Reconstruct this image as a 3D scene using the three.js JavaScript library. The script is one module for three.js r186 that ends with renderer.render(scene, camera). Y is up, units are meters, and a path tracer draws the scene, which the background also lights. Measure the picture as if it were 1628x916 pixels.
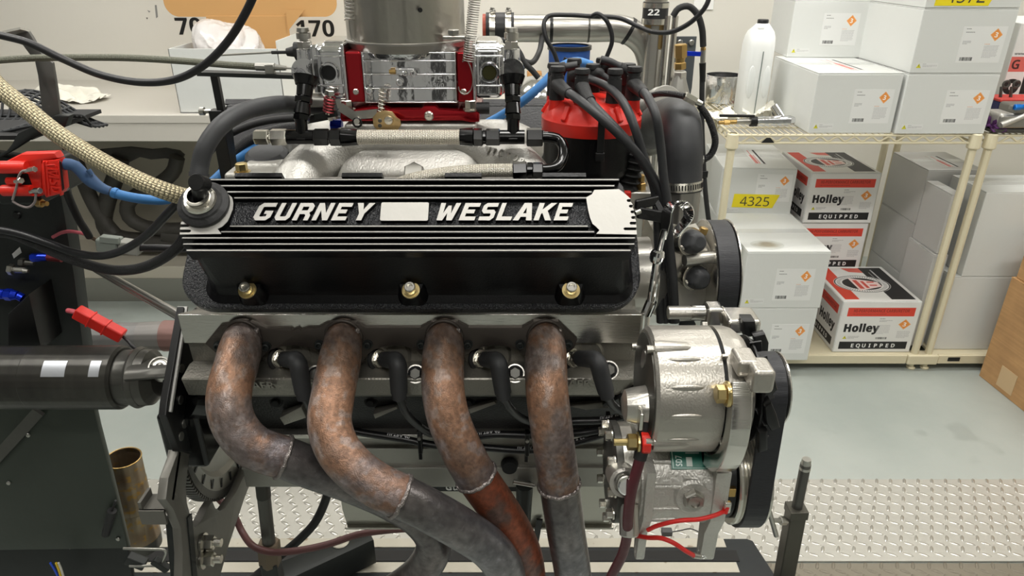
import * as THREE from 'three';
import { RoundedBoxGeometry } from 'three/addons/geometries/RoundedBoxGeometry.js';
import { mergeGeometries, toCreasedNormals } from 'three/addons/utils/BufferGeometryUtils.js';
import { RectAreaLightUniformsLib } from 'three/addons/lights/RectAreaLightUniformsLib.js';
import { FontLoader } from 'three/addons/loaders/FontLoader.js';
import { TextGeometry } from 'three/addons/geometries/TextGeometry.js';
import { ConvexGeometry } from 'three/addons/geometries/ConvexGeometry.js';

// ---------------------------------------------------------------- camera, light, exposure
const W = 1628, H = 916, FOCAL = 1120, PITCH = 25.4 * Math.PI / 180, EYE = 1.6;
const scene = new THREE.Scene();
scene.background = new THREE.Color(0x000000);
const camera = new THREE.PerspectiveCamera(2 * Math.atan(H / 2 / FOCAL) * 180 / Math.PI, W / H, 0.05, 50);
camera.position.set(0, EYE, 0);
camera.rotation.x = -PITCH;
const renderer = new THREE.WebGLRenderer({ antialias: true });
renderer.toneMapping = THREE.LinearToneMapping;
renderer.toneMappingExposure = 1.26;
renderer.shadowMap.enabled = true;
RectAreaLightUniformsLib.init();
const LAMP_COLOR = new THREE.Color().setRGB(1.0, 0.975, 0.93), LAMP_POWER = 11.5;
// ceiling panels: x, z, width, depth
const LAMPS = [[-1.5, -2.55, 1.2, 0.3], [0.35, -2.55, 1.2, 0.3], [2.2, -2.55, 1.2, 0.3], [-1.5, -0.8, 1.2, 0.3], [0.35, -0.8, 1.2, 0.3], [2.2, -0.8, 1.2, 0.3], [0.1, 0.9, 1.2, 0.3]];
const CEILING = 2.9;

// ---------------------------------------------------------------- helpers
const V = (x, y, z) => new THREE.Vector3(x, y, z);
const rad = (d) => d * Math.PI / 180, lerp = (a, b, t) => a + (b - a) * t, clamp = (x, a, b) => Math.max(a, Math.min(b, x));
let seed = 1234567;
const rnd = () => { seed = (seed * 1664525 + 1013904223) >>> 0; return seed / 4294967296; };
const rr = (a, b) => a + (b - a) * rnd();
// sight line of a spot in the photograph, cut with an upright plane at depth z or with a level plane at height y
function sight(px, py) {
  const u = (px - W / 2) / FOCAL, v = -(py - H / 2) / FOCAL, c = Math.cos(PITCH), s = Math.sin(PITCH);
  return V(u, v * c - s, -v * s - c);
}
function at(px, py, z) { const d = sight(px, py), t = z / d.z; return V(d.x * t, EYE + d.y * t, z); }
function atY(px, py, y) { const d = sight(px, py), t = (y - EYE) / d.y; return V(d.x * t, y, d.z * t); }
const mpp = (py, z) => (z / sight(W / 2, py).z) / FOCAL;            // metres per photograph pixel there
const path = (list, z0) => list.map((p) => at(p[0], p[1], p.length > 2 ? p[2] : z0));

const plain = (g) => { const r = g.index ? g.toNonIndexed() : g; for (const k of Object.keys(r.attributes)) if (!['position', 'normal', 'uv', 'color'].includes(k)) r.deleteAttribute(k); r.clearGroups?.(); return r; };
const merge = (...list) => { list = list.flat(3).map(plain); return list.length === 1 ? list[0] : mergeGeometries(list); };
const move = (g, x, y, z) => g.translate(x, y, z);
const crease = (g, deg = 32) => { const r = toCreasedNormals(plain(g), rad(deg)); return r; };
function box(w, h, d, x = 0, y = 0, z = 0, r = 0, seg = 2) {
  const g = r > 0 ? new RoundedBoxGeometry(w, h, d, seg, Math.min(r, w / 2.02, h / 2.02, d / 2.02)) : new THREE.BoxGeometry(w, h, d);
  return plain(g).translate(x, y, z);
}
const UP = V(0, 1, 0);
function orient(g, from, to) {                                       // turns +y to the way from -> to, base at from
  const d = to.clone().sub(from).normalize();
  return g.applyQuaternion(new THREE.Quaternion().setFromUnitVectors(UP, d)).translate(from.x, from.y, from.z);
}
function turnTo(g, from, dir) { return orient(g, from, from.clone().add(dir)); }
function rod(a, b, r, r2 = r, seg = 20) { const h = a.distanceTo(b); return orient(crease(new THREE.CylinderGeometry(r2, r, h, seg).translate(0, h / 2, 0), 40), a, b); }
function hexRod(a, b, r, r2 = r) { const h = a.distanceTo(b), c = Math.min(r * 0.12, h * 0.2); return orient(crease(new THREE.LatheGeometry([[0, 0], [r - c, 0], [r, c], [r2, h - c], [r2 - c, h], [0, h]].map((p) => new THREE.Vector2(...p)), 6), 20), a, b); }
function lathe(profile, seg = 32, deg = 34) { return crease(new THREE.LatheGeometry(profile.map((p) => new THREE.Vector2(Math.max(p[0], 0), p[1])), seg), deg); }
function latheAlong(profile, from, dir, seg = 32, deg = 34) { return turnTo(lathe(profile, seg, deg), from, dir); }
function bar(a, b, w, t, side = V(0, 0, 1), r = 0) {                   // a rectangular bar from a to b, width w along 'side'
  const y = b.clone().sub(a), h = y.length(); y.normalize();
  const x = side.clone().addScaledVector(y, -side.dot(y)).normalize(), z = x.clone().cross(y);
  return box(w, h, t, 0, h / 2, 0, r).applyMatrix4(new THREE.Matrix4().makeBasis(x, y, z).setPosition(a));
}
function extrude(shape, depth, bevel = 0, seg = 2, curve = 8) {
  if (Array.isArray(shape)) shape = new THREE.Shape(shape.map((p) => new THREE.Vector2(p[0], p[1])));
  const g = new THREE.ExtrudeGeometry(shape, { depth: depth - 2 * bevel, bevelEnabled: bevel > 0, bevelThickness: bevel, bevelSize: bevel, bevelOffset: -bevel, bevelSegments: seg, curveSegments: curve });
  return crease(g.translate(0, 0, bevel), 30);
}
function basis(g, o, x, y) {                                          // puts local x, y, z into the frame with origin o
  const X = x.clone().normalize(), Z = X.clone().cross(y).normalize(), Y = Z.clone().cross(X);
  return g.applyMatrix4(new THREE.Matrix4().makeBasis(X, Y, Z).setPosition(o));
}
// a tube along a smooth line; r may be a function of t; uv in metres
function sweep(pts, r, o = {}) {
  const curve = pts instanceof THREE.Curve ? pts : new THREE.CatmullRomCurve3(pts, !!o.closed, 'centripetal');
  const len = curve.getLength(), rf = typeof r === 'function' ? r : () => r;
  const n = o.n || clamp(Math.round(len / (o.step || Math.max(rf(0.5) * 0.9, 0.004))), 4, 900), m = o.m || 14;
  const fr = curve.computeFrenetFrames(n, !!o.closed), pos = [], nor = [], uv = [], idx = [];
  for (let i = 0; i <= n; i++) {
    const t = i / n, P = curve.getPointAt(t), rad_ = rf(t), A = fr.normals[i], B = fr.binormals[i];
    for (let j = 0; j <= m; j++) {
      const a = j / m * Math.PI * 2, c = Math.cos(a), s = Math.sin(a), sx = o.sx || 1;
      const N = A.clone().multiplyScalar(c).addScaledVector(B, s);
      pos.push(P.x + (A.x * c * sx + B.x * s) * rad_, P.y + (A.y * c * sx + B.y * s) * rad_, P.z + (A.z * c * sx + B.z * s) * rad_);
      nor.push(N.x, N.y, N.z); uv.push(t * len, j / m * Math.PI * 2 * rad_);
    }
  }
  for (let i = 0; i < n; i++) for (let j = 0; j < m; j++) { const a = i * (m + 1) + j, b = a + m + 1; idx.push(a, a + 1, b, b, a + 1, b + 1); }
  if (!o.closed && !o.open) for (const e of [0, n]) {
    const c = pos.length / 3, P = curve.getPointAt(e / n), T = curve.getTangentAt(e / n).multiplyScalar(e ? 1 : -1);
    pos.push(P.x, P.y, P.z); nor.push(T.x, T.y, T.z); uv.push(0, 0);
    for (let j = 0; j <= m; j++) { const k = (e * (m + 1) + j) * 3; pos.push(pos[k], pos[k + 1], pos[k + 2]); nor.push(T.x, T.y, T.z); uv.push(0, 0); }
    for (let j = 0; j < m; j++) e ? idx.push(c, c + 2 + j - 1, c + 2 + j) : idx.push(c, c + 2 + j, c + 1 + j);
  }
  const g = new THREE.BufferGeometry();
  g.setAttribute('position', new THREE.Float32BufferAttribute(pos, 3)); g.setAttribute('normal', new THREE.Float32BufferAttribute(nor, 3)); g.setAttribute('uv', new THREE.Float32BufferAttribute(uv, 2)); g.setIndex(idx);
  if (o.tint) { const c = []; for (let i = 0; i < pos.length / 3; i++) c.push(...o.tint(uv[2 * i] / len)); g.setAttribute('color', new THREE.Float32BufferAttribute(c, 3)); }
  const r_ = plain(g); r_.userData.ownUv = true; return r_;
}
function bend(pts, r, round, o = {}) {                                  // a bar bent at sharp corners with a small radius
  const c = new THREE.CurvePath();
  let last = pts[0];
  for (let i = 1; i < pts.length; i++) {
    if (i === pts.length - 1) { c.add(new THREE.LineCurve3(last, pts[i])); break; }
    const a = pts[i].clone().add(pts[i - 1].clone().sub(pts[i]).setLength(Math.min(round, pts[i].distanceTo(pts[i - 1]) * 0.45)));
    const b = pts[i].clone().add(pts[i + 1].clone().sub(pts[i]).setLength(Math.min(round, pts[i].distanceTo(pts[i + 1]) * 0.45)));
    c.add(new THREE.LineCurve3(last, a)); c.add(new THREE.QuadraticBezierCurve3(a, pts[i], b)); last = b;
  }
  c.isCurve = true;
  const all = []; for (const k of c.curves) { const n = k.type === 'LineCurve3' ? Math.max(2, Math.round(k.getLength() / 0.02)) : 7; for (let i = all.length ? 1 : 0; i <= n; i++) all.push(k.getPoint(i / n)); }
  return sweep(new THREE.CatmullRomCurve3(all, false, 'centripetal'), r, o);
}
function coil(a, b, R, r, turns, o = {}) {                             // a helical spring
  const d = b.clone().sub(a), L = d.length(), q = new THREE.Quaternion().setFromUnitVectors(UP, d.clone().normalize()), pts = [], n = Math.round(turns * 12);
  for (let i = 0; i <= n; i++) { const t = i / n, w = t * turns * Math.PI * 2; pts.push(V(Math.cos(w) * R, t * L, Math.sin(w) * R).applyQuaternion(q).add(a)); }
  return sweep(new THREE.CatmullRomCurve3(pts), r, { n: n, m: o.m || 6 });
}
function uvMetres(g) {                                                  // box-projected uv in metres
  const p = g.attributes.position, n = g.attributes.normal, uv = new Float32Array(p.count * 2);
  for (let i = 0; i < p.count; i += 3) {
    let x = 0, y = 0, z = 0;
    for (let k = 0; k < 3; k++) { x += n.getX(i + k); y += n.getY(i + k); z += n.getZ(i + k); }
    x = Math.abs(x); y = Math.abs(y); z = Math.abs(z);
    for (let k = 0; k < 3; k++) {
      const j = i + k, X = p.getX(j), Y = p.getY(j), Z = p.getZ(j);
      if (z >= x && z >= y) { uv[2 * j] = X; uv[2 * j + 1] = Y; } else if (y >= x) { uv[2 * j] = X; uv[2 * j + 1] = -Z; } else { uv[2 * j] = Z; uv[2 * j + 1] = Y; }
    }
  }
  g.setAttribute('uv', new THREE.BufferAttribute(uv, 2));
  return g;
}
const uvFlat = (g) => { g.userData.ownUv = true; return g; };

// ---------------------------------------------------------------- objects
const taken = {};
function numbered(name) { const n = taken[name] = (taken[name] ?? -1) + 1; return n ? name + '_' + String(n).padStart(3, '0') : name; }
function tag(o, label, category, group) { o.userData.label = label; o.userData.category = category; if (group) o.userData.group = group; return o; }
function thing(name, label, category, group) { const o = new THREE.Group(); o.name = numbered(name); scene.add(o); return tag(o, label, category, group); }
function part(name, g, m, parent, label) {
  g = Array.isArray(g) ? merge(g) : plain(g);
  if (m.userData.metres && !g.userData.ownUv) uvMetres(g);
  const o = new THREE.Mesh(g, m); o.castShadow = o.receiveShadow = true;
  o.name = parent ? name : numbered(name); (parent || scene).add(o);
  if (label) o.userData.label = label;
  return o;
}
function single(name, label, category, g, m, group) { return tag(part(name, g, m), label, category, group); }
function struct(name, g, m) { const o = part(name, g, m); o.userData.kind = 'structure'; return o; }
function copy(o, label) { const c = o.clone(); c.name = numbered(o.name.replace(/_\d{3}$/, '')); scene.add(c); if (label) c.userData.label = label; return c; }

// ---------------------------------------------------------------- textures and materials
function hash(i, j, k) { let h = (i * 374761393 + j * 668265263 + k * 2147483647) | 0; h = Math.imul(h ^ (h >>> 13), 1274126177); return ((h ^ (h >>> 16)) >>> 0) / 4294967296; }
function vnoise(x, y, per, k) {
  const i = Math.floor(x), j = Math.floor(y), f = x - i, g = y - j, u = f * f * (3 - 2 * f), v = g * g * (3 - 2 * g), w = (a) => ((a % per) + per) % per;
  return lerp(lerp(hash(w(i), w(j), k), hash(w(i + 1), w(j), k), u), lerp(hash(w(i), w(j + 1), k), hash(w(i + 1), w(j + 1), k), u), v);
}
function fbm(u, v, base, oct, k = 0) { let s = 0, a = 0.5, t = 0; for (let o = 0, p = base; o < oct; o++, p *= 2, a *= 0.5) { s += a * vnoise(u * p, v * p, p, k + o); t += a; } return s / t; }
function dataTex(n, fn, srgb, rep = 1) {
  const d = new Uint8Array(n * n * 4);
  for (let y = 0; y < n; y++) for (let x = 0; x < n; x++) { const c = fn(x / n, y / n), o = (y * n + x) * 4; for (let k = 0; k < 3; k++) d[o + k] = clamp(Math.round((Array.isArray(c) ? c[k] : c) * 255), 0, 255); d[o + 3] = 255; }
  const t = new THREE.DataTexture(d, n, n); t.magFilter = THREE.LinearFilter; t.minFilter = THREE.LinearMipmapLinearFilter; t.wrapS = t.wrapT = THREE.RepeatWrapping; t.repeat.set(rep, rep);
  if (srgb) t.colorSpace = THREE.SRGBColorSpace; t.needsUpdate = true; return t;
}
const again = (t, rx, ry = rx, rot = 0) => { const c = t.clone(); c.repeat.set(rx, ry); c.rotation = rot; c.needsUpdate = true; return c; };
function canvasTex(w, h, draw) {
  const c = document.createElement('canvas'); c.width = w; c.height = h; const x = c.getContext('2d'); draw(x, w, h);
  const t = new THREE.CanvasTexture(c); t.colorSpace = THREE.SRGBColorSpace; t.magFilter = THREE.LinearFilter; return t;
}
function mat(o, metres) { const phys = ['clearcoat', 'transmission', 'sheen', 'anisotropy', 'ior', 'specularIntensity', 'thickness'].some((k) => k in o); const m = new (phys ? THREE.MeshPhysicalMaterial : THREE.MeshStandardMaterial)(o); if (metres || o.map || o.bumpMap || o.roughnessMap) m.userData.metres = true; return m; }
const T = {
  grain: dataTex(256, (u, v) => fbm(u, v, 64, 2, 3)),                     // cast / crackle grain
  coarse: dataTex(256, (u, v) => fbm(u, v, 8, 5, 9)),
  brushed: dataTex(256, (u, v) => 0.6 * vnoise(u * 4, v * 128, 128, 5) + 0.4 * vnoise(u * 8, v * 64, 64, 8)),
  weave: dataTex(128, (u, v) => { const a = Math.floor(u * 8), b = Math.floor(v * 8), f = u * 8 - a, g = v * 8 - b, o = (a + b) % 2; return o ? Math.pow(Math.sin(f * Math.PI), 0.7) * (0.6 + 0.4 * Math.sin(g * Math.PI)) : Math.pow(Math.sin(g * Math.PI), 0.7) * (0.55 + 0.4 * Math.sin(f * Math.PI)); }),
};
T.braidColor = dataTex(128, (u, v) => { const a = Math.floor(u * 8), b = Math.floor(v * 8), f = u * 8 - a, g = v * 8 - b, o = (a + b) % 2; const k = (o ? Math.sin(f * Math.PI) : Math.sin(g * Math.PI)); const s = 0.22 + 0.72 * Math.pow(k, 0.55) * (o ? 1 : 0.9); return [s, s * 0.97, s * 0.9]; }, true);
const mix3 = (a, b, t) => [lerp(a[0], b[0], t), lerp(a[1], b[1], t), lerp(a[2], b[2], t)], sstep = (a, b, x) => { x = clamp((x - a) / (b - a), 0, 1); return x * x * (3 - 2 * x); };
const M = {
  wall: mat({ color: 0xdcd9d0, roughness: 0.75, bumpMap: again(T.coarse, 3), bumpScale: 0.0006 }),
  ceiling: mat({ color: 0xe6e4dc, roughness: 0.9 }),
  paintedBase: mat({ color: 0xbdb7a8, roughness: 0.65, bumpMap: again(T.coarse, 2), bumpScale: 0.0005 }),
  bench: mat({ color: 0xcac6bd, roughness: 0.5, map: null, bumpMap: again(T.grain, 6), bumpScale: 0.0002 }),
  cream: mat({ color: 0xded5b8, roughness: 0.5, bumpMap: again(T.coarse, 8), bumpScale: 0.0002 }),
  carton: mat({ color: 0xdadcd9, roughness: 0.72, bumpMap: again(T.coarse, 5), bumpScale: 0.0006 }),
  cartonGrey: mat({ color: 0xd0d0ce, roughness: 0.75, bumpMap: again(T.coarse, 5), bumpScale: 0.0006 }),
  kraft: mat({ roughness: 0.8, map: dataTex(256, (u, v) => { const n = fbm(u, v, 6, 5, 21) * 0.14 + 0.06 * vnoise(u * 4, v * 90, 90, 7); return [0.60 + n, 0.46 + n * 0.85, 0.31 + n * 0.6]; }, true, 2), bumpMap: again(T.coarse, 4), bumpScale: 0.0004 }),
  black: mat({ color: 0x0b0b0c, roughness: 0.42 }),
  blackMatte: mat({ color: 0x101011, roughness: 0.75 }),
  blackPlastic: mat({ color: 0x0d0d0e, roughness: 0.38, bumpMap: again(T.grain, 14), bumpScale: 0.0001 }),
  blackAnod: mat({ color: 0x060607, roughness: 0.2, metalness: 0.1 }),
  rubber: mat({ color: 0x1c1c1d, roughness: 0.62, bumpMap: again(T.grain, 10), bumpScale: 0.0002 }),
  rubberGrey: mat({ color: 0x2e2f31, roughness: 0.55, bumpMap: again(T.coarse, 12), bumpScale: 0.0003 }),
  wire: mat({ color: 0x17171a, roughness: 0.45 }),
  steel: mat({ color: 0xb3b1ab, roughness: 0.34, metalness: 1 }),
  zinc: mat({ color: 0xd2cfc6, roughness: 0.26, metalness: 1 }),
  gold: mat({ color: 0xcfba84, roughness: 0.28, metalness: 1 }),
  brass: mat({ color: 0xb99a62, roughness: 0.35, metalness: 1 }),
  chrome: mat({ color: 0xf0f0f0, roughness: 0.07, metalness: 1 }),
  polished: mat({ color: 0xe4e4e6, roughness: 0.13, metalness: 1, bumpMap: again(T.coarse, 10), bumpScale: 0.0006 }),
  castAlu: mat({ color: 0xc3c1bb, roughness: 0.5, metalness: 0.75, bumpMap: again(T.grain, 9), bumpScale: 0.0006 }),
  satinAlu: mat({ color: 0xc6c3bc, roughness: 0.36, metalness: 0.9, bumpMap: again(T.grain, 12), bumpScale: 0.00015 }),
  machined: mat({ color: 0xcfccc6, roughness: 0.24, metalness: 1, bumpMap: again(T.brushed, 18), bumpScale: 0.0001 }),
  dullAlu: mat({ color: 0x9a9892, roughness: 0.45, metalness: 0.85, bumpMap: again(T.coarse, 8), bumpScale: 0.0005 }),
  redAnod: mat({ color: 0xa30f1c, roughness: 0.26, metalness: 0.75, clearcoat: 0.3, clearcoatRoughness: 0.2 }),
  redPlastic: mat({ color: 0xdd2a1d, roughness: 0.42, bumpMap: again(T.grain, 14), bumpScale: 0.0001 }),
  blueAnod: mat({ color: 0x1436c8, roughness: 0.25, metalness: 0.6 }),
  blueHose: mat({ color: 0x3f80c0, roughness: 0.55 }),
  blueCloth: mat({ color: 0x123f80, roughness: 0.85 }),
  redWire: mat({ color: 0xd42520, roughness: 0.45 }),
  white: mat({ color: 0xefefec, roughness: 0.55 }),
  rag: mat({ color: 0xefece0, roughness: 0.95, bumpMap: again(T.weave, 40), bumpScale: 0.0006 }),
  blackBraid: mat({ color: 0x151517, roughness: 0.5, bumpMap: again(T.weave, 60), bumpScale: 0.0007 }),
  braid: mat({ map: again(T.braidColor, 62, 90), roughness: 0.38, metalness: 0.75, bumpMap: again(T.weave, 62, 90), bumpScale: 0.0007 }),
  braidBig: mat({ map: again(T.braidColor, 28, 34), color: 0xe6dfc6, roughness: 0.45, metalness: 0.5, bumpMap: again(T.weave, 28, 34), bumpScale: 0.0012 }),
  blackSteel: mat({ color: 0x272a29, roughness: 0.48, metalness: 0.35, bumpMap: again(T.coarse, 5), bumpScale: 0.0004 }),
  darkSteel: mat({ color: 0x5b5a56, roughness: 0.45, metalness: 0.8, bumpMap: again(T.coarse, 8), bumpScale: 0.0004 }),
};
const pixelFont = await new FontLoader().loadAsync('fonts/droid/droid_sans_bold.typeface.json');
const lettering = (text, size, depth) => { const g = new TextGeometry(text, { font: pixelFont, size, depth, curveSegments: 4 }); g.computeBoundingBox(); return plain(g); };

// ================================================================ THE ROOM
const FLOORMAP = dataTex(512, (u, v) => {
  const n = fbm(u, v, 4, 6, 31), f = fbm(u, v, 24, 4, 37), d = sstep(0.66, 0.8, fbm(u, v, 12, 4, 41));
  let c = mix3([0.60, 0.63, 0.61], [0.68, 0.70, 0.68], clamp(n * 1.6 - 0.3, 0, 1));
  c = mix3(c, [0.5, 0.52, 0.5], d * 0.35); return mix3(c, [0.74, 0.76, 0.73], (f - 0.5) * 0.25);
}, true);
M.floor = mat({ map: again(FLOORMAP, 0.55), roughness: 0.42, bumpMap: again(T.coarse, 2), bumpScale: 0.0006 });
const X0 = -3.3, X1 = 3.9, Z0 = -3.8, Z1 = 2.8;
struct('floor', box(X1 - X0 + 0.2, 0.1, Z1 - Z0 + 0.2, (X0 + X1) / 2, -0.05, (Z0 + Z1) / 2), M.floor);
struct('ceiling', box(X1 - X0 + 0.2, 0.1, Z1 - Z0 + 0.2, (X0 + X1) / 2, CEILING + 0.05, (Z0 + Z1) / 2), M.ceiling);
struct('wall_back', box(X1 - X0 + 0.2, CEILING, 0.1, (X0 + X1) / 2, CEILING / 2, Z0 - 0.05), M.wall);
struct('wall_front', box(X1 - X0 + 0.2, CEILING, 0.1, (X0 + X1) / 2, CEILING / 2, Z1 + 0.05), mat({ color: 0xb4b4b2, roughness: 0.7 }));
struct('door_1', merge(box(0.95, 2.05, 0.05, 0.15, 1.03, Z1 - 0.022, 0.004), box(0.03, 0.03, 0.06, -0.22, 1.0, Z1 - 0.07, 0.006)), mat({ color: 0x2c2b2b, roughness: 0.5 }));
struct('wall_left', box(0.1, CEILING, Z1 - Z0, X0 - 0.05, CEILING / 2, (Z0 + Z1) / 2), mat({ color: 0x8c8d8e, roughness: 0.7 }));
struct('wall_right', box(0.1, CEILING, Z1 - Z0, X1 + 0.05, CEILING / 2, (Z0 + Z1) / 2), M.wall);
M.lampGlow = new THREE.MeshStandardMaterial({ color: 0xffffff, emissive: new THREE.Color().copy(LAMP_COLOR), emissiveIntensity: 6 });
for (const [x, z, w, d] of LAMPS) {
  const g = thing('ceiling_light', 'long white ceiling light panel with a thin frame above the engine bay', 'lamp', 'ceiling lights over the engine bay');
  part('frame', [box(w + 0.04, 0.05, 0.02, x, CEILING - 0.025, z - d / 2 - 0.01), box(w + 0.04, 0.05, 0.02, x, CEILING - 0.025, z + d / 2 + 0.01), box(0.02, 0.05, d, x - w / 2 - 0.01, CEILING - 0.025, z), box(0.02, 0.05, d, x + w / 2 + 0.01, CEILING - 0.025, z)], M.white, g);
  part('diffuser', box(w, 0.02, d, x, CEILING - 0.03, z), M.lampGlow, g);
  const l = new THREE.RectAreaLight(LAMP_COLOR, LAMP_POWER, w, d); l.name = 'panel_light'; l.position.set(x, CEILING - 0.045, z); l.rotation.x = -Math.PI / 2; g.add(l);
}

// black lettering on the back wall
M.ink = mat({ color: 0x0c0c0c, roughness: 0.6 });
function wallText(text, px, py, pxh, label) {
  const p = at(px, py, Z0), s = mpp(py, Z0);
  const g = lettering(text, pxh * s * 0.94, 0.001).scale(1.12, 1, 1).translate(p.x, p.y, Z0 + 0.0002);
  return tag(part('wall_lettering', g, M.ink), label, 'lettering');
}
wallText('70', 281, 55, 27, 'black number 70 printed on the white wall left of the plastic bag');
wallText('170', 471, 58, 26, 'black number 170 printed on the white wall right of the tan box lid');

// long bench along the back wall, over an open base
const benchTop = thing('workbench', 'long pale grey workbench along the back wall with an open base', 'workbench');
const BX0 = X0 + 0.02, BX1 = 0.56, BY = 1.0, BZ = -2.92;
part('worktop', box(BX1 - BX0, 0.035, BZ - Z0 - 0.004, (BX0 + BX1) / 2, BY - 0.0175, (BZ + Z0) / 2, 0.004), M.bench, benchTop);
part('fascia', box(BX1 - BX0, 0.075, 0.03, (BX0 + BX1) / 2, BY - 0.073, BZ - 0.02, 0.003), M.bench, benchTop);
part('back_panel', box(BX1 - BX0, 0.78, 0.03, (BX0 + BX1) / 2, 0.575, -3.60), M.paintedBase, benchTop);
part('base_shelf', box(BX1 - BX0, 0.19, 0.38, (BX0 + BX1) / 2, 0.095, -3.41, 0.004), M.paintedBase, benchTop);
M.treadDull = mat({ color: 0x9b9a92, roughness: 0.42, metalness: 0.7, bumpMap: again(T.coarse, 6), bumpScale: 0.0004 });
M.treadLug = mat({ color: 0xc9c7c0, roughness: 0.28, metalness: 0.75 });
M.tread = mat({ color: 0xc3c1b9, roughness: 0.4, metalness: 0.4, bumpMap: again(T.coarse, 6), bumpScale: 0.0004 });
part('kick_plate', box(BX1 - BX0, 0.125, 0.006, (BX0 + BX1) / 2, 0.064, -3.216), M.treadDull, benchTop);
const lugShape = (() => { const g = new THREE.SphereGeometry(1, 10, 6, 0, Math.PI * 2, 0, Math.PI / 2); g.scale(0.0145, 0.0022, 0.0052); return g; })();
function lugs(name, m, parent, list) {
  const im = new THREE.InstancedMesh(lugShape, m, list.length); im.name = name; im.userData.kind = 'stuff';
  list.forEach((mm, i) => im.setMatrixAt(i, mm)); parent.add(im); return im;
}
const E = new THREE.Euler(), Q = new THREE.Quaternion(), ONE = V(1, 1, 1);
const lugAt = (p, a) => new THREE.Matrix4().compose(p, new THREE.Quaternion().setFromEuler(new THREE.Euler(0, a, 0)), ONE);
{
  const list = []; const tilt = new THREE.Matrix4().makeRotationX(Math.PI / 2);
  for (let j = 0; j < 4; j++) for (let i = 0; i < 46; i++) { const p = V(-1.6 + i * 0.046 + (j % 2) * 0.023, 0.02 + j * 0.03, -3.2128); list.push(new THREE.Matrix4().makeTranslation(p.x, p.y, p.z).multiply(tilt).multiply(lugAt(V(0, 0, 0), (i + j) % 2 ? 0.75 : -0.75))); }
  lugs('tread_lugs', M.treadDull, benchTop, list);
}

// raised tread plates let into the floor
function plate(name, label, x0, x1, z0, z1, top, m, sparse) {
  const g = thing(name, label, 'floor plate'); part('plate', box(x1 - x0, 0.006, z1 - z0, (x0 + x1) / 2, top - 0.003, (z0 + z1) / 2, 0.0015), m, g);
  const list = [];
  for (let j = 0; j * 0.0425 < z1 - z0; j++) for (let i = 0; i * 0.046 < x1 - x0 - 0.02; i++) {
    const x = x0 + 0.012 + i * 0.046 + (j % 2) * 0.023, z = z0 + 0.010 + j * 0.0425;
    if (x < x1 - 0.012 && z < z1 - 0.008) list.push(lugAt(V(x, top, z), rad(62)));
    if (x + 0.012 < x1 - 0.015 && z + 0.021 < z1 - 0.008) list.push(lugAt(V(x + 0.0115, top, z + 0.02125), rad(-26)));
  }
  lugs('tread_lugs', m === M.tread ? M.treadLug : m, g, list); return g;
}
const TPZ = atY(1400, 762, 0.008).z, TPF = atY(1400, 892, 0.008).z;
plate('tread_plate', 'bright aluminium tread plate strip on the floor behind the dyno bed', -1.6, 1.75, TPZ, TPF, 0.008, M.tread);
M.treadDark = mat({ color: 0x8d877a, roughness: 0.42, metalness: 0.6, bumpMap: again(T.coarse, 6), bumpScale: 0.0004 });
plate('tread_plate', 'dull worn tread plate at the lower right edge, in front of the bright one', 0.5, 1.75, TPF + 0.006, TPF + 0.45, 0.006, M.treadDark);

// ================================================================ SHELVING
const SZ = -2.573, SD = 0.61, SXL = 0.81, SXR = 1.702, SY = 0.998;
function shelving(label, xl, xr) {
  const g = thing('shelving_unit', label, 'shelving'), c = M.cream, zb = SZ - SD, w = xr - xl, top = SY + 0.004;
  for (const x of [xl, xr]) for (const z of [SZ, zb]) {
    const p = part('post', rod(V(x, 0.05, z), V(x, top, z), 0.0145, 0.0145, 18), c, g);
    part('collar', lathe([[0, 0], [0.021, 0], [0.0235, 0.004], [0.0205, 0.052], [0.0145, 0.056]], 20).translate(x, SY - 0.048, z), c, p);
    part('foot', merge(lathe([[0, 0], [0.016, 0], [0.018, 0.006], [0.01, 0.012], [0.01, 0.05], [0, 0.05]], 18).translate(x, 0, z)), c, p);
  }
  const beam = (p, q) => { // truss of two rails and a zigzag
    const d = V(0, -0.028, 0), L = p.distanceTo(q), n = Math.round(L / 0.0335), out = [rod(p, q, 0.0046, 0.0046, 8), rod(p.clone().add(d), q.clone().add(d), 0.0046, 0.0046, 8)], z = [];
    for (let i = 0; i <= n; i++) z.push(p.clone().lerp(q, 0.03 + 0.94 * i / n).add(V(0, i % 2 ? -0.003 : -0.025, 0)));
    out.push(bend(z, 0.0038, 0.01, { m: 6 })); return out;
  };
  part('front_truss', beam(V(xl + 0.01, SY, SZ), V(xr - 0.01, SY, SZ)), c, g);
  part('back_truss', beam(V(xl + 0.01, SY, zb), V(xr - 0.01, SY, zb)), c, g);
  part('side_truss', beam(V(xl, SY, SZ), V(xl, SY, zb)), c, g); part('side_truss', beam(V(xr, SY, SZ), V(xr, SY, zb)), c, g);
  const wires = []; for (let x = xl + 0.02; x < xr - 0.01; x += 0.0235) wires.push(rod(V(x, SY + 0.005, SZ + 0.004), V(x, SY + 0.005, zb), 0.0019, 0.0019, 6));
  for (let z = SZ - 0.12; z > zb; z -= 0.16) wires.push(rod(V(xl, SY + 0.001, z), V(xr, SY + 0.001, z), 0.003, 0.003, 6));
  const wd = part('wire_deck', wires, c, g);
  part('lower_deck', [box(w - 0.03, 0.014, SD + 0.02, (xl + xr) / 2, 0.068, SZ - SD / 2, 0.003)], c, g);
  part('lower_rail', box(w - 0.075, 0.04, 0.014, (xl + xr) / 2, 0.052, SZ + 0.012, 0.003), c, g);
  for (const x of [xl, xr]) part('corner_block', box(0.07, 0.045, 0.05, x, 0.052, SZ, 0.006), c, g);
  return g;
}
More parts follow.
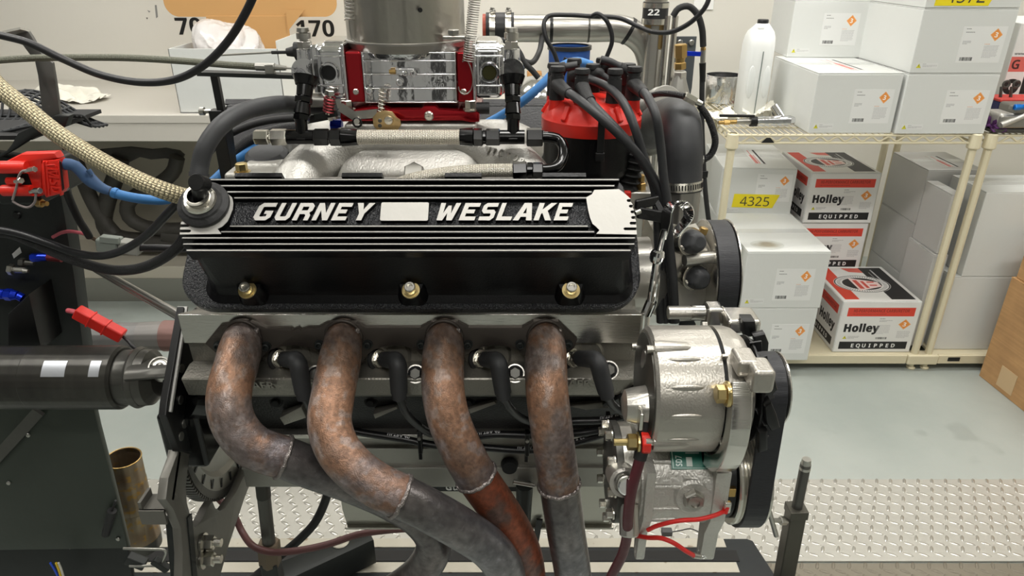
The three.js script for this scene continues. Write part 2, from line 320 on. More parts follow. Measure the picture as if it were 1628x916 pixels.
const shelfA = shelving('cream wire shelving unit stacked with white cartons, left of the two', SXL, SXR);
part('maker_plate', extrude([[-0.024, -0.010], [0.024, -0.010], [0.007, 0.008], [-0.007, 0.008]], 0.002, 0.0004).translate(SXL + 0.13, SY - 0.016, SZ + 0.004), M.black, shelfA);
const shelfB = shelving('cream wire shelving unit cut off by the right edge of the frame', SXR + 0.058, SXR + 0.058 + 0.892);
part('maker_plate', box(0.05, 0.018, 0.002, SXR + 0.16, 0.055, SZ + 0.02), M.black, shelfB);

// ================================================================ CARTONS
const line = (x, col, a, b, w, h) => { x.fillStyle = col; x.fillRect(a, b, w, h); };
const smear = (x, a, b, w, h, col, rows) => { x.fillStyle = col; for (let i = 0; i < rows; i++) { let p = a; while (p < a + w * (i === rows - 1 ? 0.6 : 0.97)) { const q = 3 + rnd() * 11; x.fillRect(p, b + i * h, q, h * 0.45); p += q + 3; } } };
const barcode = (x, a, b, w, h) => { x.fillStyle = '#2b2b2b'; let p = a; while (p < a + w) { const q = 1 + Math.floor(rnd() * 4); x.fillRect(p, b, q, h); p += q + 1 + Math.floor(rnd() * 3); } };
const diamond = (x, cx, cy, r) => { x.save(); x.translate(cx, cy); x.rotate(Math.PI / 4); x.fillStyle = '#ee9a4a'; x.fillRect(-r, -r, 2 * r, 2 * r); x.strokeStyle = '#f7c99b'; x.lineWidth = 2; x.strokeRect(-r + 4, -r + 4, 2 * r - 8, 2 * r - 8); x.restore(); x.save(); x.translate(cx, cy); x.rotate(0.12); x.fillStyle = '#fff'; x.font = 'bold ' + r * 1.5 + 'px sans-serif'; x.textAlign = 'center'; x.textBaseline = 'middle'; x.fillText('3', 0, 1); x.restore(); };
const triangle = (x, a, b, s) => { x.fillStyle = '#d9d32b'; x.beginPath(); x.moveTo(a, b); x.lineTo(a + s, b); x.lineTo(a + s / 2, b - s * 0.9); x.fill(); x.strokeStyle = '#6b6a20'; x.lineWidth = 1.5; x.stroke(); line(x, '#333', a + s * 0.46, b - s * 0.62, s * 0.1, s * 0.35); };
const stickerTex = canvasTex(512, 400, (x) => {
  line(x, '#e6e7e5', 0, 0, 512, 400); smear(x, 40, 24, 80, 14, '#3c3c3c', 1); smear(x, 40, 60, 170, 16, '#5b5b5b', 1);
  smear(x, 30, 160, 90, 14, '#9a9a9a', 3); barcode(x, 40, 340, 150, 40); diamond(x, 400, 92, 50);
  smear(x, 290, 210, 170, 13, '#b9b9b9', 11); smear(x, 290, 192, 100, 13, '#e0a070', 1);
});
const warnTex = canvasTex(256, 64, (x) => { line(x, '#dfe0de', 0, 0, 256, 64); triangle(x, 6, 58, 56); smear(x, 78, 10, 60, 10, '#777', 1); smear(x, 78, 26, 165, 8, '#aaa', 3); });
M.sticker = mat({ map: stickerTex, roughness: 0.5 }); M.warn = mat({ map: warnTex, roughness: 0.5 });
M.tape = mat({ color: 0xcfd1cf, roughness: 0.25 });
const stamp = (() => canvasTex(512, 128, (x) => { line(x, '#dcdddb', 0, 0, 512, 128); x.fillStyle = '#d8483c'; x.font = 'bold 62px sans-serif'; smear(x, 20, 22, 470, 70, '#d1574c', 1); smear(x, 20, 40, 470, 22, '#d1574c', 2); line(x, '#262626', 10, 100, 490, 20); }))();
M.stamp = mat({ map: stamp, roughness: 0.7 });
const decalBox = (w, h, x, y, z, t = 0.0006) => uvFlat(box(w, h, t, x, y, z));
// a carton whose front bottom edge is seen from bl to br while it stands at height y0
function standBox(bl, br, y0, topPy, fixedH, wide) {
  const a = atY(bl[0], bl[1], y0), b = atY(br[0], br[1], y0);
  let yaw = Math.atan2(a.z - b.z, b.x - a.x); if (Math.abs(yaw) < 0.06) { yaw = 0; }
  const h = fixedH || at(bl[0], topPy, a.z).y - y0;
  return { a, w: wide || Math.hypot(b.x - a.x, b.z - a.z), h, yaw, top: y0 + h };
}
function carton(s, depth, label, group, o = {}) {
  const m = o.m || M.carton, g = thing('carton', label, 'carton', group);
  g.position.copy(s.a); g.rotation.y = s.yaw; const { w, h } = s;
  part('body', box(w, h - 0.004, depth, w / 2, (h - 0.004) / 2, -depth / 2, 0.003), m, g);
  for (const k of [0, 1]) part('flap', box(w - 0.001, 0.0035, depth / 2 - 0.002, w / 2, h - 0.00175, -depth * (0.25 + 0.5 * k), 0.001), m, g);
  part('tape', box(w * 0.94, 0.0006, 0.045, w / 2, h + 0.0002, -depth / 2), M.tape, g);
  if (o.stamp) { const st = part('stamp', uvFlat(box(depth * 0.6, 0.0006, 0.055)).rotateY(Math.PI / 2).translate(w * 0.55, h + 0.0006, -depth * 0.45), M.stamp, g); }
  if (o.label !== false) part('shipping_label', decalBox(w * 0.47, h * 0.56, w * (o.lx || 0.70), h * (o.ly || 0.45), 0.0003), M.sticker, g);
  if (o.warn !== false) part('warning_label', decalBox(w * 0.24, h * 0.085, w * 0.17, h * 0.12, 0.0003), M.warn, g);
  if (o.note) part('yellow_tape', uvFlat(extrude(o.note.shape, 0.0008)).translate(0, 0, 0.0005), o.note.m, g, 'yellow tape with a handwritten number');
  return g;
}
// handwriting on yellow tape
function noteMat(text) { return mat({ map: canvasTex(512, 160, (x) => { line(x, '#efdc1b', 0, 0, 512, 160); x.fillStyle = '#3a3a33'; x.font = '150px sans-serif'; x.textBaseline = 'middle'; x.textAlign = 'center'; x.fillText(text, 250, 86); }), roughness: 0.5 }); }
function noteShape(g, x0, x1, y0, y1) { const p = g.attributes.position, uv = g.attributes.uv; for (let i = 0; i < p.count; i++) uv.setXY(i, (p.getX(i) - x0) / (x1 - x0), (p.getY(i) - y0) / (y1 - y0)); return g; }
function addNote(c, text, x0, x1, y0, y1) { const s = (y1 - y0) * 0.4, g = noteShape(extrude([[x0, y0], [x1 - s, y0], [x1, y1], [x0 + s * 0.2, y1]], 0.0008), x0, x1, y0, y1); g.userData.ownUv = true; g.translate(0, 0, 0.0006); part('note_tape', g, noteMat(text), c, 'yellow tape with a handwritten number'); }
const WG = 'white cartons stored on the shelving';
const DECK = SY + 0.0075, LOW = 0.076;
const sA = standBox([1284, 212], [1418, 213], DECK, 116);
carton(sA, 0.46, 'white carton at the left on the top shelf, red and black stamp on its lid', WG, { stamp: true });
const sB = standBox([1423, 213], [1564, 213], DECK, 117);
carton(sB, 0.46, 'white carton on the top shelf directly under another, right of the stamped one', WG);
const sC = standBox([1250, 91], [1370, 92], sA.top + 0.001, 0);
carton(sC, 0.3, 'white carton set back on top of the stamped carton, beside the jug', WG, { lx: 0.64, ly: 0.5 });
const sD = { ...sB, a: sB.a.clone().setY(sB.top + 0.001), h: sB.h, top: sB.top * 2 - DECK + 0.001 };
carton(sD, 0.5, 'white carton in the middle of the right column on the top shelf', WG);
const sE = { ...sB, a: sB.a.clone().setY(sD.top + 0.001).add(V(0.0, 0, 0)), h: 0.2, top: sD.top + 0.2 };
const cE = carton(sE, 0.46, 'white carton at the top edge of the frame with yellow handwritten tape', WG, { label: false, warn: false });
addNote(cE, '4572', 0.03, 0.24, 0.007, 0.075);

const sH1 = standBox([1160, 573], [1282, 571], LOW, 490);
carton(sH1, 0.45, 'white carton on the lower deck below the brown-smudged one', WG, { ly: 0.42 });
const sH2 = { ...sH1, a: sH1.a.clone().setY(sH1.top + 0.001).add(V(0.006, 0, 0)), top: sH1.top * 2 - LOW };
const cH2 = carton(sH2, 0.45, 'white carton with a brown smudge on its lid, beside the pulley', WG, { lx: 0.62, ly: 0.42 });
M.smudge = mat({ roughness: 0.75, map: dataTex(128, (u, v) => { const r = Math.hypot((u - 0.5) * 2, (v - 0.5) * 2), k = sstep(0.95, 0.2, r + 0.5 * (fbm(u, v, 4, 4, 3) - 0.5)); return mix3([0.80, 0.81, 0.79], [0.63, 0.6, 0.53], k); }, true) });
part('smudge', (() => { const g = new THREE.CircleGeometry(0.06, 24); g.rotateX(-Math.PI / 2); g.scale(1.1, 1, 0.8); return uvFlat(plain(g)).translate(sH2.w * 0.3, sH2.h + 0.0009, -0.07); })(), M.smudge, cH2);
const gTop = sH2.top;
for (let k = 0; k < 2; k++) carton({ a: V(sH1.a.x + 0.01, LOW + k * 0.236, -2.972), w: 0.33, h: 0.235, yaw: 0 }, 0.40, ['white carton at the bottom of the stack behind the smudged one', 'white carton second in the stack behind the smudged one'][k], WG, { label: false, warn: false });
const sG = standBox([1139, 342], [1255, 345], LOW + 0.473, 266);
const cG = carton(sG, 0.42, 'white carton under the top shelf with yellow 4325 tape', WG, { stamp: true, ly: 0.6, lx: 0.72 });
addNote(cG, '4325', 0.06, 0.26, sG.h * 0.18, sG.h * 0.46);

// printed carburetor cartons
const holley = (x, cx, cy, s, sq = 1) => { x.save(); x.translate(cx, cy); x.scale(sq, 1); x.fillStyle = '#161616'; x.strokeStyle = '#161616'; x.lineJoin = 'round'; x.lineWidth = s * 0.06; x.font = 'bold ' + s + 'px sans-serif'; x.textBaseline = 'alphabetic'; x.fillText('Holley', 0, 0); x.strokeText('Holley', 0, 0); x.restore(); };
const equipped = (x, a, b, w, h) => { line(x, '#1d1d1f', a, b, w, h); x.fillStyle = '#f1f1f1'; x.font = 'bold ' + h * 0.72 + 'px sans-serif'; x.textBaseline = 'middle'; x.textAlign = 'center'; const t = 'EQUIPPED'; for (let i = 0; i < 8; i++) x.fillText(t[i], a + w * (0.2 + 0.6 * i / 7), b + h * 0.54); x.textAlign = 'left'; };
const frontTex = canvasTex(768, 600, (x) => {
  line(x, '#e9e9e6', 0, 0, 768, 600); line(x, '#dd4736', 56, 60, 672, 104); x.fillStyle = '#8e2a22'; x.font = 'bold 50px sans-serif'; x.textBaseline = 'middle'; x.textAlign = 'center'; x.fillText('HI-PERFORMANCE CARBURETOR', 392, 98, 560); smear(x, 110, 134, 560, 18, '#a8342a', 1); x.textAlign = 'left';
  holley(x, 48, 352, 128, 0.92); smear(x, 395, 190, 90, 14, '#777', 1); smear(x, 395, 212, 120, 12, '#aaa', 2); barcode(x, 395, 420, 110, 26); smear(x, 385, 270, 130, 13, '#c3c3c3', 9);
  diamond(x, 655, 262, 44); smear(x, 600, 345, 130, 13, '#bbb', 7); triangle(x, 60, 440, 40); smear(x, 112, 408, 110, 12, '#aaa', 3); equipped(x, 40, 476, 690, 92);
});
const sideTex = canvasTex(768, 480, (x) => {
  line(x, '#dedddb', 0, 0, 768, 480); line(x, '#cf4334', 0, 50, 720, 84); x.fillStyle = '#8e2a22'; x.font = 'bold 44px sans-serif'; x.textBaseline = 'middle'; x.fillText('HI-PERFORMANCE CARBURETOR', 60, 92, 620); holley(x, 380, 300, 120, 0.9); equipped(x, 150, 372, 560, 78);
});
const topTex = canvasTex(512, 768, (x) => {
  line(x, '#e6e6e3', 0, 0, 512, 768); line(x, '#d9452f', 20, 30, 96, 700); line(x, '#1f1f21', 330, 30, 160, 700);
  x.fillStyle = '#dd6a5c'; x.beginPath(); x.moveTo(200, 40); x.lineTo(330, 40); x.lineTo(330, 150); x.lineTo(235, 130); x.fill();
  x.save(); x.translate(240, 400); x.fillStyle = '#e6e6e3'; x.beginPath(); x.arc(0, 0, 190, 0, 7); x.fill(); x.strokeStyle = '#2a2a2a'; x.lineWidth = 8; x.beginPath(); x.arc(0, 0, 182, 0, 7); x.stroke(); x.lineWidth = 26; x.setLineDash([7, 9]); x.strokeStyle = '#8f8f8f'; x.beginPath(); x.arc(0, 0, 156, 0, 7); x.stroke(); x.setLineDash([]);
  x.fillStyle = '#222'; x.beginPath(); x.arc(0, 0, 132, 0, 7); x.fill(); x.fillStyle = '#f0d8d4'; x.beginPath(); x.moveTo(-60, -130); x.lineTo(120, -40); x.lineTo(120, 60); x.lineTo(-60, 150); x.fill(); x.fillStyle = '#d9574b'; x.fillRect(-44, -84, 30, 190); x.fillRect(4, -60, 22, 150); x.fillRect(44, -50, 50, 26); x.fillRect(44, 20, 50, 24); x.restore();
  x.save(); x.translate(402, 80); x.rotate(Math.PI / 2); smear(x, 0, -8, 560, 26, '#d8d8d8', 1); smear(x, 60, 24, 420, 20, '#8f8f8f', 1); x.restore();
});
M.holFront = mat({ map: frontTex, roughness: 0.5 }); M.holSide = mat({ map: sideTex, roughness: 0.5 }); M.holTop = mat({ map: topTex, roughness: 0.5 });
function printedCarton(s, depth, label, group) {
  const g = thing('carburetor_carton', label, 'carton', group); g.position.copy(s.a); g.rotation.y = s.yaw; const { w, h } = s;
  part('body', box(w, h, depth, w / 2, h / 2, -depth / 2, 0.003), M.carton, g);
  part('front_print', decalBox(w - 0.008, h - 0.008, w / 2, h / 2, 0.0003), M.holFront, g);
  part('side_print', uvFlat(box(depth - 0.008, h - 0.008, 0.0006)).rotateY(-Math.PI / 2).translate(-0.0003, h / 2, -depth / 2), M.holSide, g);
  part('lid_print', uvFlat(box(w - 0.008, depth - 0.008, 0.0006)).rotateX(-Math.PI / 2).translate(w / 2, h + 0.0003, -depth / 2), M.holTop, g);
  return g;
}
const HG = 'printed carburetor cartons on the shelving';
const sJ = standBox([1323, 560], [1443, 558], LOW, 480);
printedCarton(sJ, 0.36, 'red, white and black carburetor carton alone at the front of the lower deck', HG);
for (let k = 0; k < 3; k++) {
  const w = 0.30, h = 0.226, p = at(1275, 348, -2.93);
  printedCarton({ a: V(p.x - 0.004 * (2 - k), LOW + k * (h + 0.001), -2.93 + 0.006 * k), w, h, yaw: 0 }, 0.36, ['red, white and black carburetor carton at the back, bottom of the stack of three', 'red, white and black carburetor carton in the middle of the stack of three', 'red, white and black carburetor carton on top of the stack of three'][k], HG);
}
// shaded white cartons in the right half of the lower deck
{
  const p = at(1456, 350, -2.85); let y = LOW;
  for (let k = 0; k < 3; k++) { const h = [0.236, 0.237, 0.237][k]; carton({ a: V(p.x, y, -2.85), w: 0.235, h, yaw: 0 }, 0.30, ['shaded white carton, bottom of the column by the right post', 'shaded white carton, middle of the column by the right post', 'shaded white carton, top of the column by the right post'][k], WG, { label: false, stamp: k === 2, m: M.cartonGrey }); y += h + 0.001; }
  const q = at(1488, 404, -2.64); carton({ a: V(q.x, q.y, -2.64), w: 0.047, h: 0.25, yaw: 0 }, 0.19, 'tall narrow white carton behind the right post of the first shelving unit', WG, { label: false, warn: false, m: M.cartonGrey });
  carton({ a: V(q.x - 0.012, LOW, -2.63), w: 0.058, h: q.y - LOW - 0.001, yaw: 0 }, 0.20, 'narrow white carton on the lower deck behind the right post', WG, { label: false, warn: false, m: M.cartonGrey });
}
// second unit: two big white cartons, a printed carton with a carburetor in front
{
  const x = SXR + 0.085, z = -2.60, h1 = at(1525, 440, z).y - LOW, h2 = at(1568, 306, z).y - LOW - h1;
  carton({ a: V(x, LOW, z), w: 0.5, h: h1, yaw: 0 }, 0.235, 'large dented white carton on the lower deck behind the brown one', WG, { label: false, warn: false });
  carton({ a: V(x + 0.035, LOW + h1 + 0.001, z), w: 0.5, h: h2, yaw: 0 }, 0.235, 'large white carton stacked on the dented one in the right unit', WG, { label: false, warn: false });
}
{
  const a = at(1572, 185, -2.80), w = 0.42, h = 0.36, g = thing('carburetor_carton', 'large printed carburetor carton at the right edge on the top shelf', 'carton', HG);
  const ftex = canvasTex(640, 640, (x) => { line(x, '#e5e4e1', 0, 0, 640, 640); smear(x, 30, 10, 160, 26, '#333', 1); line(x, '#d2d1cd', 70, 50, 330, 110); triangle(x, 80, 130, 34); smear(x, 130, 70, 220, 20, '#666', 3); x.fillStyle = '#333'; x.font = 'bold 24px sans-serif'; x.fillText('www.quickfuel', 10, 200); line(x, '#d8685f', 0, 212, 640, 100); x.fillStyle = '#47201e'; x.font = 'bold 84px sans-serif'; x.textBaseline = 'middle'; x.fillText('G CARBURETOR', 8, 264, 560); x.fillStyle = '#1a1a1a'; x.strokeStyle = '#1a1a1a'; x.lineWidth = 9; x.font = 'bold 170px sans-serif'; x.fillText('olley', -6, 400); x.strokeText('olley', -6, 400); });
  const p0 = V(a.x + 0.02, DECK, -2.80); g.position.copy(p0);
  part('body', box(w, h, 0.35, w / 2, h / 2, -0.175, 0.003), M.carton, g);
  part('front_print', decalBox(w - 0.006, h - 0.006, w / 2, h / 2, 0.0003), mat({ map: ftex, roughness: 0.5 }), g);
}
// brown carton on the floor at the right edge
{
  const a = atY(1556, 597, 0), g = thing('brown_carton', 'big brown cardboard carton on the floor at the right edge', 'carton');
  const h = at(1604, 440, a.z).y, d = a.z - atY(1628, 655, 0).z; const len = 0.62, skew = Math.atan2(atY(1628, 655, 0).x - a.x, atY(1628, 655, 0).z - a.z);
  g.position.copy(a); g.rotation.y = skew;
  part('body', box(0.5, h - 0.004, len, 0.25, (h - 0.004) / 2, len / 2, 0.003), M.kraft, g);
  part('flap', box(0.25, 0.004, len, 0.125, h - 0.002, len / 2, 0.001), M.kraft, g); part('flap', box(0.247, 0.004, len, 0.3765, h - 0.002, len / 2, 0.001), M.kraft, g);
  part('shipping_label', uvFlat(box(0.002, 0.09, 0.085, -0.0008, 0.065, 0.14)), mat({ color: 0xc9ad86, roughness: 0.5 }), g, 'pale tan sticker');
  const g2 = thing('brown_carton', 'smaller brown carton on top of the big brown one, torn at its corner', 'carton'); g2.position.set(a.x + 0.0, h + 0.001, a.z + 0.0); g2.rotation.y = skew;
  part('body', box(0.4, 0.145, 0.4, 0.21, 0.0725, 0.21, 0.003), M.kraft, g2); part('flap', box(0.4, 0.004, 0.2, 0.21, 0.1472, 0.11, 0.001), M.kraft, g2); part('flap', box(0.4, 0.004, 0.2, 0.21, 0.1472, 0.312, 0.001), M.kraft, g2);
}

// ================================================================ VALVE COVER
const CT = rad(41), vdir = V(0, Math.sin(CT), -Math.cos(CT)), ndir = V(0, Math.cos(CT), Math.sin(CT));
const CO = at(W / 2, 398, -0.70).setX(0);
const toWorld = (x, t, n) => CO.clone().add(V(x, 0, 0)).addScaledVector(vdir, t).addScaledVector(ndir, n);
function toCover(px, py, n = 0) { const d = sight(px, py), E0 = V(0, EYE, 0), P0 = CO.clone().addScaledVector(ndir, n), k = P0.sub(E0).dot(ndir) / d.dot(ndir), P = E0.addScaledVector(d, k); return [P.x, P.clone().sub(CO).dot(vdir)]; }
const inCover = (g) => basis(g, CO, V(1, 0, 0), vdir);                      // local x, t, n to the room
const cb = (x0, x1, t0, t1, n0, n1, r = 0) => inCover(box(x1 - x0, t1 - t0, n1 - n0, (x0 + x1) / 2, (t0 + t1) / 2, (n0 + n1) / 2, r));
function ringLoft(rings, o = {}) {
  const N = rings[0].length, pos = [], idx = [];
  for (const r of rings) for (const p of r) pos.push(p.x, p.y, p.z);
  for (let i = 0; i < rings.length - 1; i++) for (let j = 0; j < N; j++) { const a = i * N + j, b = i * N + (j + 1) % N, c = a + N, d = b + N; idx.push(a, b, c, b, d, c); }
  for (const e of [0, rings.length - 1]) {
    if (o.open) break;
    const c = pos.length / 3, m = rings[e].reduce((s, p) => s.add(p), V(0, 0, 0)).multiplyScalar(1 / N); pos.push(m.x, m.y, m.z);
    for (let j = 0; j < N; j++) e ? idx.push(c, e * N + j, e * N + (j + 1) % N) : idx.push(c, (j + 1) % N, j);
  }
  const g = new THREE.BufferGeometry(); g.setAttribute('position', new THREE.Float32BufferAttribute(pos, 3)); g.setIndex(idx); g.computeVertexNormals();
  const r = crease(g, o.deg || 35); r.setAttribute('uv', new THREE.BufferAttribute(new Float32Array(r.attributes.position.count * 2), 2)); return r;
}
function roundRing(x0, x1, t0, t1, r, n, seg = 6) {
  const out = [], c = [[x1 - r, t1 - r, 0], [x0 + r, t1 - r, 1], [x0 + r, t0 + r, 2], [x1 - r, t0 + r, 3]];
  for (const [cx, ct, q] of c) for (let i = 0; i <= seg; i++) { const a = (q + i / seg) * Math.PI / 2; out.push(V(cx + r * Math.cos(a), ct + r * Math.sin(a), n)); }
  return out;
}
M.coverBlack = mat({ color: 0x040406, roughness: 0.33, specularIntensity: 0.5, bumpMap: again(T.grain, 12), bumpScale: 0.00012 });
M.crinkle = mat({ color: 0x232427, roughness: 0.33, bumpMap: again(T.grain, 16), bumpScale: 0.0022 });
M.padSilver = mat({ color: 0xb2b0ab, roughness: 0.6, metalness: 0.55, bumpMap: again(T.coarse, 12), bumpScale: 0.0003 });
const cover = thing('valve_cover', 'black finned valve cover with raised silver lettering across the middle of the engine', 'valve cover');
const [cxl] = toCover(287, 396), [cxr] = toCover(1012, 396), tRear = toCover(650, 283)[1];
const FN = -0.112;                                                         // flange level below the top
{
  const pl = FN + 0.004, rings = [], dB = -toCover(650, 482, FN + 0.0115)[1];
  for (const [n, d, dx, r] of [[pl, dB, 0.018, 0.024], [FN + 0.0125, dB, 0.018, 0.024], [FN + 0.017, dB * 0.55, 0.0145, 0.022], [FN + 0.03, dB * 0.28, 0.0115, 0.020], [-0.012, 0.001, 0, 0.012], [-0.0075, 0, -0.002, 0.011]]) rings.push(roundRing(cxl + 0.006 - dx, cxr - 0.006 + dx, -d - 0.001, tRear + 0.001, r, n));
  part('body', inCover(ringLoft(rings)), M.coverBlack, cover);
  const fo = toCover(288, 445, FN + 0.011)[0], fr = toCover(1019, 445, FN + 0.011)[0], tf = toCover(650, 490, FN + 0.012)[1];
  const f = []; for (const [n, d, r] of [[FN - 0.002, 0, 0.045], [FN + 0.009, 0, 0.045], [FN + 0.0115, 0.0025, 0.043]]) f.push(roundRing(fo + d, fr - d, tf + d, tRear + 0.02 - d, r, n, 9));
  part('flange', inCover(ringLoft(f)), M.crinkle, cover);
  // raised outer bead round the flange between the bolt columns, and the columns themselves
  const bolts = [393, 653, 908].map((px) => toCover(px, 455, -0.072)[0]);
  for (const x of bolts) {
    const col = [];
    for (const [n, w, t] of [[FN + 0.010, 0.020, tf + 0.003], [FN + 0.02, 0.0175, tf + 0.005], [-0.078, 0.0150, tf + 0.0085], [-0.0755, 0.0138, tf + 0.0095]]) col.push(roundRing(x - w, x + w, t, 0.02, Math.min(0.012, w * 0.95), n, 6));
    const cl = part('bolt_column', inCover(ringLoft(col)), M.coverBlack, cover);
    const bt = toCover(650, 460, -0.0715)[1], b0 = toWorld(x, bt, -0.0755), at_ = (n) => toWorld(x, bt, n);
    const bo = part('bolt', latheAlong([[0, 0], [0.0105, 0], [0.0105, 0.0016], [0.0082, 0.0018], [0.0082, 0.0032], [0, 0.0032]], b0, ndir, 28), M.gold, cover, 'yellow zinc socket bolt');
    part('bolt_head', latheAlong([[0, 0.003], [0.0062, 0.003], [0.0064, 0.0035], [0.0064, 0.0116], [0.0056, 0.0125], [0.0037, 0.0125], [0.0034, 0.009], [0, 0.009]], b0, ndir, 28), M.zinc, bo);
  }
  // small arched pockets behind the bolts
  for (const x of bolts) part('bolt_pocket', inCover(merge(extrude((() => { const s = new THREE.Shape(); s.absarc(0, 0, 0.0165, 0, Math.PI); s.lineTo(-0.0165, -0.006); s.lineTo(0.0165, -0.006); return s; })(), 0.0012, 0.0005).rotateX(Math.PI / 2).scale(1, 1, 1).translate(x, -0.0005, -0.0700))), M.blackMatte, cover);
}
// fins: black rib with a machined silver edge
function fin(px0, px1, py, wide = 0.0036, n0 = -0.0085, top = 0) {
  const [x0, t] = toCover(px0, py), [x1] = toCover(px1, py);
  const f = part('fin', cb(x0, x1, t - wide / 2, t + wide / 2, n0, top - 0.0003, 0.0006), M.coverBlack, cover);
  part('machined_edge', cb(x0 + 0.001, x1 - 0.001, t - wide * 0.17, t + wide * 0.17, top - 0.0006, top, 0.0002), M.padSilver, f);
}
fin(327, 985, 285.5, 0.0036, -0.03); fin(322, 978, 295.3); fin(360, 942, 305); fin(371, 934, 314.5);
fin(364, 936, 359.5); fin(350, 946, 368.5); fin(288, 1011, 378.3); fin(290, 1010, 388); fin(295, 1004, 398, 0.0042, -0.02);
for (const [a, b] of [[373, 448], [543, 608], [707, 766], [862, 932]]) { const [x0, t] = toCover(a, 281.5), [x1] = toCover(b, 281.5); part('rear_tab', cb(x0, x1, t - 0.001, t + 0.005, -0.03, 0.0015, 0.0008), M.coverBlack, cover); }
// recess floor
{ const a = toCover(362, 357), b = toCover(938, 317); part('recess_floor', cb(a[0], b[0], a[1], b[1], -0.0085, -0.0062), M.crinkle, cover); }
// end pads with scalloped outer edges
function pad(inner, top, bottom, notches, dir) {
  // inner: boundary towards the lettering; notches down the outer edge: [row, outer x, inner x]
  const q = []; const add = (x, y) => q.push(toCover(x, y));
  for (const [y, xo, xi] of notches) {
    const h = 2.3; add(xo, y - h); const c = toCover(xi, y), r = Math.abs(toCover(xi, y - h)[1] - c[1]);
    for (let i = 0; i <= 8; i++) { const a = Math.PI / 2 + dir * i / 8 * Math.PI; q.push([c[0] + Math.cos(a) * r, c[1] + Math.sin(a) * r]); }
    add(xo - dir * 0, y + h);
  }
  for (const p of bottom) add(...p); for (const p of inner) add(...p); for (const p of top) add(...p);
  const s = new THREE.Shape(q.map((p) => new THREE.Vector2(...p)));
  const p = part('end_pad', inCover(extrude(s, 0.009, 0).translate(0, 0, -0.0092)), M.coverBlack, cover);
  part('machined_face', inCover(extrude(s, 0.0006, 0).translate(0, 0, -0.0004)), M.padSilver, p);
}
pad([[352, 372], [346, 364], [354, 360], [362, 352], [366, 343], [370, 333], [371, 323], [369, 314], [362, 308]], [[352, 303], [330, 301], [308, 303]], [[286, 373]], [[317, 299, 306], [325, 296, 303.5], [333.5, 293, 301], [342, 290.5, 300], [350.5, 288.5, 299], [359, 287, 298.5], [367.5, 286, 301]], -1);
pad([[948, 372], [953, 366], [947, 360], [942, 356], [938, 346], [935, 334], [933, 322], [932, 314], [941, 309]], [[945, 302], [984, 301], [991, 306], [998, 312]], [[1012.5, 373]], [[319, 1003, 999], [328, 1006, 1002.5], [337, 1008, 1005], [346, 1010, 1006], [355, 1011.5, 1003.5], [364, 1012, 994]], 1);
// raised lettering
const GLYPH = {
  G: [[1, 1], [.2, 1], [0, .82], [0, .18], [.2, 0], [.8, 0], [1, .18], [1, .55], [.52, .55], [.52, .37], [.7, .37], [.7, .22], [.34, .22], [.3, .26], [.3, .74], [.34, .78], [1, .78]],
  U: [[0, 1], [.3, 1], [.3, .26], [.36, .22], [.66, .22], [.7, .26], [.7, 1], [1, 1], [1, .18], [.82, 0], [.18, 0], [0, .18]],
  R: [[0, 0], [0, 1], [.8, 1], [1, .84], [1, .56], [.86, .44], [1, .3], [1, 0], [.7, 0], [.7, .28], [.6, .36], [.3, .36], [.3, 0]],
  N: [[0, 0], [0, 1], [.32, 1], [.7, .42], [.7, 1], [1, 1], [1, 0], [.68, 0], [.3, .58], [.3, 0]],
  E: [[0, 0], [0, 1], [1, 1], [1, .78], [.3, .78], [.3, .62], [.8, .62], [.8, .4], [.3, .4], [.3, .22], [1, .22], [1, 0]],
  Y: [[.35, 0], [.35, .38], [0, 1], [.34, 1], [.5, .62], [.66, 1], [1, 1], [.65, .38], [.65, 0]],
  W: [[0, 1], [.24, 1], [.3, .4], [.42, .85], [.58, .85], [.7, .4], [.76, 1], [1, 1], [.88, 0], [.6, 0], [.5, .42], [.4, 0], [.12, 0]],
  S: [[1, 1], [.2, 1], [0, .84], [0, .55], [.18, .4], [.66, .4], [.7, .36], [.7, .26], [.66, .22], [0, .22], [0, 0], [.8, 0], [1, .16], [1, .47], [.82, .61], [.34, .61], [.3, .65], [.3, .74], [.34, .78], [1, .78]],
  L: [[0, 0], [0, 1], [.3, 1], [.3, .22], [1, .22], [1, 0]],
  A: [[0, 0], [.3, 1], [.7, 1], [1, 0], [.7, 0], [.65, .2], [.35, .2], [.3, 0]],
  K: [[0, 0], [0, 1], [.3, 1], [.3, .62], [.68, 1], [1, 1], [.62, .55], [1, 0], [.66, 0], [.36, .42], [.3, .36], [.3, 0]],
};
const HOLE = { R: [[.3, .57], [.3, .79], [.66, .79], [.7, .75], [.7, .61], [.66, .57]], A: [[.41, .4], [.59, .4], [.5, .75]] };
function coverLetter(ch, pxa, pxb) {                                      // pxa..pxb: the foot of the letter in the photograph
  const a = toCover(pxa, 350.5), b = toCover(pxb, 350.5), t1 = toCover(pxa, 323)[1], w = b[0] - a[0], h = t1 - a[1], sh = 0.0072;
  const f = (p) => new THREE.Vector2(a[0] + p[0] * w + p[1] * sh, a[1] + p[1] * h), s = new THREE.Shape(GLYPH[ch].map(f));
  if (HOLE[ch]) s.holes.push(new THREE.Path(HOLE[ch].map(f)));
  const l = part('letter', inCover(extrude(s, 0.0066, 0.0006, 1).translate(0, 0, -0.0066)), M.coverBlack, cover);
  part('letter_face', inCover(extrude(s, 0.0006, 0).translate(0, 0, -0.0003)), M.padSilver, l);
}
[['G', 400, 427], ['U', 434, 458], ['R', 464, 489], ['N', 495, 520], ['E', 526, 549], ['Y', 556, 584], ['W', 690, 722], ['E', 729, 754], ['S', 760, 783], ['L', 788, 812], ['A', 815, 845], ['K', 848, 876], ['E', 880, 902]].forEach((l) => coverLetter(...l));
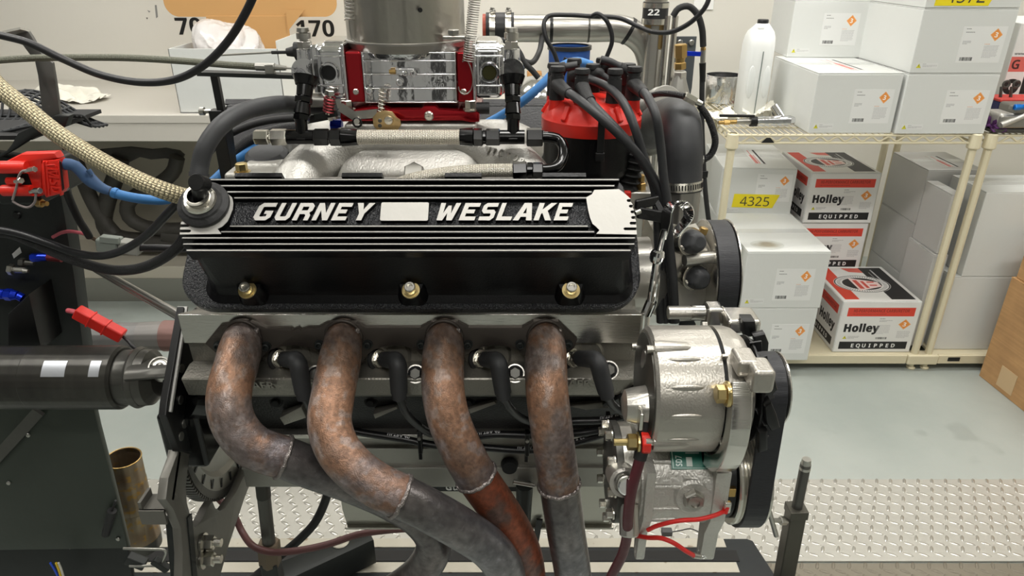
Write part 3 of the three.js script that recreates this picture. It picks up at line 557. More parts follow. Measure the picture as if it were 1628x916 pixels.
{ const a = toCover(604, 351), b = toCover(682, 322), s = new THREE.Shape(), r = 0.002; const [x0, t0] = a, [x1, t1] = b; s.absarc(x1 - r, t1 - r, r, 0, Math.PI / 2); s.absarc(x0 + r, t1 - r, r, Math.PI / 2, Math.PI); s.absarc(x0 + r, t0 + r, r, Math.PI, Math.PI * 1.5); s.absarc(x1 - r, t0 + r, r, Math.PI * 1.5, Math.PI * 2);
  const l = part('name_block', inCover(extrude(s, 0.0066, 0.0004, 1).translate(0, 0, -0.0066)), M.coverBlack, cover); part('block_face', inCover(extrude(s, 0.0006, 0).translate(0, 0, -0.0003)), M.padSilver, l); }
// breather grommet and elbow
{
  const p = toCover(326, 328), o = toWorld(p[0], p[1], 0), g = thing('breather_elbow', 'black plastic breather elbow in a rubber grommet at the left end of the valve cover', 'breather');
  part('grommet', latheAlong([[0, 0], [0.0255, 0], [0.028, 0.002], [0.028, 0.006], [0.026, 0.008], [0.0225, 0.009], [0.021, 0.011], [0.015, 0.0125], [0, 0.0125]], o, ndir, 40), M.rubber, g);
  part('ring', latheAlong([[0.010, 0.011], [0.0165, 0.011], [0.0178, 0.0135], [0.0165, 0.016], [0.0125, 0.017], [0.0125, 0.021], [0.0135, 0.0215], [0.0135, 0.0235], [0.010, 0.024]], o, ndir, 36), M.zinc, g, 'zinc plated ring');
  const e = at(318, 292, o.z - 0.0), top = at(317, 291, o.z + 0.022);
  part('elbow', [rod(o.clone().addScaledVector(ndir, 0.012), top, 0.0075, 0.0090, 24), latheAlong([[0, -0.010], [0.0088, -0.010], [0.0092, 0.006], [0.0082, 0.0080], [0, 0.0080]], top, V(-0.05, 0.4, 0.9).normalize(), 28)], M.blackPlastic, g);
  const hose = path([[316, 282, -0.735], [318, 262, -0.74], [326, 235, -0.745], [348, 203, -0.76], [383, 179, -0.79], [425, 168, -0.83], [470, 166, -0.90], [520, 172, -0.95]]);
  single('breather_hose', 'thick grey rubber hose rising from the breather elbow and running behind the carburetor', 'hose', merge(sweep(hose, (k) => lerp(0.0094, 0.0104, k), { m: 22 }), sweep(hose.slice(0, 2).map((p, i) => i ? hose[0].clone().lerp(hose[1], 0.35) : p), 0.0105, { m: 22 })), M.rubberGrey);
}

// ================================================================ CYLINDER HEAD
M.headGrey = mat({ color: 0x928f87, roughness: 0.45, metalness: 0.75, bumpMap: again(T.grain, 9), bumpScale: 0.0004 });
const yz = (py, z) => at(W / 2, py, z);
const head = thing('cylinder_head', 'bare aluminium cylinder head below the black valve cover', 'cylinder head');
const hx0 = at(298, 560, -0.77).x, hx1 = at(1016, 560, -0.77).x;
const HZ = -0.765;                                                          // exhaust face
{
  // side profile of the head, drawn in z and y, run along the engine
  const P = [[492, -0.815], [499, -0.766], [545, -0.7665], [547, -0.776], [574, -0.778], [579, -0.767], [601, -0.742], [604, -0.7405], [628, -0.748], [631, -0.80]].map(([py, z]) => { const p = yz(py, z); return [p.z, p.y]; });
  P.push([-0.93, P[P.length - 1][1] - 0.03], [-0.93, P[0][1] + 0.05], [-0.86, P[0][1] + 0.055]);
  const prof = (list) => extrude(list.map(([z, y]) => [-z, y]), hx1 - hx0, 0.0015, 2).rotateY(Math.PI / 2).translate(hx0, 0, 0);
  part('casting', prof(P), M.headGrey, head);
  part('machined_face', box(hx1 - hx0 - 0.004, yz(500, -0.7655).y - yz(545, -0.7655).y, 0.003, (hx0 + hx1) / 2, (yz(500, -0.765).y + yz(545, -0.765).y) / 2, -0.7655, 0.0006), M.machined, head);
  // spark plug bosses between the ports
  for (const px of [458, 618, 778, 926]) { const c = at(px - 4, 568, -0.772); part('plug_boss', latheAlong([[0, -0.02], [0.034, -0.02], [0.031, -0.004], [0.028, -0.0015], [0, -0.0015]], c, V(0, -0.1, 0.99), 32), M.headGrey, head); }
  for (const [px, py] of [[503, 596], [661, 595], [819, 594], [968, 589]]) {
    const c = at(px, py, -0.749), b = part('head_bolt_seat', latheAlong([[0.0095, 0.0], [0.0118, 0.0], [0.0124, 0.001], [0.0118, 0.0022], [0.0102, 0.0022], [0.0095, -0.003]], c, V(0, 0.62, 0.78), 36), M.satinAlu, head);
    part('bolt_washer', latheAlong([[0, 0.0], [0.0100, 0.0], [0.0100, 0.0016], [0, 0.0016]], c, V(0, 0.62, 0.78), 30), M.blackMatte, b);
    const bolt = part('bolt_head', [hexRod(c.clone(), c.clone().addScaledVector(V(0, 0.62, 0.78), 0.0075), 0.0075)], M.darkSteel, b);
  }
  for (const [px, py] of [[403, 617], [903, 614]]) {
    const a = at(px, py, -0.7405), up = at(px, py - 15, -0.7405).sub(a); const n = V(0, 0.25, 0.97);
    const g = lettering('AFR', 0.0125, 0.003).scale(0.86, 1, 1); part('cast_lettering', basis(g, a.clone().add(V(0, 0.001, -0.0012)), V(1, 0, 0), V(0, 0.955, 0.29).normalize()), M.headGrey, head);
  }
}

// ================================================================ EXHAUST HEADER
const rust = (k, seedk) => dataTex(256, (u, v) => {
  const n = fbm(u, v, 6, 5, seedk), f = fbm(u, v, 40, 3, seedk + 5), s = fbm(u, v, 14, 4, seedk + 9), p = sstep(0.62, 0.75, fbm(u, v, 48, 2, seedk + 13));
  let c = mix3([0.49, 0.455, 0.445], [0.575, 0.455, 0.375], sstep(0.38 - k, 0.72 - k, n)); c = mix3(c, [0.63, 0.615, 0.62], sstep(0.5, 0.72, s) * 0.6); c = mix3(c, [0.40, 0.33, 0.29], p * 0.35);
  return [c[0] * (0.80 + 0.40 * f), c[1] * (0.80 + 0.40 * f), c[2] * (0.80 + 0.40 * f)];
}, true);
M.rust = mat({ map: again(rust(0.02, 50), 6), roughness: 0.44, metalness: 0.5, bumpMap: again(T.grain, 16), bumpScale: 0.00035, vertexColors: true });
M.rustHot = mat({ map: again(rust(0.14, 90), 6), roughness: 0.46, metalness: 0.45, bumpMap: again(T.grain, 16), bumpScale: 0.00035, vertexColors: true });
M.blued = mat({ map: again(dataTex(256, (u, v) => { const n = fbm(u, v, 5, 5, 61), f = fbm(u, v, 30, 3, 66), w = sstep(0.72, 0.8, fbm(u, v, 32, 3, 71)); let c = mix3([0.40, 0.40, 0.415], [0.52, 0.505, 0.50], n); c = mix3(c, [0.62, 0.62, 0.64], w * 0.3); return [c[0] * (0.8 + 0.4 * f), c[1] * (0.8 + 0.4 * f), c[2] * (0.8 + 0.4 * f)]; }, true), 5), roughness: 0.32, metalness: 0.7, bumpMap: again(T.grain, 12), bumpScale: 0.0002, vertexColors: true });
M.rustRed = mat({ map: again(dataTex(256, (u, v) => { const n = fbm(u, v, 5, 5, 81), f = fbm(u, v, 40, 3, 86), g = sstep(0.52, 0.66, fbm(u, v, 4, 4, 88)); let c = mix3([0.52, 0.27, 0.19], [0.62, 0.36, 0.25], n); c = mix3(c, [0.36, 0.33, 0.33], g * 0.7); return [c[0] * (0.75 + 0.5 * f), c[1] * (0.75 + 0.5 * f), c[2] * (0.75 + 0.5 * f)]; }, true), 5), roughness: 0.5, metalness: 0.4, bumpMap: again(T.grain, 12), bumpScale: 0.0003, vertexColors: true });
M.weld = mat({ color: 0x8a8380, roughness: 0.4, metalness: 0.8, bumpMap: again(T.grain, 14), bumpScale: 0.0012 });
M.flangeSteel = mat({ color: 0x4a443f, roughness: 0.5, metalness: 0.6, bumpMap: again(T.coarse, 8), bumpScale: 0.0005 });
const header = thing('exhaust_header', 'rusty four-tube exhaust header with welded bends in front of the engine', 'exhaust header');
{
  const FZ = -0.7605, o = [];
  const P = [[326, 546], [350, 517], [398, 512], [424, 522], [462, 522], [466, 525], [474, 521], [478, 525], [488, 521], [505, 521], [520, 513], [566, 513], [582, 521], [668, 521], [685, 512], [728, 512], [745, 521], [830, 521], [848, 511], [888, 511], [918, 540], [913, 553], [897, 566], [893, 577], [842, 577]];
  const arc = (x1, x0) => { for (let i = 0; i <= 8; i++) { const a = i / 8 * Math.PI; P.push([(x0 + x1) / 2 + (x1 - x0) / 2 * Math.cos(a), 577 - 28 * Math.sin(a)]); } };
  arc(838, 736); P.push([736, 577], [682, 577]); arc(676, 578); P.push([522, 577]); arc(518, 414); P.push([408, 577], [366, 577], [346, 563]);
  const sh = P.map(([px, py]) => { const p = at(px, py, FZ); return [p.x, p.y]; });
  part('port_flange', extrude(sh, 0.0095, 0.0012, 2).translate(0, 0, FZ - 0.0085), M.flangeSteel, header);
  part('gasket', extrude(sh.map(([x, y]) => [x * 1.004, y + 0.0018]), 0.0015).translate(0, 0, FZ - 0.0105), M.blackMatte, header);
  for (const [px, py] of [[348, 549], [424, 550], [508, 547], [585, 547], [670, 547], [744, 547], [827, 547], [903, 547]]) {
    const c = at(px, py, FZ + 0.001); const b = part('flange_bolt', latheAlong([[0, 0], [0.0062, 0], [0.0062, 0.0012], [0.0046, 0.0014], [0.0046, 0.0068], [0.004, 0.0074], [0.0026, 0.0074], [0.0024, 0.004], [0, 0.004]], c, V(0, 0.1, 1), 24), M.blackSteel, header);
  }
  const R = 0.0254;
  const tubes = [
    { up: [[386, 530, -0.776], [384, 545, -0.752], [376, 580, -0.722], [366, 615, -0.700], [364, 645, -0.687], [374, 678, -0.680], [400, 708, -0.676], [432, 722, -0.678], [450, 727, -0.680]], low: [[450, 727, -0.680], [500, 746, -0.686], [560, 768, -0.70], [620, 795, -0.715], [668, 826, -0.725], [690, 862, -0.73], [672, 905, -0.735], [620, 945, -0.74], [560, 975, -0.75]], m: M.rust, m2: M.blued },
    { up: [[546, 530, -0.776], [545, 545, -0.752], [538, 585, -0.722], [529, 630, -0.694], [524, 672, -0.672], [536, 712, -0.655], [566, 748, -0.642], [606, 775, -0.634], [636, 789, -0.632]], low: [[636, 789, -0.632], [684, 813, -0.634], [732, 840, -0.640], [776, 870, -0.648], [800, 902, -0.655], [808, 945, -0.665], [806, 1000, -0.68]], m: M.rustHot, m2: M.blued },
    { up: [[706, 530, -0.776], [706, 545, -0.752], [704, 585, -0.724], [705, 625, -0.702], [714, 668, -0.690], [734, 715, -0.682], [757, 757, -0.680]], low: [[757, 757, -0.680], [790, 805, -0.684], [818, 850, -0.692], [834, 890, -0.70], [840, 940, -0.71], [838, 1000, -0.72]], m: M.rustHot, m2: M.rustRed },
    { up: [[867, 528, -0.776], [868, 545, -0.752], [868, 585, -0.724], [870, 625, -0.704], [876, 675, -0.692], [889, 770, -0.684]], low: [[889, 770, -0.684], [899, 840, -0.688], [911, 916, -0.70], [918, 1000, -0.72]], m: M.rust, m2: M.blued },
  ];
  // heat colours of the steel: sooty at the port, browned in the bend, violet grey at the weld
  const three = (a, b, c, s) => (k) => k < s ? mix3(a, b, sstep(0, s, k)) : mix3(b, c, sstep(s, 1, k));
  const heat = three([0.62, 0.57, 0.53], [1.12, 1.03, 0.97], [0.66, 0.64, 0.67], 0.42), cool = three([0.62, 0.59, 0.57], [1.0, 1.0, 1.02], [0.95, 0.95, 0.98], 0.5), tail = three([0.62, 0.59, 0.58], [0.7, 0.66, 0.64], [0.85, 0.62, 0.52], 0.55);
  for (const t of tubes) {
    const u = path(t.up), l = path(t.low);
    // one curve through both so the joint is straight, split at the weld
    const all = new THREE.CatmullRomCurve3([...u, ...l.slice(1)], false, 'centripetal'), len = all.getLength(); let ws = 0; { let best = 9; for (let i = 0; i <= 600; i++) { const d = all.getPointAt(i / 600).distanceTo(l[0]); if (d < best) { best = d; ws = i / 600; } } }
    const seg = (a, b, n) => new THREE.CatmullRomCurve3(Array.from({ length: n + 1 }, (_, i) => all.getPointAt(lerp(a, b, i / n))), false, 'centripetal');
    const tb = part('bent_tube', sweep(seg(0, ws, 40), (k) => R * lerp(0.84, 1, sstep(0, 0.22, k)), { m: 36, n: 70, tint: heat }), t.m, header, 'rust-browned bent tube');
    part('lower_tube', sweep(seg(ws, 1, 40), R * 0.985, { m: 36, n: 70, tint: t === tubes[0] ? tail : cool }), t.m2, header, t.m2 === M.rustRed ? 'red-rusted lower tube' : 'blue-grey lower tube');
    const T0 = all.getTangentAt(ws), q = new THREE.Quaternion().setFromUnitVectors(UP, T0), ring = [];
    for (let i = 0; i < 40; i++) { const a = i / 40 * Math.PI * 2; ring.push(V(Math.cos(a) * R, (rnd() - 0.5) * 0.002, Math.sin(a) * R).applyQuaternion(q).add(all.getPointAt(ws))); }
    part('weld_bead', sweep(ring, (k) => 0.0026, { closed: true, m: 8, n: 120 }), M.weld, header);
    const c0 = u[1], r2 = []; for (let i = 0; i < 28; i++) { const a = i / 28 * Math.PI * 2; r2.push(V(c0.x + Math.cos(a) * R * 0.86, c0.y + 0.004 + Math.sin(a) * R * 0.9, FZ + 0.002)); }
    part('port_weld', sweep(r2, 0.0022, { closed: true, m: 8, n: 80 }), M.flangeSteel, header);
    part('tack', (() => { const p = at(t.up[0][0] + 22, 526, FZ + 0.004); return crease(new THREE.IcosahedronGeometry(0.004, 1).translate(p.x, p.y, p.z), 60); })(), M.weld, header);
  }
}
// ================================================================ SPARK PLUG BOOTS
const wireHome = [];
{
  const G = 'black spark plug boots and wires of the near cylinder bank';
  [[446, 571, 470, 573, 484, 634, 'first'], [604, 571, 629, 574, 635, 634, 'second'], [764, 571, 789, 574, 801, 634, 'third'], [910, 569, 946, 572, 966, 632, 'fourth']].forEach(([ax, ay, bx, by, cx, cy, w], i) => {
    const g = thing('spark_plug_boot', `black angled spark plug boot with its plug, ${w} from the left under the valve cover`, 'spark plug boot', G);
    const a = at(ax, ay, -0.768), b = at(bx + 3, by, -0.730), c = at(cx, cy, -0.722), d = b.clone().sub(a).normalize();
    part('plug_seat', latheAlong([[0, -0.006], [0.0155, -0.004], [0.0165, -0.002], [0.0155, 0.0], [0, 0.0]], a, d, 30), M.blackMatte, g);
    const pl = part('plug_hex', [hexRod(a.clone().addScaledVector(d, 0.004), a.clone().addScaledVector(d, 0.0125), 0.0108), latheAlong([[0, 0.0], [0.0125, 0.0], [0.0125, 0.0032], [0.0095, 0.0038], [0.0095, 0.016], [0, 0.016]], a, d, 26)], M.zinc, g, 'bright metal spark plug hex');
    const st = a.clone().addScaledVector(d, 0.0155), el = b.clone();
    part('boot', sweep([st, st.clone().lerp(el, 0.5), st.clone().lerp(el, 0.85), el.clone().addScaledVector(c.clone().sub(el).normalize(), 0.006), el.clone().lerp(c, 0.45), c], (k) => 0.0100 + 0.001 * Math.sin(k * 3.14) + (k > 0.9 ? -0.0012 : 0), { m: 20, n: 40 }), M.rubberGrey, g);
    wireHome.push(c);
  });
}

// ================================================================ ENGINE BLOCK, OIL PAN
const CRZ = -0.93, CRY = at(W / 2, 600, CRZ).y;                               // crankshaft axis
M.blockBlack = mat({ color: 0x131313, roughness: 0.5, bumpMap: again(T.grain, 9), bumpScale: 0.0005 });
M.panAlu = mat({ color: 0xa9a69d, roughness: 0.33, metalness: 0.9, bumpMap: again(T.brushed, 3), bumpScale: 0.0002 });
const zy = (list) => list.map(([py, z]) => { const p = yz(py, z); return [-p.z, p.y]; });
const alongX = (list, x0, x1, bev = 0.0015) => extrude(list, x1 - x0, bev, 2).rotateY(Math.PI / 2).translate(x0, 0, 0);
const cylX = (prof, y, z, seg = 40, deg = 30) => latheAlong(prof, V(0, y, z), V(1, 0, 0), seg, deg);
const block = thing('engine_block', 'black painted engine block behind the exhaust header', 'engine block');
{
  const b = zy([[629, -0.792], [640, -0.80], [668, -0.82], [688, -0.835]]);
  b.push([1.02, b[3][1]], [1.08, b[3][1] + 0.16], [1.0, b[0][1] + 0.08], [0.93, b[0][1]]);
  part('casting', alongX(b, hx0 - 0.022, hx1 + 0.0), M.blockBlack, block);
  part('pan_rail', box(hx1 - hx0 + 0.01, 0.007, 0.04, (hx0 + hx1) / 2, yz(690, -0.822).y, -0.835, 0.0015), M.satinAlu, block);
  for (const px of [440, 590, 745]) { const c = at(px, 637, -0.80); part('core_bolt', latheAlong([[0, 0], [0.009, 0], [0.009, 0.003], [0.0065, 0.004], [0.0045, 0.0075], [0, 0.0075]], c, V(0, 0, 1), 24), M.blackMatte, block); }
  // webs cast between the cylinders
  for (const [a, b_, c, d] of [[[447, 658], [482, 640], [490, 658], [455, 670]], [[595, 652], [632, 640], [634, 644], [598, 660]], [[745, 644], [786, 632], [790, 636], [748, 652]], [[905, 640], [968, 632], [972, 642], [930, 646]]]) part('cast_web', extrude([a, b_, c, d].map(([x, y]) => { const p = at(x, y, -0.80); return [p.x, p.y]; }), 0.022, 0.002).translate(0, 0, -0.812), M.headGrey, block);
  part('drain_plug', [latheAlong([[0, 0], [0.013, 0], [0.011, 0.01], [0, 0.01]], at(810, 738, -0.838), V(0, 0, 1), 20)], M.blackMatte, block);
}
const pan = thing('oil_pan', 'dull aluminium oil pan under the engine, seen between the header tubes', 'oil pan');
{
  const r0 = yz(692, -0.84), r1 = yz(768, -0.85);
  part('upper_wall', box(hx1 - hx0 - 0.01, r0.y - r1.y, 0.012, (hx0 + hx1) / 2, (r0.y + r1.y) / 2, -0.846, 0.002), M.dullAlu, pan);
  part('rib', [box(hx1 - hx0 - 0.012, 0.005, 0.01, (hx0 + hx1) / 2, yz(712, -0.838).y, -0.838, 0.001), box(hx1 - hx0 - 0.012, 0.004, 0.008, (hx0 + hx1) / 2, yz(743, -0.839).y, -0.839, 0.001)], M.dullAlu, pan);
  const x0 = at(543, 800, -0.86).x, x1 = at(978, 800, -0.86).x, prof = zy([[766, -0.868], [772, -0.855], [812, -0.858], [836, -0.872]]); prof.push([1.02, prof[3][1]], [1.02, prof[0][1]]);
  part('sump', alongX(prof, x0, x1, 0.002), M.panAlu, pan);
  part('floor_flange', box(x1 - x0 + 0.004, 0.004, 0.16, (x0 + x1) / 2, prof[3][1], -0.945, 0.001), M.panAlu, pan);
  part('lettering', basis(lettering('Gun', 0.011, 0.001), at(708, 779, -0.853), V(1, 0, 0), V(0, 1, 0)), M.white, pan, 'white letters on the black band');
  part('black_band', box(0.16, 0.014, 0.003, at(740, 776, -0.854).x, at(740, 776, -0.854).y, -0.8555, 0.0005), M.black, pan);
}
const filter = thing('line_fitting', 'dark oil line fitting hanging between the third and fourth header tubes', 'fitting');
part('body', [rod(at(834, 772, -0.83), at(832, 826, -0.83), 0.013, 0.0115, 18)], M.blackSteel, filter);
part('collar', rod(at(816, 766, -0.815), at(850, 772, -0.815), 0.0035, 0.0035, 10), M.steel, filter);

// ================================================================ PLUG WIRES ALONG THE BLOCK
M.plugWire = mat({ map: (() => { const t = canvasTex(1024, 128, (x) => { line(x, '#101012', 0, 0, 1024, 128); x.fillStyle = '#d8d8d8'; x.font = 'bold 40px sans-serif'; x.textBaseline = 'middle'; x.fillText('ULTRA 40', 40, 64); x.fillText('8.65mm • 40Ω', 520, 64); }); t.wrapS = t.wrapT = THREE.RepeatWrapping; t.repeat.set(5.5, 37); return t; })(), roughness: 0.4 });
const WL = 'black printed spark plug wires tied along the block';
const wr = 0.0052;
[
  ['first', [[484, 632, -0.722], [491, 645, -0.735], [505, 660, -0.765], [540, 680, -0.79], [575, 688, -0.795], [640, 698, -0.793], [692, 708, -0.79], [770, 712, -0.79], [842, 716, -0.79], [905, 706, -0.785], [960, 690, -0.78], [1004, 672, -0.76]]],
  ['second', [[635, 632, -0.722], [643, 652, -0.735], [662, 674, -0.765], [690, 691, -0.785], [740, 696, -0.788], [785, 691, -0.788], [845, 692, -0.786], [910, 690, -0.78], [960, 682, -0.775], [1002, 666, -0.76]]],
  ['third', [[801, 632, -0.722], [810, 648, -0.735], [836, 668, -0.765], [870, 674, -0.775], [910, 670, -0.772], [960, 668, -0.77], [1000, 660, -0.755]]],
  ['fourth', [[966, 630, -0.722], [974, 644, -0.735], [990, 655, -0.748], [1006, 660, -0.755]]],
].forEach(([n, p]) => single('spark_plug_wire', `black printed wire leaving the ${n} spark plug boot from the left`, 'wire', sweep(path(p), wr, { m: 12 }), M.plugWire, WL));
for (const [px, py, w] of [[668, 700, 'second and third'], [838, 704, 'third and fourth'], [966, 676, 'fourth tube and alternator, the third from the left']]) {
  const g = thing('wire_loom_clamp', `small black loom clamp holding the plug wires between the ${w === 'fourth tube and alternator, the third from the left' ? 'fourth header tube and the alternator' : w + ' header tubes'}`, 'clamp'), p = at(px, py, -0.786);
  part('band', box(0.006, 0.038, 0.013, p.x, p.y, p.z, 0.0015), M.blackPlastic, g); part('screw', latheAlong([[0, 0], [0.003, 0], [0.0025, 0.0025], [0, 0.0025]], V(p.x, p.y + 0.008, p.z + 0.006), V(0, 0, 1), 14), M.steel, g);
  part('tail', box(0.005, 0.014, 0.003, p.x - 0.001, p.y - 0.026, p.z, 0.001), M.blackPlastic, g);
}
// starter heat shield and dark brackets beneath the loom
{
  const g = thing('loom_bracket', 'black wire loom bracket bolted below the head near the alternator', 'bracket');
  part('arm', [bar(at(960, 640, -0.76), at(1008, 612, -0.745), 0.012, 0.004), bar(at(1000, 650, -0.75), at(1030, 658, -0.74), 0.016, 0.005)], M.black, g);
  part('ring', (() => { const c = at(1000, 652, -0.748), r = []; for (let i = 0; i < 20; i++) { const a = i / 20 * 6.2832; r.push(V(c.x + Math.cos(a) * 0.011, c.y + Math.sin(a) * 0.013, c.z)); } return sweep(r, 0.0028, { closed: true, m: 8 }); })(), M.blackPlastic, g);
  part('block', box(0.022, 0.03, 0.02, at(1000, 628, -0.75).x, at(1000, 628, -0.75).y, -0.755, 0.002), M.satinAlu, g, 'bright block');
}

// ================================================================ ALTERNATOR
const AY = 1.185, AZ = -0.628;
M.altCast = mat({ color: 0xaeaaa2, roughness: 0.38, metalness: 0.8, bumpMap: again(T.grain, 11), bumpScale: 0.00022 });
const alt = thing('alternator', 'silver cast alternator with a black pulley at the right front of the engine', 'alternator');
{
  const R = 0.066, XA = 0.1435;
  part('rear_case', cylX([[0.030, XA - 0.004], [0.062, XA - 0.003], [0.0655, XA], [R, XA + 0.004], [R, XA + 0.0625], [0.060, XA + 0.0628], [0.02, XA + 0.0628]], AY, AZ, 72, 25), M.altCast, alt);
  part('front_case', cylX([[0.02, XA + 0.066], [0.061, XA + 0.066], [R, XA + 0.0665], [R, XA + 0.078], [0.064, XA + 0.085], [0.057, XA + 0.094], [0.045, XA + 0.099], [0.02, XA + 0.100]], AY, AZ, 72, 25), M.altCast, alt);
  part('stator', cylX([[0.03, XA + 0.062], [0.0635, XA + 0.062], [0.0635, XA + 0.067], [0.03, XA + 0.067]], AY, AZ, 60), M.blackMatte, alt, 'dark gap showing the windings');
  for (const a of [-18, 60, 128, 250]) { const q = rad(a), c = V(XA + 0.0645, AY + Math.sin(q) * 0.0645, AZ + Math.cos(q) * 0.0645); part('bridge', box(0.006, 0.0035, 0.012, 0, 0, 0, 0.0008).rotateX(-q).translate(c.x, c.y, c.z), M.altCast, alt); }
  // long shallow cast dimples
  for (const a of [58, 33, 8, -18]) { const q = rad(a), c = V(XA + 0.026, AY + Math.sin(q) * (R - 0.0012), AZ + Math.cos(q) * (R - 0.0012)); part('cast_rib', plain(new THREE.SphereGeometry(1, 20, 12).scale(0.017, 0.004, 0.0028)).rotateX(-q + 0.6).translate(c.x, c.y, c.z), M.altCast, alt); }
  // through bolts at the rim
  for (const a of [72, -28, -110, 165]) {
    const q = rad(a), c = V(XA - 0.001, AY + Math.sin(q) * 0.061, AZ + Math.cos(q) * 0.061);
    part('case_lug', cylX([[0, XA - 0.002], [0.0085, XA - 0.002], [0.009, XA + 0.004], [0.0075, XA + 0.03], [0, XA + 0.045]], c.y, c.z, 20), M.altCast, alt);
    const s = part('case_bolt', rod(V(XA - 0.009, c.y, c.z), V(XA - 0.001, c.y, c.z), 0.0042, 0.0042, 16), M.zinc, alt);
  }
  part('rear_cover', cylX([[0, XA - 0.006], [0.052, XA - 0.006], [0.0585, XA - 0.0045], [0.0585, XA - 0.002], [0, XA - 0.002]], AY, AZ, 60), mat({ color: 0x45443f, roughness: 0.4, metalness: 0.5 }), alt, 'dark grey rear cover');
  { const c = V(XA - 0.0062, AY + 0.033, AZ - 0.004); part('maker_badge', plain(new THREE.CylinderGeometry(0.014, 0.014, 0.0015, 32).scale(1, 1, 0.55)).rotateZ(Math.PI / 2).rotateX(0.5).translate(c.x, c.y, c.z), M.steel, alt); }
  part('bearing_boss', cylX([[0, XA - 0.029], [0.012, XA - 0.029], [0.0165, XA - 0.027], [0.0185, XA - 0.02], [0.021, XA - 0.006], [0.024, XA - 0.003], [0, XA - 0.003]], AY - 0.006, AZ + 0.024, 36), M.satinAlu, alt);
  const py0 = AY - 0.034, pz = AZ + 0.048;
  part('insulator', cylX([[0, XA - 0.0125], [0.0105, XA - 0.0125], [0.0115, XA - 0.011], [0.0115, XA - 0.004], [0, XA - 0.004]], py0, pz, 24), M.redPlastic, alt, 'red plastic insulator');
  const st = part('output_stud', [hexRod(V(XA - 0.0265, py0, pz), V(XA - 0.0165, py0, pz), 0.0085), rod(V(XA - 0.040, py0, pz), V(XA - 0.015, py0, pz), 0.0037, 0.0037, 16), cylX([[0, XA - 0.0165], [0.0105, XA - 0.0165], [0.0105, XA - 0.0145], [0, XA - 0.0145]], py0, pz, 24)], M.gold, alt, 'yellow zinc output stud and nut');
  // upper ear with its bolt
  const e = at(1206, 600, AZ + 0.066); part('mounting_ear', [box(0.021, 0.025, 0.030, e.x + 0.002, e.y + 0.000, AZ + 0.062, 0.005), box(0.02, 0.018, 0.03, e.x - 0.008, e.y + 0.004, AZ + 0.045, 0.004)], M.altCast, alt);
  part('fan', (() => { const out = []; for (let i = 0; i < 12; i++) { const q = i / 12 * Math.PI * 2; out.push(box(0.012, 0.020, 0.0022, 0, 0, 0, 0.0008).rotateZ(0.3).rotateX(-q + 0.5).translate(XA + 0.107, AY + Math.cos(q) * 0.050, AZ + Math.sin(q) * 0.050)); } out.push(cylX([[0, XA + 0.101], [0.056, XA + 0.101], [0.056, XA + 0.103], [0, XA + 0.103]], AY, AZ, 48)); return out; })(), M.black, alt);
  const pu = part('pulley', cylX([[0, 0.252], [0.034, 0.252], [0.034, 0.2785], [0, 0.2785]], AY, AZ, 56), M.black, alt);
  part('pulley_lip', cylX([[0.028, 0.2787], [0.037, 0.2787], [0.0385, 0.280], [0.0385, 0.2815], [0.028, 0.2815]], AY, AZ, 56), M.machined, pu, 'bright machined lip');
}

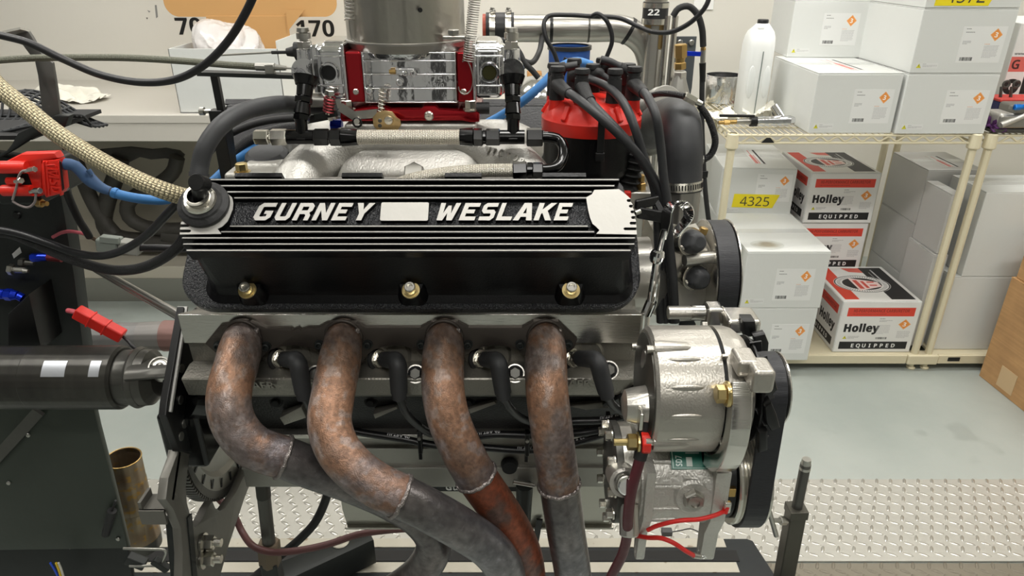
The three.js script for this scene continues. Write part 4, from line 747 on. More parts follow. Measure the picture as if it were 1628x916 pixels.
// ================================================================ AIR CONDITIONING COMPRESSOR
const KY = 1.06, KZ = -0.645;
const comp = thing('air_compressor', 'cast aluminium air conditioning compressor below the alternator', 'compressor');
{
  const R = 0.055, d = M.castAlu;
  const x0 = 0.112;
  part('rear_head', cylX([[0, x0 + 0.006], [0.05, x0 + 0.006], [0.056, x0 + 0.010], [0.057, x0 + 0.022], [0.053, x0 + 0.030], [0, x0 + 0.030]], KY, KZ, 56), M.satinAlu, comp);
  part('rear_plate', cylX([[0, x0], [0.054, x0], [0.0575, x0 + 0.002], [0.0575, x0 + 0.009], [0, x0 + 0.009]], KY, KZ, 60), M.darkSteel, comp, 'dark rear plate');
  for (let i = 0; i < 10; i++) { const q = i / 10 * 6.2832 + 0.25, c = V(0, KY + Math.sin(q) * 0.052, KZ + Math.cos(q) * 0.052); part('head_bolt', [hexRod(V(x0 - 0.008, c.y, c.z), V(x0, c.y, c.z), 0.0055), cylX([[0, x0 - 0.001], [0.0068, x0 - 0.001], [0.0068, x0 + 0.0005], [0, x0 + 0.0005]], c.y, c.z, 18)], M.zinc, comp); }
  part('cylinder_case', cylX([[0, x0 + 0.028], [0.0545, x0 + 0.028], [R, x0 + 0.04], [0.0535, x0 + 0.06], [0.0535, x0 + 0.074], [0.0565, x0 + 0.083], [0.0565, x0 + 0.100], [0.0575, x0 + 0.104], [0, x0 + 0.104]], KY, KZ, 64, 40), d, comp);
  for (const a of [50, 22, -8, -36]) { const q = rad(a); part('case_rib', box(0.032, 0.006, 0.010, 0, 0, 0, 0.0028).rotateX(-q).translate(x0 + 0.056, KY + Math.sin(q) * 0.052, KZ + Math.cos(q) * 0.052), d, comp); }
  const earShape = (h) => { const s = new THREE.Shape(); s.moveTo(-0.058, 0.045); s.lineTo(0.058, 0.045); s.lineTo(0.060, -0.02); s.lineTo(0.048, -0.05); s.lineTo(0.047, -h); s.absarc(0.038, -h, 0.009, 0, -Math.PI, true); s.lineTo(0.026, -0.052); s.lineTo(-0.03, -0.055); s.lineTo(-0.058, -0.02); const o = new THREE.Path(); o.absarc(0.038, -h + 0.002, 0.0045, 0, Math.PI * 2); s.holes.push(o); return s; };
  // ears: plates across the body, local x = towards the viewer
  const ear = (xa, xb, h) => extrude(earShape(h), xb - xa, 0.0015).rotateY(Math.PI / 2).scale(1, 1, -1).translate(xa, KY, KZ);
  const flip = (g) => { const p = g.attributes.position, n = g.attributes.normal; for (let i = 0; i < p.count; i += 3) for (const at_ of [p, n]) { const a = [at_.getX(i + 1), at_.getY(i + 1), at_.getZ(i + 1)]; at_.setXYZ(i + 1, at_.getX(i + 2), at_.getY(i + 2), at_.getZ(i + 2)); at_.setXYZ(i + 2, ...a); } return g; };
  part('rear_ear', flip(ear(0.1425, 0.1525, 0.086)), d, comp); part('front_ear', flip(ear(0.216, 0.2325, 0.086)), d, comp);
  const pb = at(1102, 793, KZ + 0.056), nrm = V(0.02, 0.12, 1).normalize();
  part('port_boss', latheAlong([[0, -0.02], [0.024, -0.02], [0.021, -0.004], [0.018, -0.001], [0, -0.001]], pb, nrm, 36), d, comp);
  const pl = part('port_plug', [hexRod(pb.clone().addScaledVector(nrm, -0.002), pb.clone().addScaledVector(nrm, 0.007), 0.0118), latheAlong([[0, 0.006], [0.0085, 0.006], [0.008, 0.0095], [0.005, 0.0098], [0.0046, 0.008], [0, 0.008]], pb, nrm, 28)], M.steel, comp, 'steel hex plug');
  const c1 = at(993, 766, KZ + 0.06), n1 = V(0.05, 0.35, 0.93).normalize();
  part('hose_port', [latheAlong([[0, -0.03], [0.015, -0.03], [0.0165, 0], [0.0165, 0.003], [0.0125, 0.003], [0.0125, -0.002], [0, -0.002]], c1, n1, 36)], M.satinAlu, comp);
  part('port_cap', latheAlong([[0, 0], [0.0098, 0], [0.0105, 0.002], [0.0100, 0.0135], [0.0085, 0.015], [0, 0.015]], c1, n1, 30), M.chrome, comp, 'bright cap');
  const c2 = at(1000, 800, KZ + 0.052), c3 = at(1000, 838, KZ + 0.065);
  part('lower_port', [rod(c2, c3, 0.0105, 0.0105, 24), latheAlong([[0, -0.004], [0.0098, -0.004], [0.0104, -0.001], [0.0104, 0.008], [0.009, 0.0095], [0, 0.0095]], c3, c3.clone().sub(c2).normalize(), 26)], M.steel, comp);
  // green rating plate
  const gt = canvasTex(256, 160, (x) => { line(x, '#0f6b5a', 0, 0, 256, 160); x.strokeStyle = '#cfe3da'; x.lineWidth = 4; x.strokeRect(8, 8, 240, 144); x.fillStyle = '#e6f0ea'; x.font = 'bold 40px sans-serif'; x.fillText('SD7', 18, 48); line(x, '#cfd8d0', 18, 66, 60, 26); line(x, '#b8c8c0', 100, 66, 10, 60); });
  part('rating_plate', (() => { const g = new THREE.CylinderGeometry(R + 0.0022, R + 0.0022, 0.040, 24, 1, true, 0, 0.75); return uvFlat(plain(g)).rotateZ(Math.PI / 2).rotateX(-0.72).translate(0.192, KY, KZ); })(), mat({ map: gt, roughness: 0.35, side: THREE.DoubleSide }), comp, 'green rating plate');
  part('clutch_coil', cylX([[0, 0.2325], [0.052, 0.2325], [0.052, 0.2435], [0, 0.2435]], KY, KZ, 56), M.black, comp);
  const pc = at(1158, 780, KZ + 0.05); part('coil_terminal', box(0.008, 0.011, 0.006, 0.2375, pc.y, KZ + 0.0515, 0.001), M.brass, comp);
  const pr = [[0, 0.245], [0.058, 0.245], [0.0595, 0.2465], [0.0595, 0.249]]; for (let i = 0; i < 8; i++) { const x = 0.2495 + i * 0.0035; pr.push([0.0588, x], [0.0568, x + 0.0017]); } pr.push([0.0595, 0.2785], [0.0595, 0.281], [0.04, 0.282], [0.04, 0.288], [0, 0.288]);
  part('clutch_pulley', cylX(pr, KY, KZ, 72, 20), M.zinc, comp);
}
// ---- curved bracket joining alternator and compressor
{
  const g = thing('alternator_bracket', 'curved billet aluminium bracket between the alternator and the compressor', 'bracket');
  const s = new THREE.Shape(), ri = 0.0685, ro = 0.086, a0 = rad(37), a1 = rad(-82);
  s.absarc(0, 0, ro, a0, a1, true); s.lineTo(Math.cos(a1) * ri, Math.sin(a1) * ri); s.absarc(0, 0, ri, a1, a0, false);
  // shape x = towards the viewer (+z), shape y = up
  const geo = extrude(s, 0.0195, 0.0018, 3, 40).rotateY(-Math.PI / 2);       // shape x -> +z, depth -> -x
  part('arm', geo.translate(0.2255, AY, AZ), M.machined, g);
  const b = at(1166, 600, AZ + 0.0775), top = V(0, Math.sin(rad(29)) * 0.0775, Math.cos(rad(29)) * 0.0775);
  const c = V(0.2055, AY + top.y, AZ + top.z);
  const bo = part('bolt', [hexRod(c.clone().add(V(-0.0125, 0, 0)), c.clone().add(V(-0.003, 0, 0)), 0.0088), cylX([[0, 0.202], [0.0115, 0.202], [0.0125, 0.2035], [0.0125, 0.2052], [0, 0.2052]], c.y, c.z, 30)], M.gold, g, 'yellow zinc flange bolt');
  part('pivot_boss', cylX([[0, 0.206], [0.013, 0.206], [0.013, 0.2255], [0, 0.2255]], AY + Math.sin(a1) * 0.0775, AZ + Math.cos(a1) * 0.0775, 28), M.machined, g);
}
// ---- belts
function beltLoop(circles, x0, x1, t) {                                        // outer hull of circles [y, z, r] as a flat belt
  const pts = []; for (const [y, z, r] of circles) for (let i = 0; i < 90; i++) { const a = i / 90 * Math.PI * 2; pts.push([z + Math.cos(a) * r, y + Math.sin(a) * r]); }
  pts.sort((a, b) => a[0] - b[0] || a[1] - b[1]); const cr = (o, a, b) => (a[0] - o[0]) * (b[1] - o[1]) - (a[1] - o[1]) * (b[0] - o[0]), half = (l) => { const h = []; for (const p of l) { while (h.length > 1 && cr(h[h.length - 2], h[h.length - 1], p) <= 0) h.pop(); h.push(p); } h.pop(); return h; };
  const hull = [...half(pts), ...half([...pts].reverse())], s = new THREE.Shape(hull.map((p) => new THREE.Vector2(p[0], p[1])));
  const c = hull.reduce((m, p) => [m[0] + p[0] / hull.length, m[1] + p[1] / hull.length], [0, 0]);
  const inner = hull.map((p, i) => { const a = hull[(i + hull.length - 1) % hull.length], b = hull[(i + 1) % hull.length], d = [b[0] - a[0], b[1] - a[1]], L = Math.hypot(...d); return new THREE.Vector2(p[0] - d[1] / L * t, p[1] + d[0] / L * t); });
  s.holes.push(new THREE.Path(inner.reverse()));
  return extrude(s, x1 - x0, 0.0006, 1).rotateY(-Math.PI / 2).translate(x1, 0, 0);
}
M.belt = mat({ color: 0x1a1b20, roughness: 0.5, bumpMap: again(T.brushed, 30), bumpScale: 0.0002 });
const beltA = thing('drive_belt', 'black ribbed belt running from the alternator pulley down to the compressor', 'belt');
part('belt', beltLoop([[AY, AZ, 0.0385], [KY, KZ, 0.0625], [CRY - 0.02, CRZ + 0.02, 0.07]], 0.2525, 0.2775, 0.0042), M.belt, beltA);
const UYc = 1.206, UZc = -0.872, UR = 0.070;
const beltB = thing('drive_belt', 'black belt round the upper water pump pulley behind the white cartons side', 'belt');
part('belt', beltLoop([[UYc, UZc, UR + 0.0042], [CRY - 0.02, CRZ + 0.02, 0.074]], 0.2600, 0.2860, 0.0042), M.belt, beltB);
beltB.userData.label = 'black belt round the water pump pulley, above and behind the alternator';
const crankPulley = thing('crank_pulley', 'black crankshaft pulley low behind the compressor pulley', 'pulley');
part('pulley', cylX([[0, 0.245], [0.069, 0.245], [0.069, 0.287], [0, 0.287]], CRY - 0.02, CRZ + 0.02, 48), M.black, crankPulley);
// ---- water pump with capped outlets and its pulley
const pump = thing('water_pump', 'silver water pump with two black rubber caps, right of the valve cover', 'water pump');
{
  part('pulley', cylX([[0.02, 0.2565], [UR - 0.004, 0.2565], [UR + 0.004, 0.2570], [UR + 0.0055, 0.2585], [UR, 0.260], [UR, 0.286], [UR + 0.0055, 0.2875], [UR + 0.0055, 0.289], [UR - 0.006, 0.2895], [UR - 0.012, 0.28], [0.02, 0.28]], UYc, UZc, 72, 25), M.machined, pump);
  part('hub', cylX([[0, 0.15], [0.05, 0.15], [0.052, 0.19], [0.03, 0.215], [0.022, 0.258], [0, 0.258]], UYc, UZc, 48), M.satinAlu, pump);
  const a = at(1075, 400, -0.84), g = extrude([[1044, 378], [1085, 368], [1120, 376], [1138, 410], [1138, 470], [1118, 512], [1060, 515], [1036, 500], [1036, 420]].map(([x, y]) => { const p = at(x, y, -0.84); return [p.x, p.y]; }), 0.09, 0.006, 3).translate(0, 0, -0.93);
  part('housing', g, M.satinAlu, pump);
  for (const [px, py, d] of [[1091, 384, V(0.35, 0.35, 1)], [1098, 436, V(0.35, 0.1, 1)]]) {
    const c = at(px, py, -0.838), n = d.clone().normalize();
    part('spout', latheAlong([[0, -0.02], [0.017, -0.02], [0.017, 0.012], [0, 0.012]], c, n, 28), M.satinAlu, pump);
    const cap = part('rubber_cap', latheAlong([[0, 0.002], [0.0150, 0.002], [0.0158, 0.006], [0.0152, 0.018], [0.012, 0.027], [0.0065, 0.032], [0, 0.0335]], c, n, 32, 60), M.rubberGrey, pump, 'black rubber cap');
    part('worm_clamp', latheAlong([[0.0155, 0.001], [0.0185, 0.001], [0.0185, 0.0105], [0.0155, 0.0105]], c, n, 36), M.zinc, cap);
    const s = c.clone().addScaledVector(n, 0.007); part('clamp_screw', rod(s.clone().add(V(-0.012, -0.004, 0.012)), s.clone().add(V(0.014, 0.009, 0.012)), 0.0034, 0.0034, 12), M.zinc, cap);
  }
  part('bypass_tube', rod(at(1088, 414, -0.82), at(1136, 409, -0.83), 0.0075, 0.0075, 20), M.satinAlu, pump);
  part('brass_fitting', hexRod(at(1116, 372, -0.83), at(1120, 362, -0.83), 0.0055), M.brass, pump);
}
// standoff and clamp block above the alternator
{
  const g = thing('bracket_standoff', 'round aluminium standoff ending in a square clamp block above the alternator', 'bracket');
  const y = at(1100, 497, -0.76).y, x = (px) => at(px, 497, -0.76).x;
  part('spacer', [rod(V(x(1062), y, -0.76), V(x(1098), y, -0.76), 0.0082, 0.0082, 28)], M.satinAlu, g); part('sleeve', rod(V(x(1098), y, -0.76), V(x(1119), y, -0.76), 0.0092, 0.0092, 28), M.machined, g);
  part('clamp_block', box(x(1147) - x(1119), 0.042, 0.026, (x(1119) + x(1147)) / 2, y - 0.010, -0.76, 0.005), M.machined, g); part('bolt_head', hexRod(V(x(1147), y + 0.002, -0.76), V(x(1150), y + 0.002, -0.76), 0.006), M.zinc, g);
  part('arm', [box(0.04, 0.018, 0.04, at(1178, 508, -0.74).x, at(1178, 512, -0.74).y, -0.745, 0.005)], M.machined, g);
  const h = thing('belt_guard', 'black formed sheet guard behind the alternator pulley', 'guard');
  part('sheet', [extrude([[1180, 508], [1199, 508], [1202, 532], [1182, 534]].map(([x_, y_]) => { const p = at(x_, y_, -0.72); return [p.x, p.y]; }), 0.02, 0.002).translate(0, 0, -0.735), extrude([[1198, 534], [1216, 530], [1222, 545], [1219, 580], [1210, 590], [1203, 560]].map(([x_, y_]) => { const p = at(x_, y_, -0.70); return [p.x, p.y]; }), 0.012, 0.002).translate(0, 0, -0.71)], M.black, h);
}
// harness and clips in front of the alternator pulley
{
  const g = thing('pulley_tensioner', 'black cast belt tensioner arm with clips beside the alternator pulley', 'tensioner');
  part('arm', [extrude([[1208, 592], [1228, 596], [1232, 612], [1222, 622], [1212, 622]].map(([x_, y_]) => { const p = at(x_, y_, -0.575); return [p.x, p.y]; }), 0.014, 0.002).translate(0, 0, -0.58), extrude([[1212, 640], [1222, 632], [1230, 650], [1236, 672], [1222, 678], [1214, 664]].map(([x_, y_]) => { const p = at(x_, y_, -0.575); return [p.x, p.y]; }), 0.014, 0.002).translate(0, 0, -0.58), extrude([[1203, 680], [1216, 676], [1216, 708], [1202, 712]].map(([x_, y_]) => { const p = at(x_, y_, -0.575); return [p.x, p.y]; }), 0.014, 0.002).translate(0, 0, -0.58)], M.black, g);
}
// ---- charge cable and red wires
single('battery_cable', 'thick dark red battery cable hanging down from the alternator stud', 'cable', sweep(path([[1026, 676, -0.592], [1024, 700, -0.585], [1016, 735, -0.575], [1005, 775, -0.57], [999, 815, -0.572], [997, 850, -0.578], [990, 880, -0.585], [972, 916, -0.595], [950, 960, -0.61]]), 0.0057, { m: 16 }), mat({ color: 0x4b1820, roughness: 0.45, bumpMap: again(T.coarse, 20), bumpScale: 0.0003 }));
{
  const g = thing('cable_lug', 'black heat shrink sleeve and ring lug on the alternator stud', 'cable lug');
  part('sleeve', sweep(path([[1027, 668, -0.592], [1026, 690, -0.587], [1020, 716, -0.579], [1017, 730, -0.576]]), (k) => lerp(0.0085, 0.0068, k), { m: 18 }), M.rubber, g);
  part('ring', box(0.004, 0.02, 0.018, XLUG(), at(1026, 666, -0.58).y, -0.582, 0.0015), M.zinc, g);
  function XLUG() { return 0.1285; }
}
single('red_wire', 'red wire running from under the compressor to its clutch coil', 'wire', sweep(path([[1030, 843, -0.57], [1045, 836, -0.565], [1080, 828, -0.56], [1110, 826, -0.562], [1135, 820, -0.572], [1152, 813, -0.585]]), 0.0024, { m: 12 }), M.redWire);
{
  const g = thing('ring_terminal', 'small white wire terminal on the compressor clutch coil', 'terminal'); const p = at(1156, 806, -0.585);
  part('barrel', box(0.008, 0.015, 0.006, p.x, p.y, p.z, 0.002), M.zinc, g); part('sleeve', rod(at(1152, 814, -0.585), at(1156, 804, -0.585), 0.0038, 0.0036, 12), M.redWire, g);
}
single('red_wire', 'red wire hanging loose below the compressor with a bare ring end', 'wire', sweep(path([[1012, 852, -0.60], [1030, 855, -0.585], [1052, 856, -0.575], [1070, 863, -0.57], [1090, 876, -0.57], [1104, 884, -0.575]]), 0.0026, { m: 12 }), M.redWire);
{
  const g = thing('ring_terminal', 'small metal ring terminal at the loose end of the red wire', 'terminal'), p = at(1110, 884, -0.576);
  part('barrel', rod(at(1102, 883, -0.575), at(1113, 885, -0.577), 0.0034, 0.003, 12), M.steel, g); part('ring', (() => { const r = [], c = at(1118, 886, -0.577); for (let i = 0; i < 18; i++) r.push(V(c.x + Math.cos(i / 18 * 6.2832) * 0.003, c.y + Math.sin(i / 18 * 6.2832) * 0.0022, c.z)); return sweep(r, 0.0011, { closed: true, m: 6 }); })(), M.chrome, g);
}

// ================================================================ INTAKE MANIFOLD
M.intake = mat({ color: 0xb6b4ae, roughness: 0.5, metalness: 0.55, bumpMap: again(T.grain, 9), bumpScale: 0.0005 });
const CBZ = -0.95, CBX = at(652, 150, CBZ).x;                                   // carburetor centre
const intake = thing('intake_manifold', 'sand-cast aluminium intake manifold between the carburetor and the valve cover', 'intake manifold');
{
  const yT = at(652, 197, -0.885).y, yB = at(652, 300, -0.85).y;
  const w = at(757, 200, -0.885).x - at(548, 200, -0.885).x, cx = at(652.5, 200, -0.885).x;
  part('carburetor_flange', box(w, 0.012, 0.135, cx, yT - 0.006, CBZ, 0.003), M.intake, intake);
  const L = (x0, x1, y, z0, z1, r) => { const o = []; for (const [X, Z, q] of [[x1 - r, z1 - r, 0], [x0 + r, z1 - r, 1], [x0 + r, z0 + r, 2], [x1 - r, z0 + r, 3]]) for (let i = 0; i <= 5; i++) { const a = (q + i / 5) * Math.PI / 2; o.push(V(X + r * Math.cos(a), y, Z + r * Math.sin(a))); } return o.reverse(); };
  part('plenum', ringLoft([L(cx - w * 0.62, cx + w * 0.62, yB - 0.02, -1.06, -0.80, 0.02), L(cx - w * 0.52, cx + w * 0.50, lerp(yB, yT, 0.45), -1.02, -0.868, 0.018), L(cx - w * 0.47, cx + w * 0.47, yT - 0.030, -1.015, -0.893, 0.016), L(cx - w * 0.46, cx + w * 0.46, yT - 0.008, -1.01, -0.895, 0.016)]), M.intake, intake);
  const run = (pts, r) => part('runner', sweep(path(pts), r, { m: 26, n: 26 }), M.intake, intake);
  run([[610, 222, -0.93], [560, 234, -0.905], [505, 256, -0.875], [474, 290, -0.84], [460, 340, -0.80]], (k) => lerp(0.027, 0.030, k)); run([[700, 220, -0.93], [755, 232, -0.905], [808, 254, -0.875], [842, 288, -0.84], [856, 340, -0.80]], (k) => lerp(0.027, 0.030, k));
  run([[610, 222, -0.97], [560, 222, -1.0], [505, 222, -1.03], [474, 236, -1.07]], 0.028); run([[700, 220, -0.97], [755, 222, -1.0], [808, 222, -1.03], [842, 236, -1.07]], 0.028);
  part('gasket_rail', box(at(880, 290, -0.83).x - at(430, 290, -0.83).x, 0.016, 0.03, (at(880, 290, -0.83).x + at(430, 290, -0.83).x) / 2, at(650, 296, -0.825).y, -0.825, 0.003), M.intake, intake);
  const b0 = at(660, 282, -0.842); part('vacuum_boss', hexRod(b0, b0.clone().add(V(0, 0.012, 0.012)), 0.014, 0.013), M.dullAlu, intake);
  // raised lettering on the right runner
  const probe = new THREE.Raycaster();
  'VICTOR'.split('').forEach((ch, i) => {
    const px = 771 + i * 10.6, py = 243 + i * 1.9 + i * i * 0.36; probe.set(V(0, EYE, 0), sight(px, py).normalize());
    const h = probe.intersectObjects(intake.children.filter((c) => c.name === 'runner' || c.name === 'plenum'))[0]; if (!h) return;
    const n = h.face.normal, X = V(1, -0.2 - 0.05 * i, 0); X.addScaledVector(n, -X.dot(n)).normalize();
    part('cast_lettering', basis(lettering(ch, 0.0085, 0.0035), h.point.clone().addScaledVector(n, -0.0014), X, n.clone().cross(X)), M.intake, intake);
  });
  // end bosses left: water neck pad and bolt
  part('end_pad', [box(0.062, 0.02, 0.05, at(405, 278, -0.85).x, at(405, 281, -0.85).y, -0.855, 0.005), box(0.05, 0.03, 0.06, at(425, 268, -0.88).x, at(425, 272, -0.88).y, -0.89, 0.008)], M.intake, intake);
  const nb = at(385, 272, -0.838); part('bolt', [hexRod(nb, nb.clone().add(V(0, 0.010, 0)), 0.0072), rod(nb.clone().add(V(0, -0.003, 0)), nb, 0.0098, 0.0098, 24)], M.gold, intake, 'yellow zinc bolt');
  part('blanking_cap', latheAlong([[0, 0], [0.028, 0], [0.029, 0.004], [0.027, 0.016], [0.022, 0.02], [0, 0.021]], at(428, 262, -0.90), V(0, 1, 0.25).normalize(), 36), M.rubberGrey, intake, 'dark grey cap');
}
// ================================================================ FAR VALVE COVER
{
  const g = thing('valve_cover', 'far black valve cover, mostly hidden behind the carburetor', 'valve cover'), x0 = at(352, 170, -1.15).x, x1 = at(874, 170, -1.15).x, y = at(700, 182, -1.12).y;
  const n2 = V(0, Math.cos(CT), -Math.sin(CT)), v2 = V(0, Math.sin(CT), Math.cos(CT)), o = V(0, y, -1.12);
  const put = (gg) => basis(gg, o, V(1, 0, 0), v2.clone().negate().multiplyScalar(-1));
  part('body', box(x1 - x0, 0.085, 0.09, 0, 0, 0, 0.01).applyMatrix4(new THREE.Matrix4().makeBasis(V(1, 0, 0), v2, V(1, 0, 0).cross(v2))).translate((x0 + x1) / 2, y - 0.05, -1.165), M.coverBlack, g);
  for (let i = 0; i < 6; i++) part('fin', box(x1 - x0, 0.0036, 0.01, 0, 0.036 - i * 0.0135, 0, 0.0008).applyMatrix4(new THREE.Matrix4().makeBasis(V(1, 0, 0), v2, V(1, 0, 0).cross(v2))).translate((x0 + x1) / 2, y - 0.05 + n2.y * 0.048, -1.165 + n2.z * 0.048), M.coverBlack, g);
}
// ================================================================ CARBURETOR
const carb = thing('carburetor', 'polished four-barrel carburetor with red anodized metering blocks and base plate', 'carburetor');
{
  const z0 = -0.888, X = (px, py = 120, z = z0) => at(px, py, z).x, Y = (py, z = z0) => at(W / 2, py, z).y, mid = CBZ, dz = 0.124;
  const slab = (pxa, pxb, pya, pyb, z1 = z0, d = dz, r = 0.002) => box(X(pxb) - X(pxa), Y(pya, z1) - Y(pyb, z1), d, (X(pxa) + X(pxb)) / 2, (Y(pya, z1) + Y(pyb, z1)) / 2, z1 - d / 2, r);
  const P = M.polished, R = M.redAnod;
  // main body: core and its cast ribs
  part('main_body', [slab(576, 727, 82, 165, z0 - 0.010, 0.11, 0.003)], P, carb);
  { const prof = [], xa = X(577), xb = X(727); for (let i = 0; i <= 48; i++) { const t = i / 48, q = Math.min(t, 1 - t) * 2, bore = Math.sqrt(Math.max(0, 1 - Math.pow((q - 0.62) / 0.62, 2))); prof.push([lerp(xa, xb, t), -(z0 - 0.0105 + 0.0075 * bore)]); } prof.push([xb, -(z0 - 0.03)], [xa, -(z0 - 0.03)]); part('bore_wall', extrude(prof, Y(84) - Y(163), 0).rotateX(-Math.PI / 2).translate(0, Y(163), 0), P, carb); }
  for (const py of [84, 97, 118.5, 141, 163]) part('body_rib', slab(577, 726, py - 1.3, py + 1.3, z0 + 0.0015, 0.012, 0.0012), P, carb);
  for (const px of [578.5, 724]) part('body_rib', slab(px - 1.6, px + 1.6, 84, 164, z0 + 0.0015, 0.012, 0.0012), P, carb);
  const boss = (px, py, r, h, label) => { const c = at(px, py, z0 - 0.003), b = part('boss', latheAlong([[0, 0], [r, 0], [r, h - 0.0008], [r - 0.0008, h], [r * 0.45, h], [r * 0.45, h * 0.5], [0, h * 0.5]], c, V(0, 0, 1), 24), P, carb); return b; };
  boss(588, 143, 0.0042, 0.009); boss(659, 115, 0.0038, 0.012); boss(637, 129, 0.0042, 0.011); boss(645, 115, 0.003, 0.010);
  part('casting_pad', slab(629, 660, 109, 118, z0 + 0.003, 0.01, 0.001), P, carb); part('idle_screw', rod(at(619, 114, z0 + 0.004), at(629, 114, z0 + 0.004), 0.0026, 0.0026, 12), M.brass, carb);
  { const p = at(673, 131, z0 - 0.0038); part('cast_lettering', lettering('G750-L', 0.0078, 0.0012).scale(1.25, 1, 1).translate(p.x, p.y, p.z), P, carb); const q = at(682, 139, z0 - 0.0038); part('cast_lettering', lettering('5500', 0.0052, 0.0012).scale(1.2, 1, 1).translate(q.x, q.y, q.z), P, carb); }
  // red metering blocks
  for (const [a, b, bx] of [[551.5, 577, 566], [726.5, 751, 737]]) {
    part('metering_block', slab(a, b, 82, 163, z0 + 0.001, 0.126, 0.003), R, carb, 'red anodized metering block');
    const c = at(bx, 146, z0 + 0.001); part('plug', latheAlong([[0, 0], [0.0035, 0], [0.0038, 0.0012], [0.003, 0.0022], [0, 0.0024]], c, V(0, 0, 1), 20), M.zinc, carb);
  }
  // float bowls
  for (const s of [-1, 1]) {
    const f = (px) => s < 0 ? px : 1302 - px;                               // mirror about the body
    const a = Math.min(f(503), f(551)), b = Math.max(f(503), f(551));
    const bowl = part('float_bowl', [slab(a, b, 74, 158, z0 - 0.004, 0.112, 0.008), slab(a + 4, b - 2, 68, 84, z0 - 0.02, 0.08, 0.006), slab(Math.min(f(545), f(551)), Math.max(f(545), f(551)), 70, 162, z0 + 0.0005, 0.12, 0.002), slab(a, b, 88, 91, z0 + 0.0005, 0.02, 0.001), slab(a + 1, b, 135, 138, z0 - 0.001, 0.02, 0.001)], P, carb);
    part('bowl_top_plate', slab(Math.min(f(512), f(545)), Math.max(f(512), f(545)), 65, 69, z0 - 0.025, 0.06, 0.002), M.machined, bowl);
    const sc = at(f(524), 115, z0 - 0.004); part('sight_plug', latheAlong([[0, 0], [0.0115, 0], [0.0125, 0.003], [0.0115, 0.0046], [0.0092, 0.005], [0.0086, 0.0032], [0, 0.0032]], sc, V(0, 0, 1), 32), P, bowl);
    part('sight_glass', latheAlong([[0, 0.0031], [0.0086, 0.0031], [0.0080, 0.0044], [0, 0.0048]], sc, V(0, 0, 1), 28), s < 0 ? M.black : mat({ color: 0x3b3a22, roughness: 0.15 }), bowl, s < 0 ? 'black plug' : 'dark sight window');
    // needle and seat column on the outer end
    const c0 = at(f(489), 140, z0 - 0.028), c1 = at(f(489), 78, z0 - 0.028), cx_ = (c0.x + c1.x) / 2; c0.x = c1.x = cx_;
    part('inlet_column', [rod(c0, c1, 0.0128, 0.0105, 28), box(0.012, 0.06, 0.03, cx_ - s * 0.014, (c0.y + c1.y) / 2, z0 - 0.03, 0.004), latheAlong([[0, 0], [0.0165, 0], [0.0165, 0.014], [0, 0.014]], at(f(489), 112, z0 - 0.03), V(0, 0, 1), 28)], P, bowl);
    const t = c1.clone(); part('needle_nut', [hexRod(t.clone(), t.clone().add(V(0, 0.010, 0)), 0.0090), rod(t.clone().add(V(0, 0.012, 0)), t.clone().add(V(0, 0.019, 0)), 0.0088, 0.0088, 24), rod(t.clone().add(V(0, 0.0205, 0)), t.clone().add(V(0, 0.025, 0)), 0.0080, 0.0072, 24), rod(t, t.clone().add(V(0, 0.022, 0)), 0.0055, 0.0055, 16)], M.steel, bowl, 'steel needle valve nut');
  }
  // throttle base plate, red, with raised lugs
  const zb = z0 + 0.004, pts = [[541, 174], [556, 176], [592, 170], [612, 170], [620, 174], [668, 174], [674, 169], [692, 169], [698, 174], [738, 177], [758, 178], [762, 180], [762, 194], [748, 195], [735, 192], [560, 193], [545, 194], [541, 190]].map(([x, y]) => { const p = at(x, y, zb); return [p.x, p.y]; });
  part('base_plate', extrude(pts, 0.132, 0.0016).translate(0, 0, zb - 0.132), R, carb, 'red anodized base plate');
  for (const [px, py] of [[682, 184]]) { const c = at(px, py, zb); part('plug_screw', [latheAlong([[0, 0], [0.006, 0], [0.006, 0.002], [0.0045, 0.0042], [0, 0.0048]], c, V(0, 0, 1), 24), box(0.005, 0.0011, 0.001, c.x, c.y, c.z + 0.0048), box(0.0011, 0.005, 0.001, c.x, c.y, c.z + 0.0048)], M.zinc, carb, 'zinc cross-head screw'); }
  for (const px of [553, 748]) { const c = at(px, 173, z0 - 0.002); part('hold_down_nut', [hexRod(c, c.clone().add(V(0, 0.011, 0)), 0.0072), rod(c.clone().add(V(0, -0.002, 0)), c, 0.0095, 0.0095, 24)], M.zinc, carb); }
  // throttle lever, linkage, springs
  const lz = zb + 0.012, lev = [[593, 186], [600, 178], [612, 175], [624, 177], [631, 186], [637, 190], [638, 198], [633, 206], [614, 210], [600, 206], [594, 199]].map(([x, y]) => { const p = at(x, y, lz); return [p.x, p.y]; });
  const lever = part('throttle_lever', extrude(lev, 0.0032, 0.0008).translate(0, 0, lz), mat({ color: 0xc6ab7c, roughness: 0.35, metalness: 0.9 }), carb, 'yellow zinc throttle lever');
  { const c = at(618, 191, lz + 0.003); part('lever_screw', [latheAlong([[0, 0], [0.0058, 0], [0.005, 0.003], [0, 0.0038]], c, V(0, 0, 1), 22), box(0.0055, 0.001, 0.001, c.x, c.y, c.z + 0.0038)], M.zinc, lever); for (const [x, y] of [[604, 192], [604, 200]]) part('lever_hole', latheAlong([[0, 0], [0.0026, 0], [0.0022, 0.0006], [0, 0.0006]], at(x, y, lz + 0.0031), V(0, 0, 1), 16), M.darkSteel, lever); }
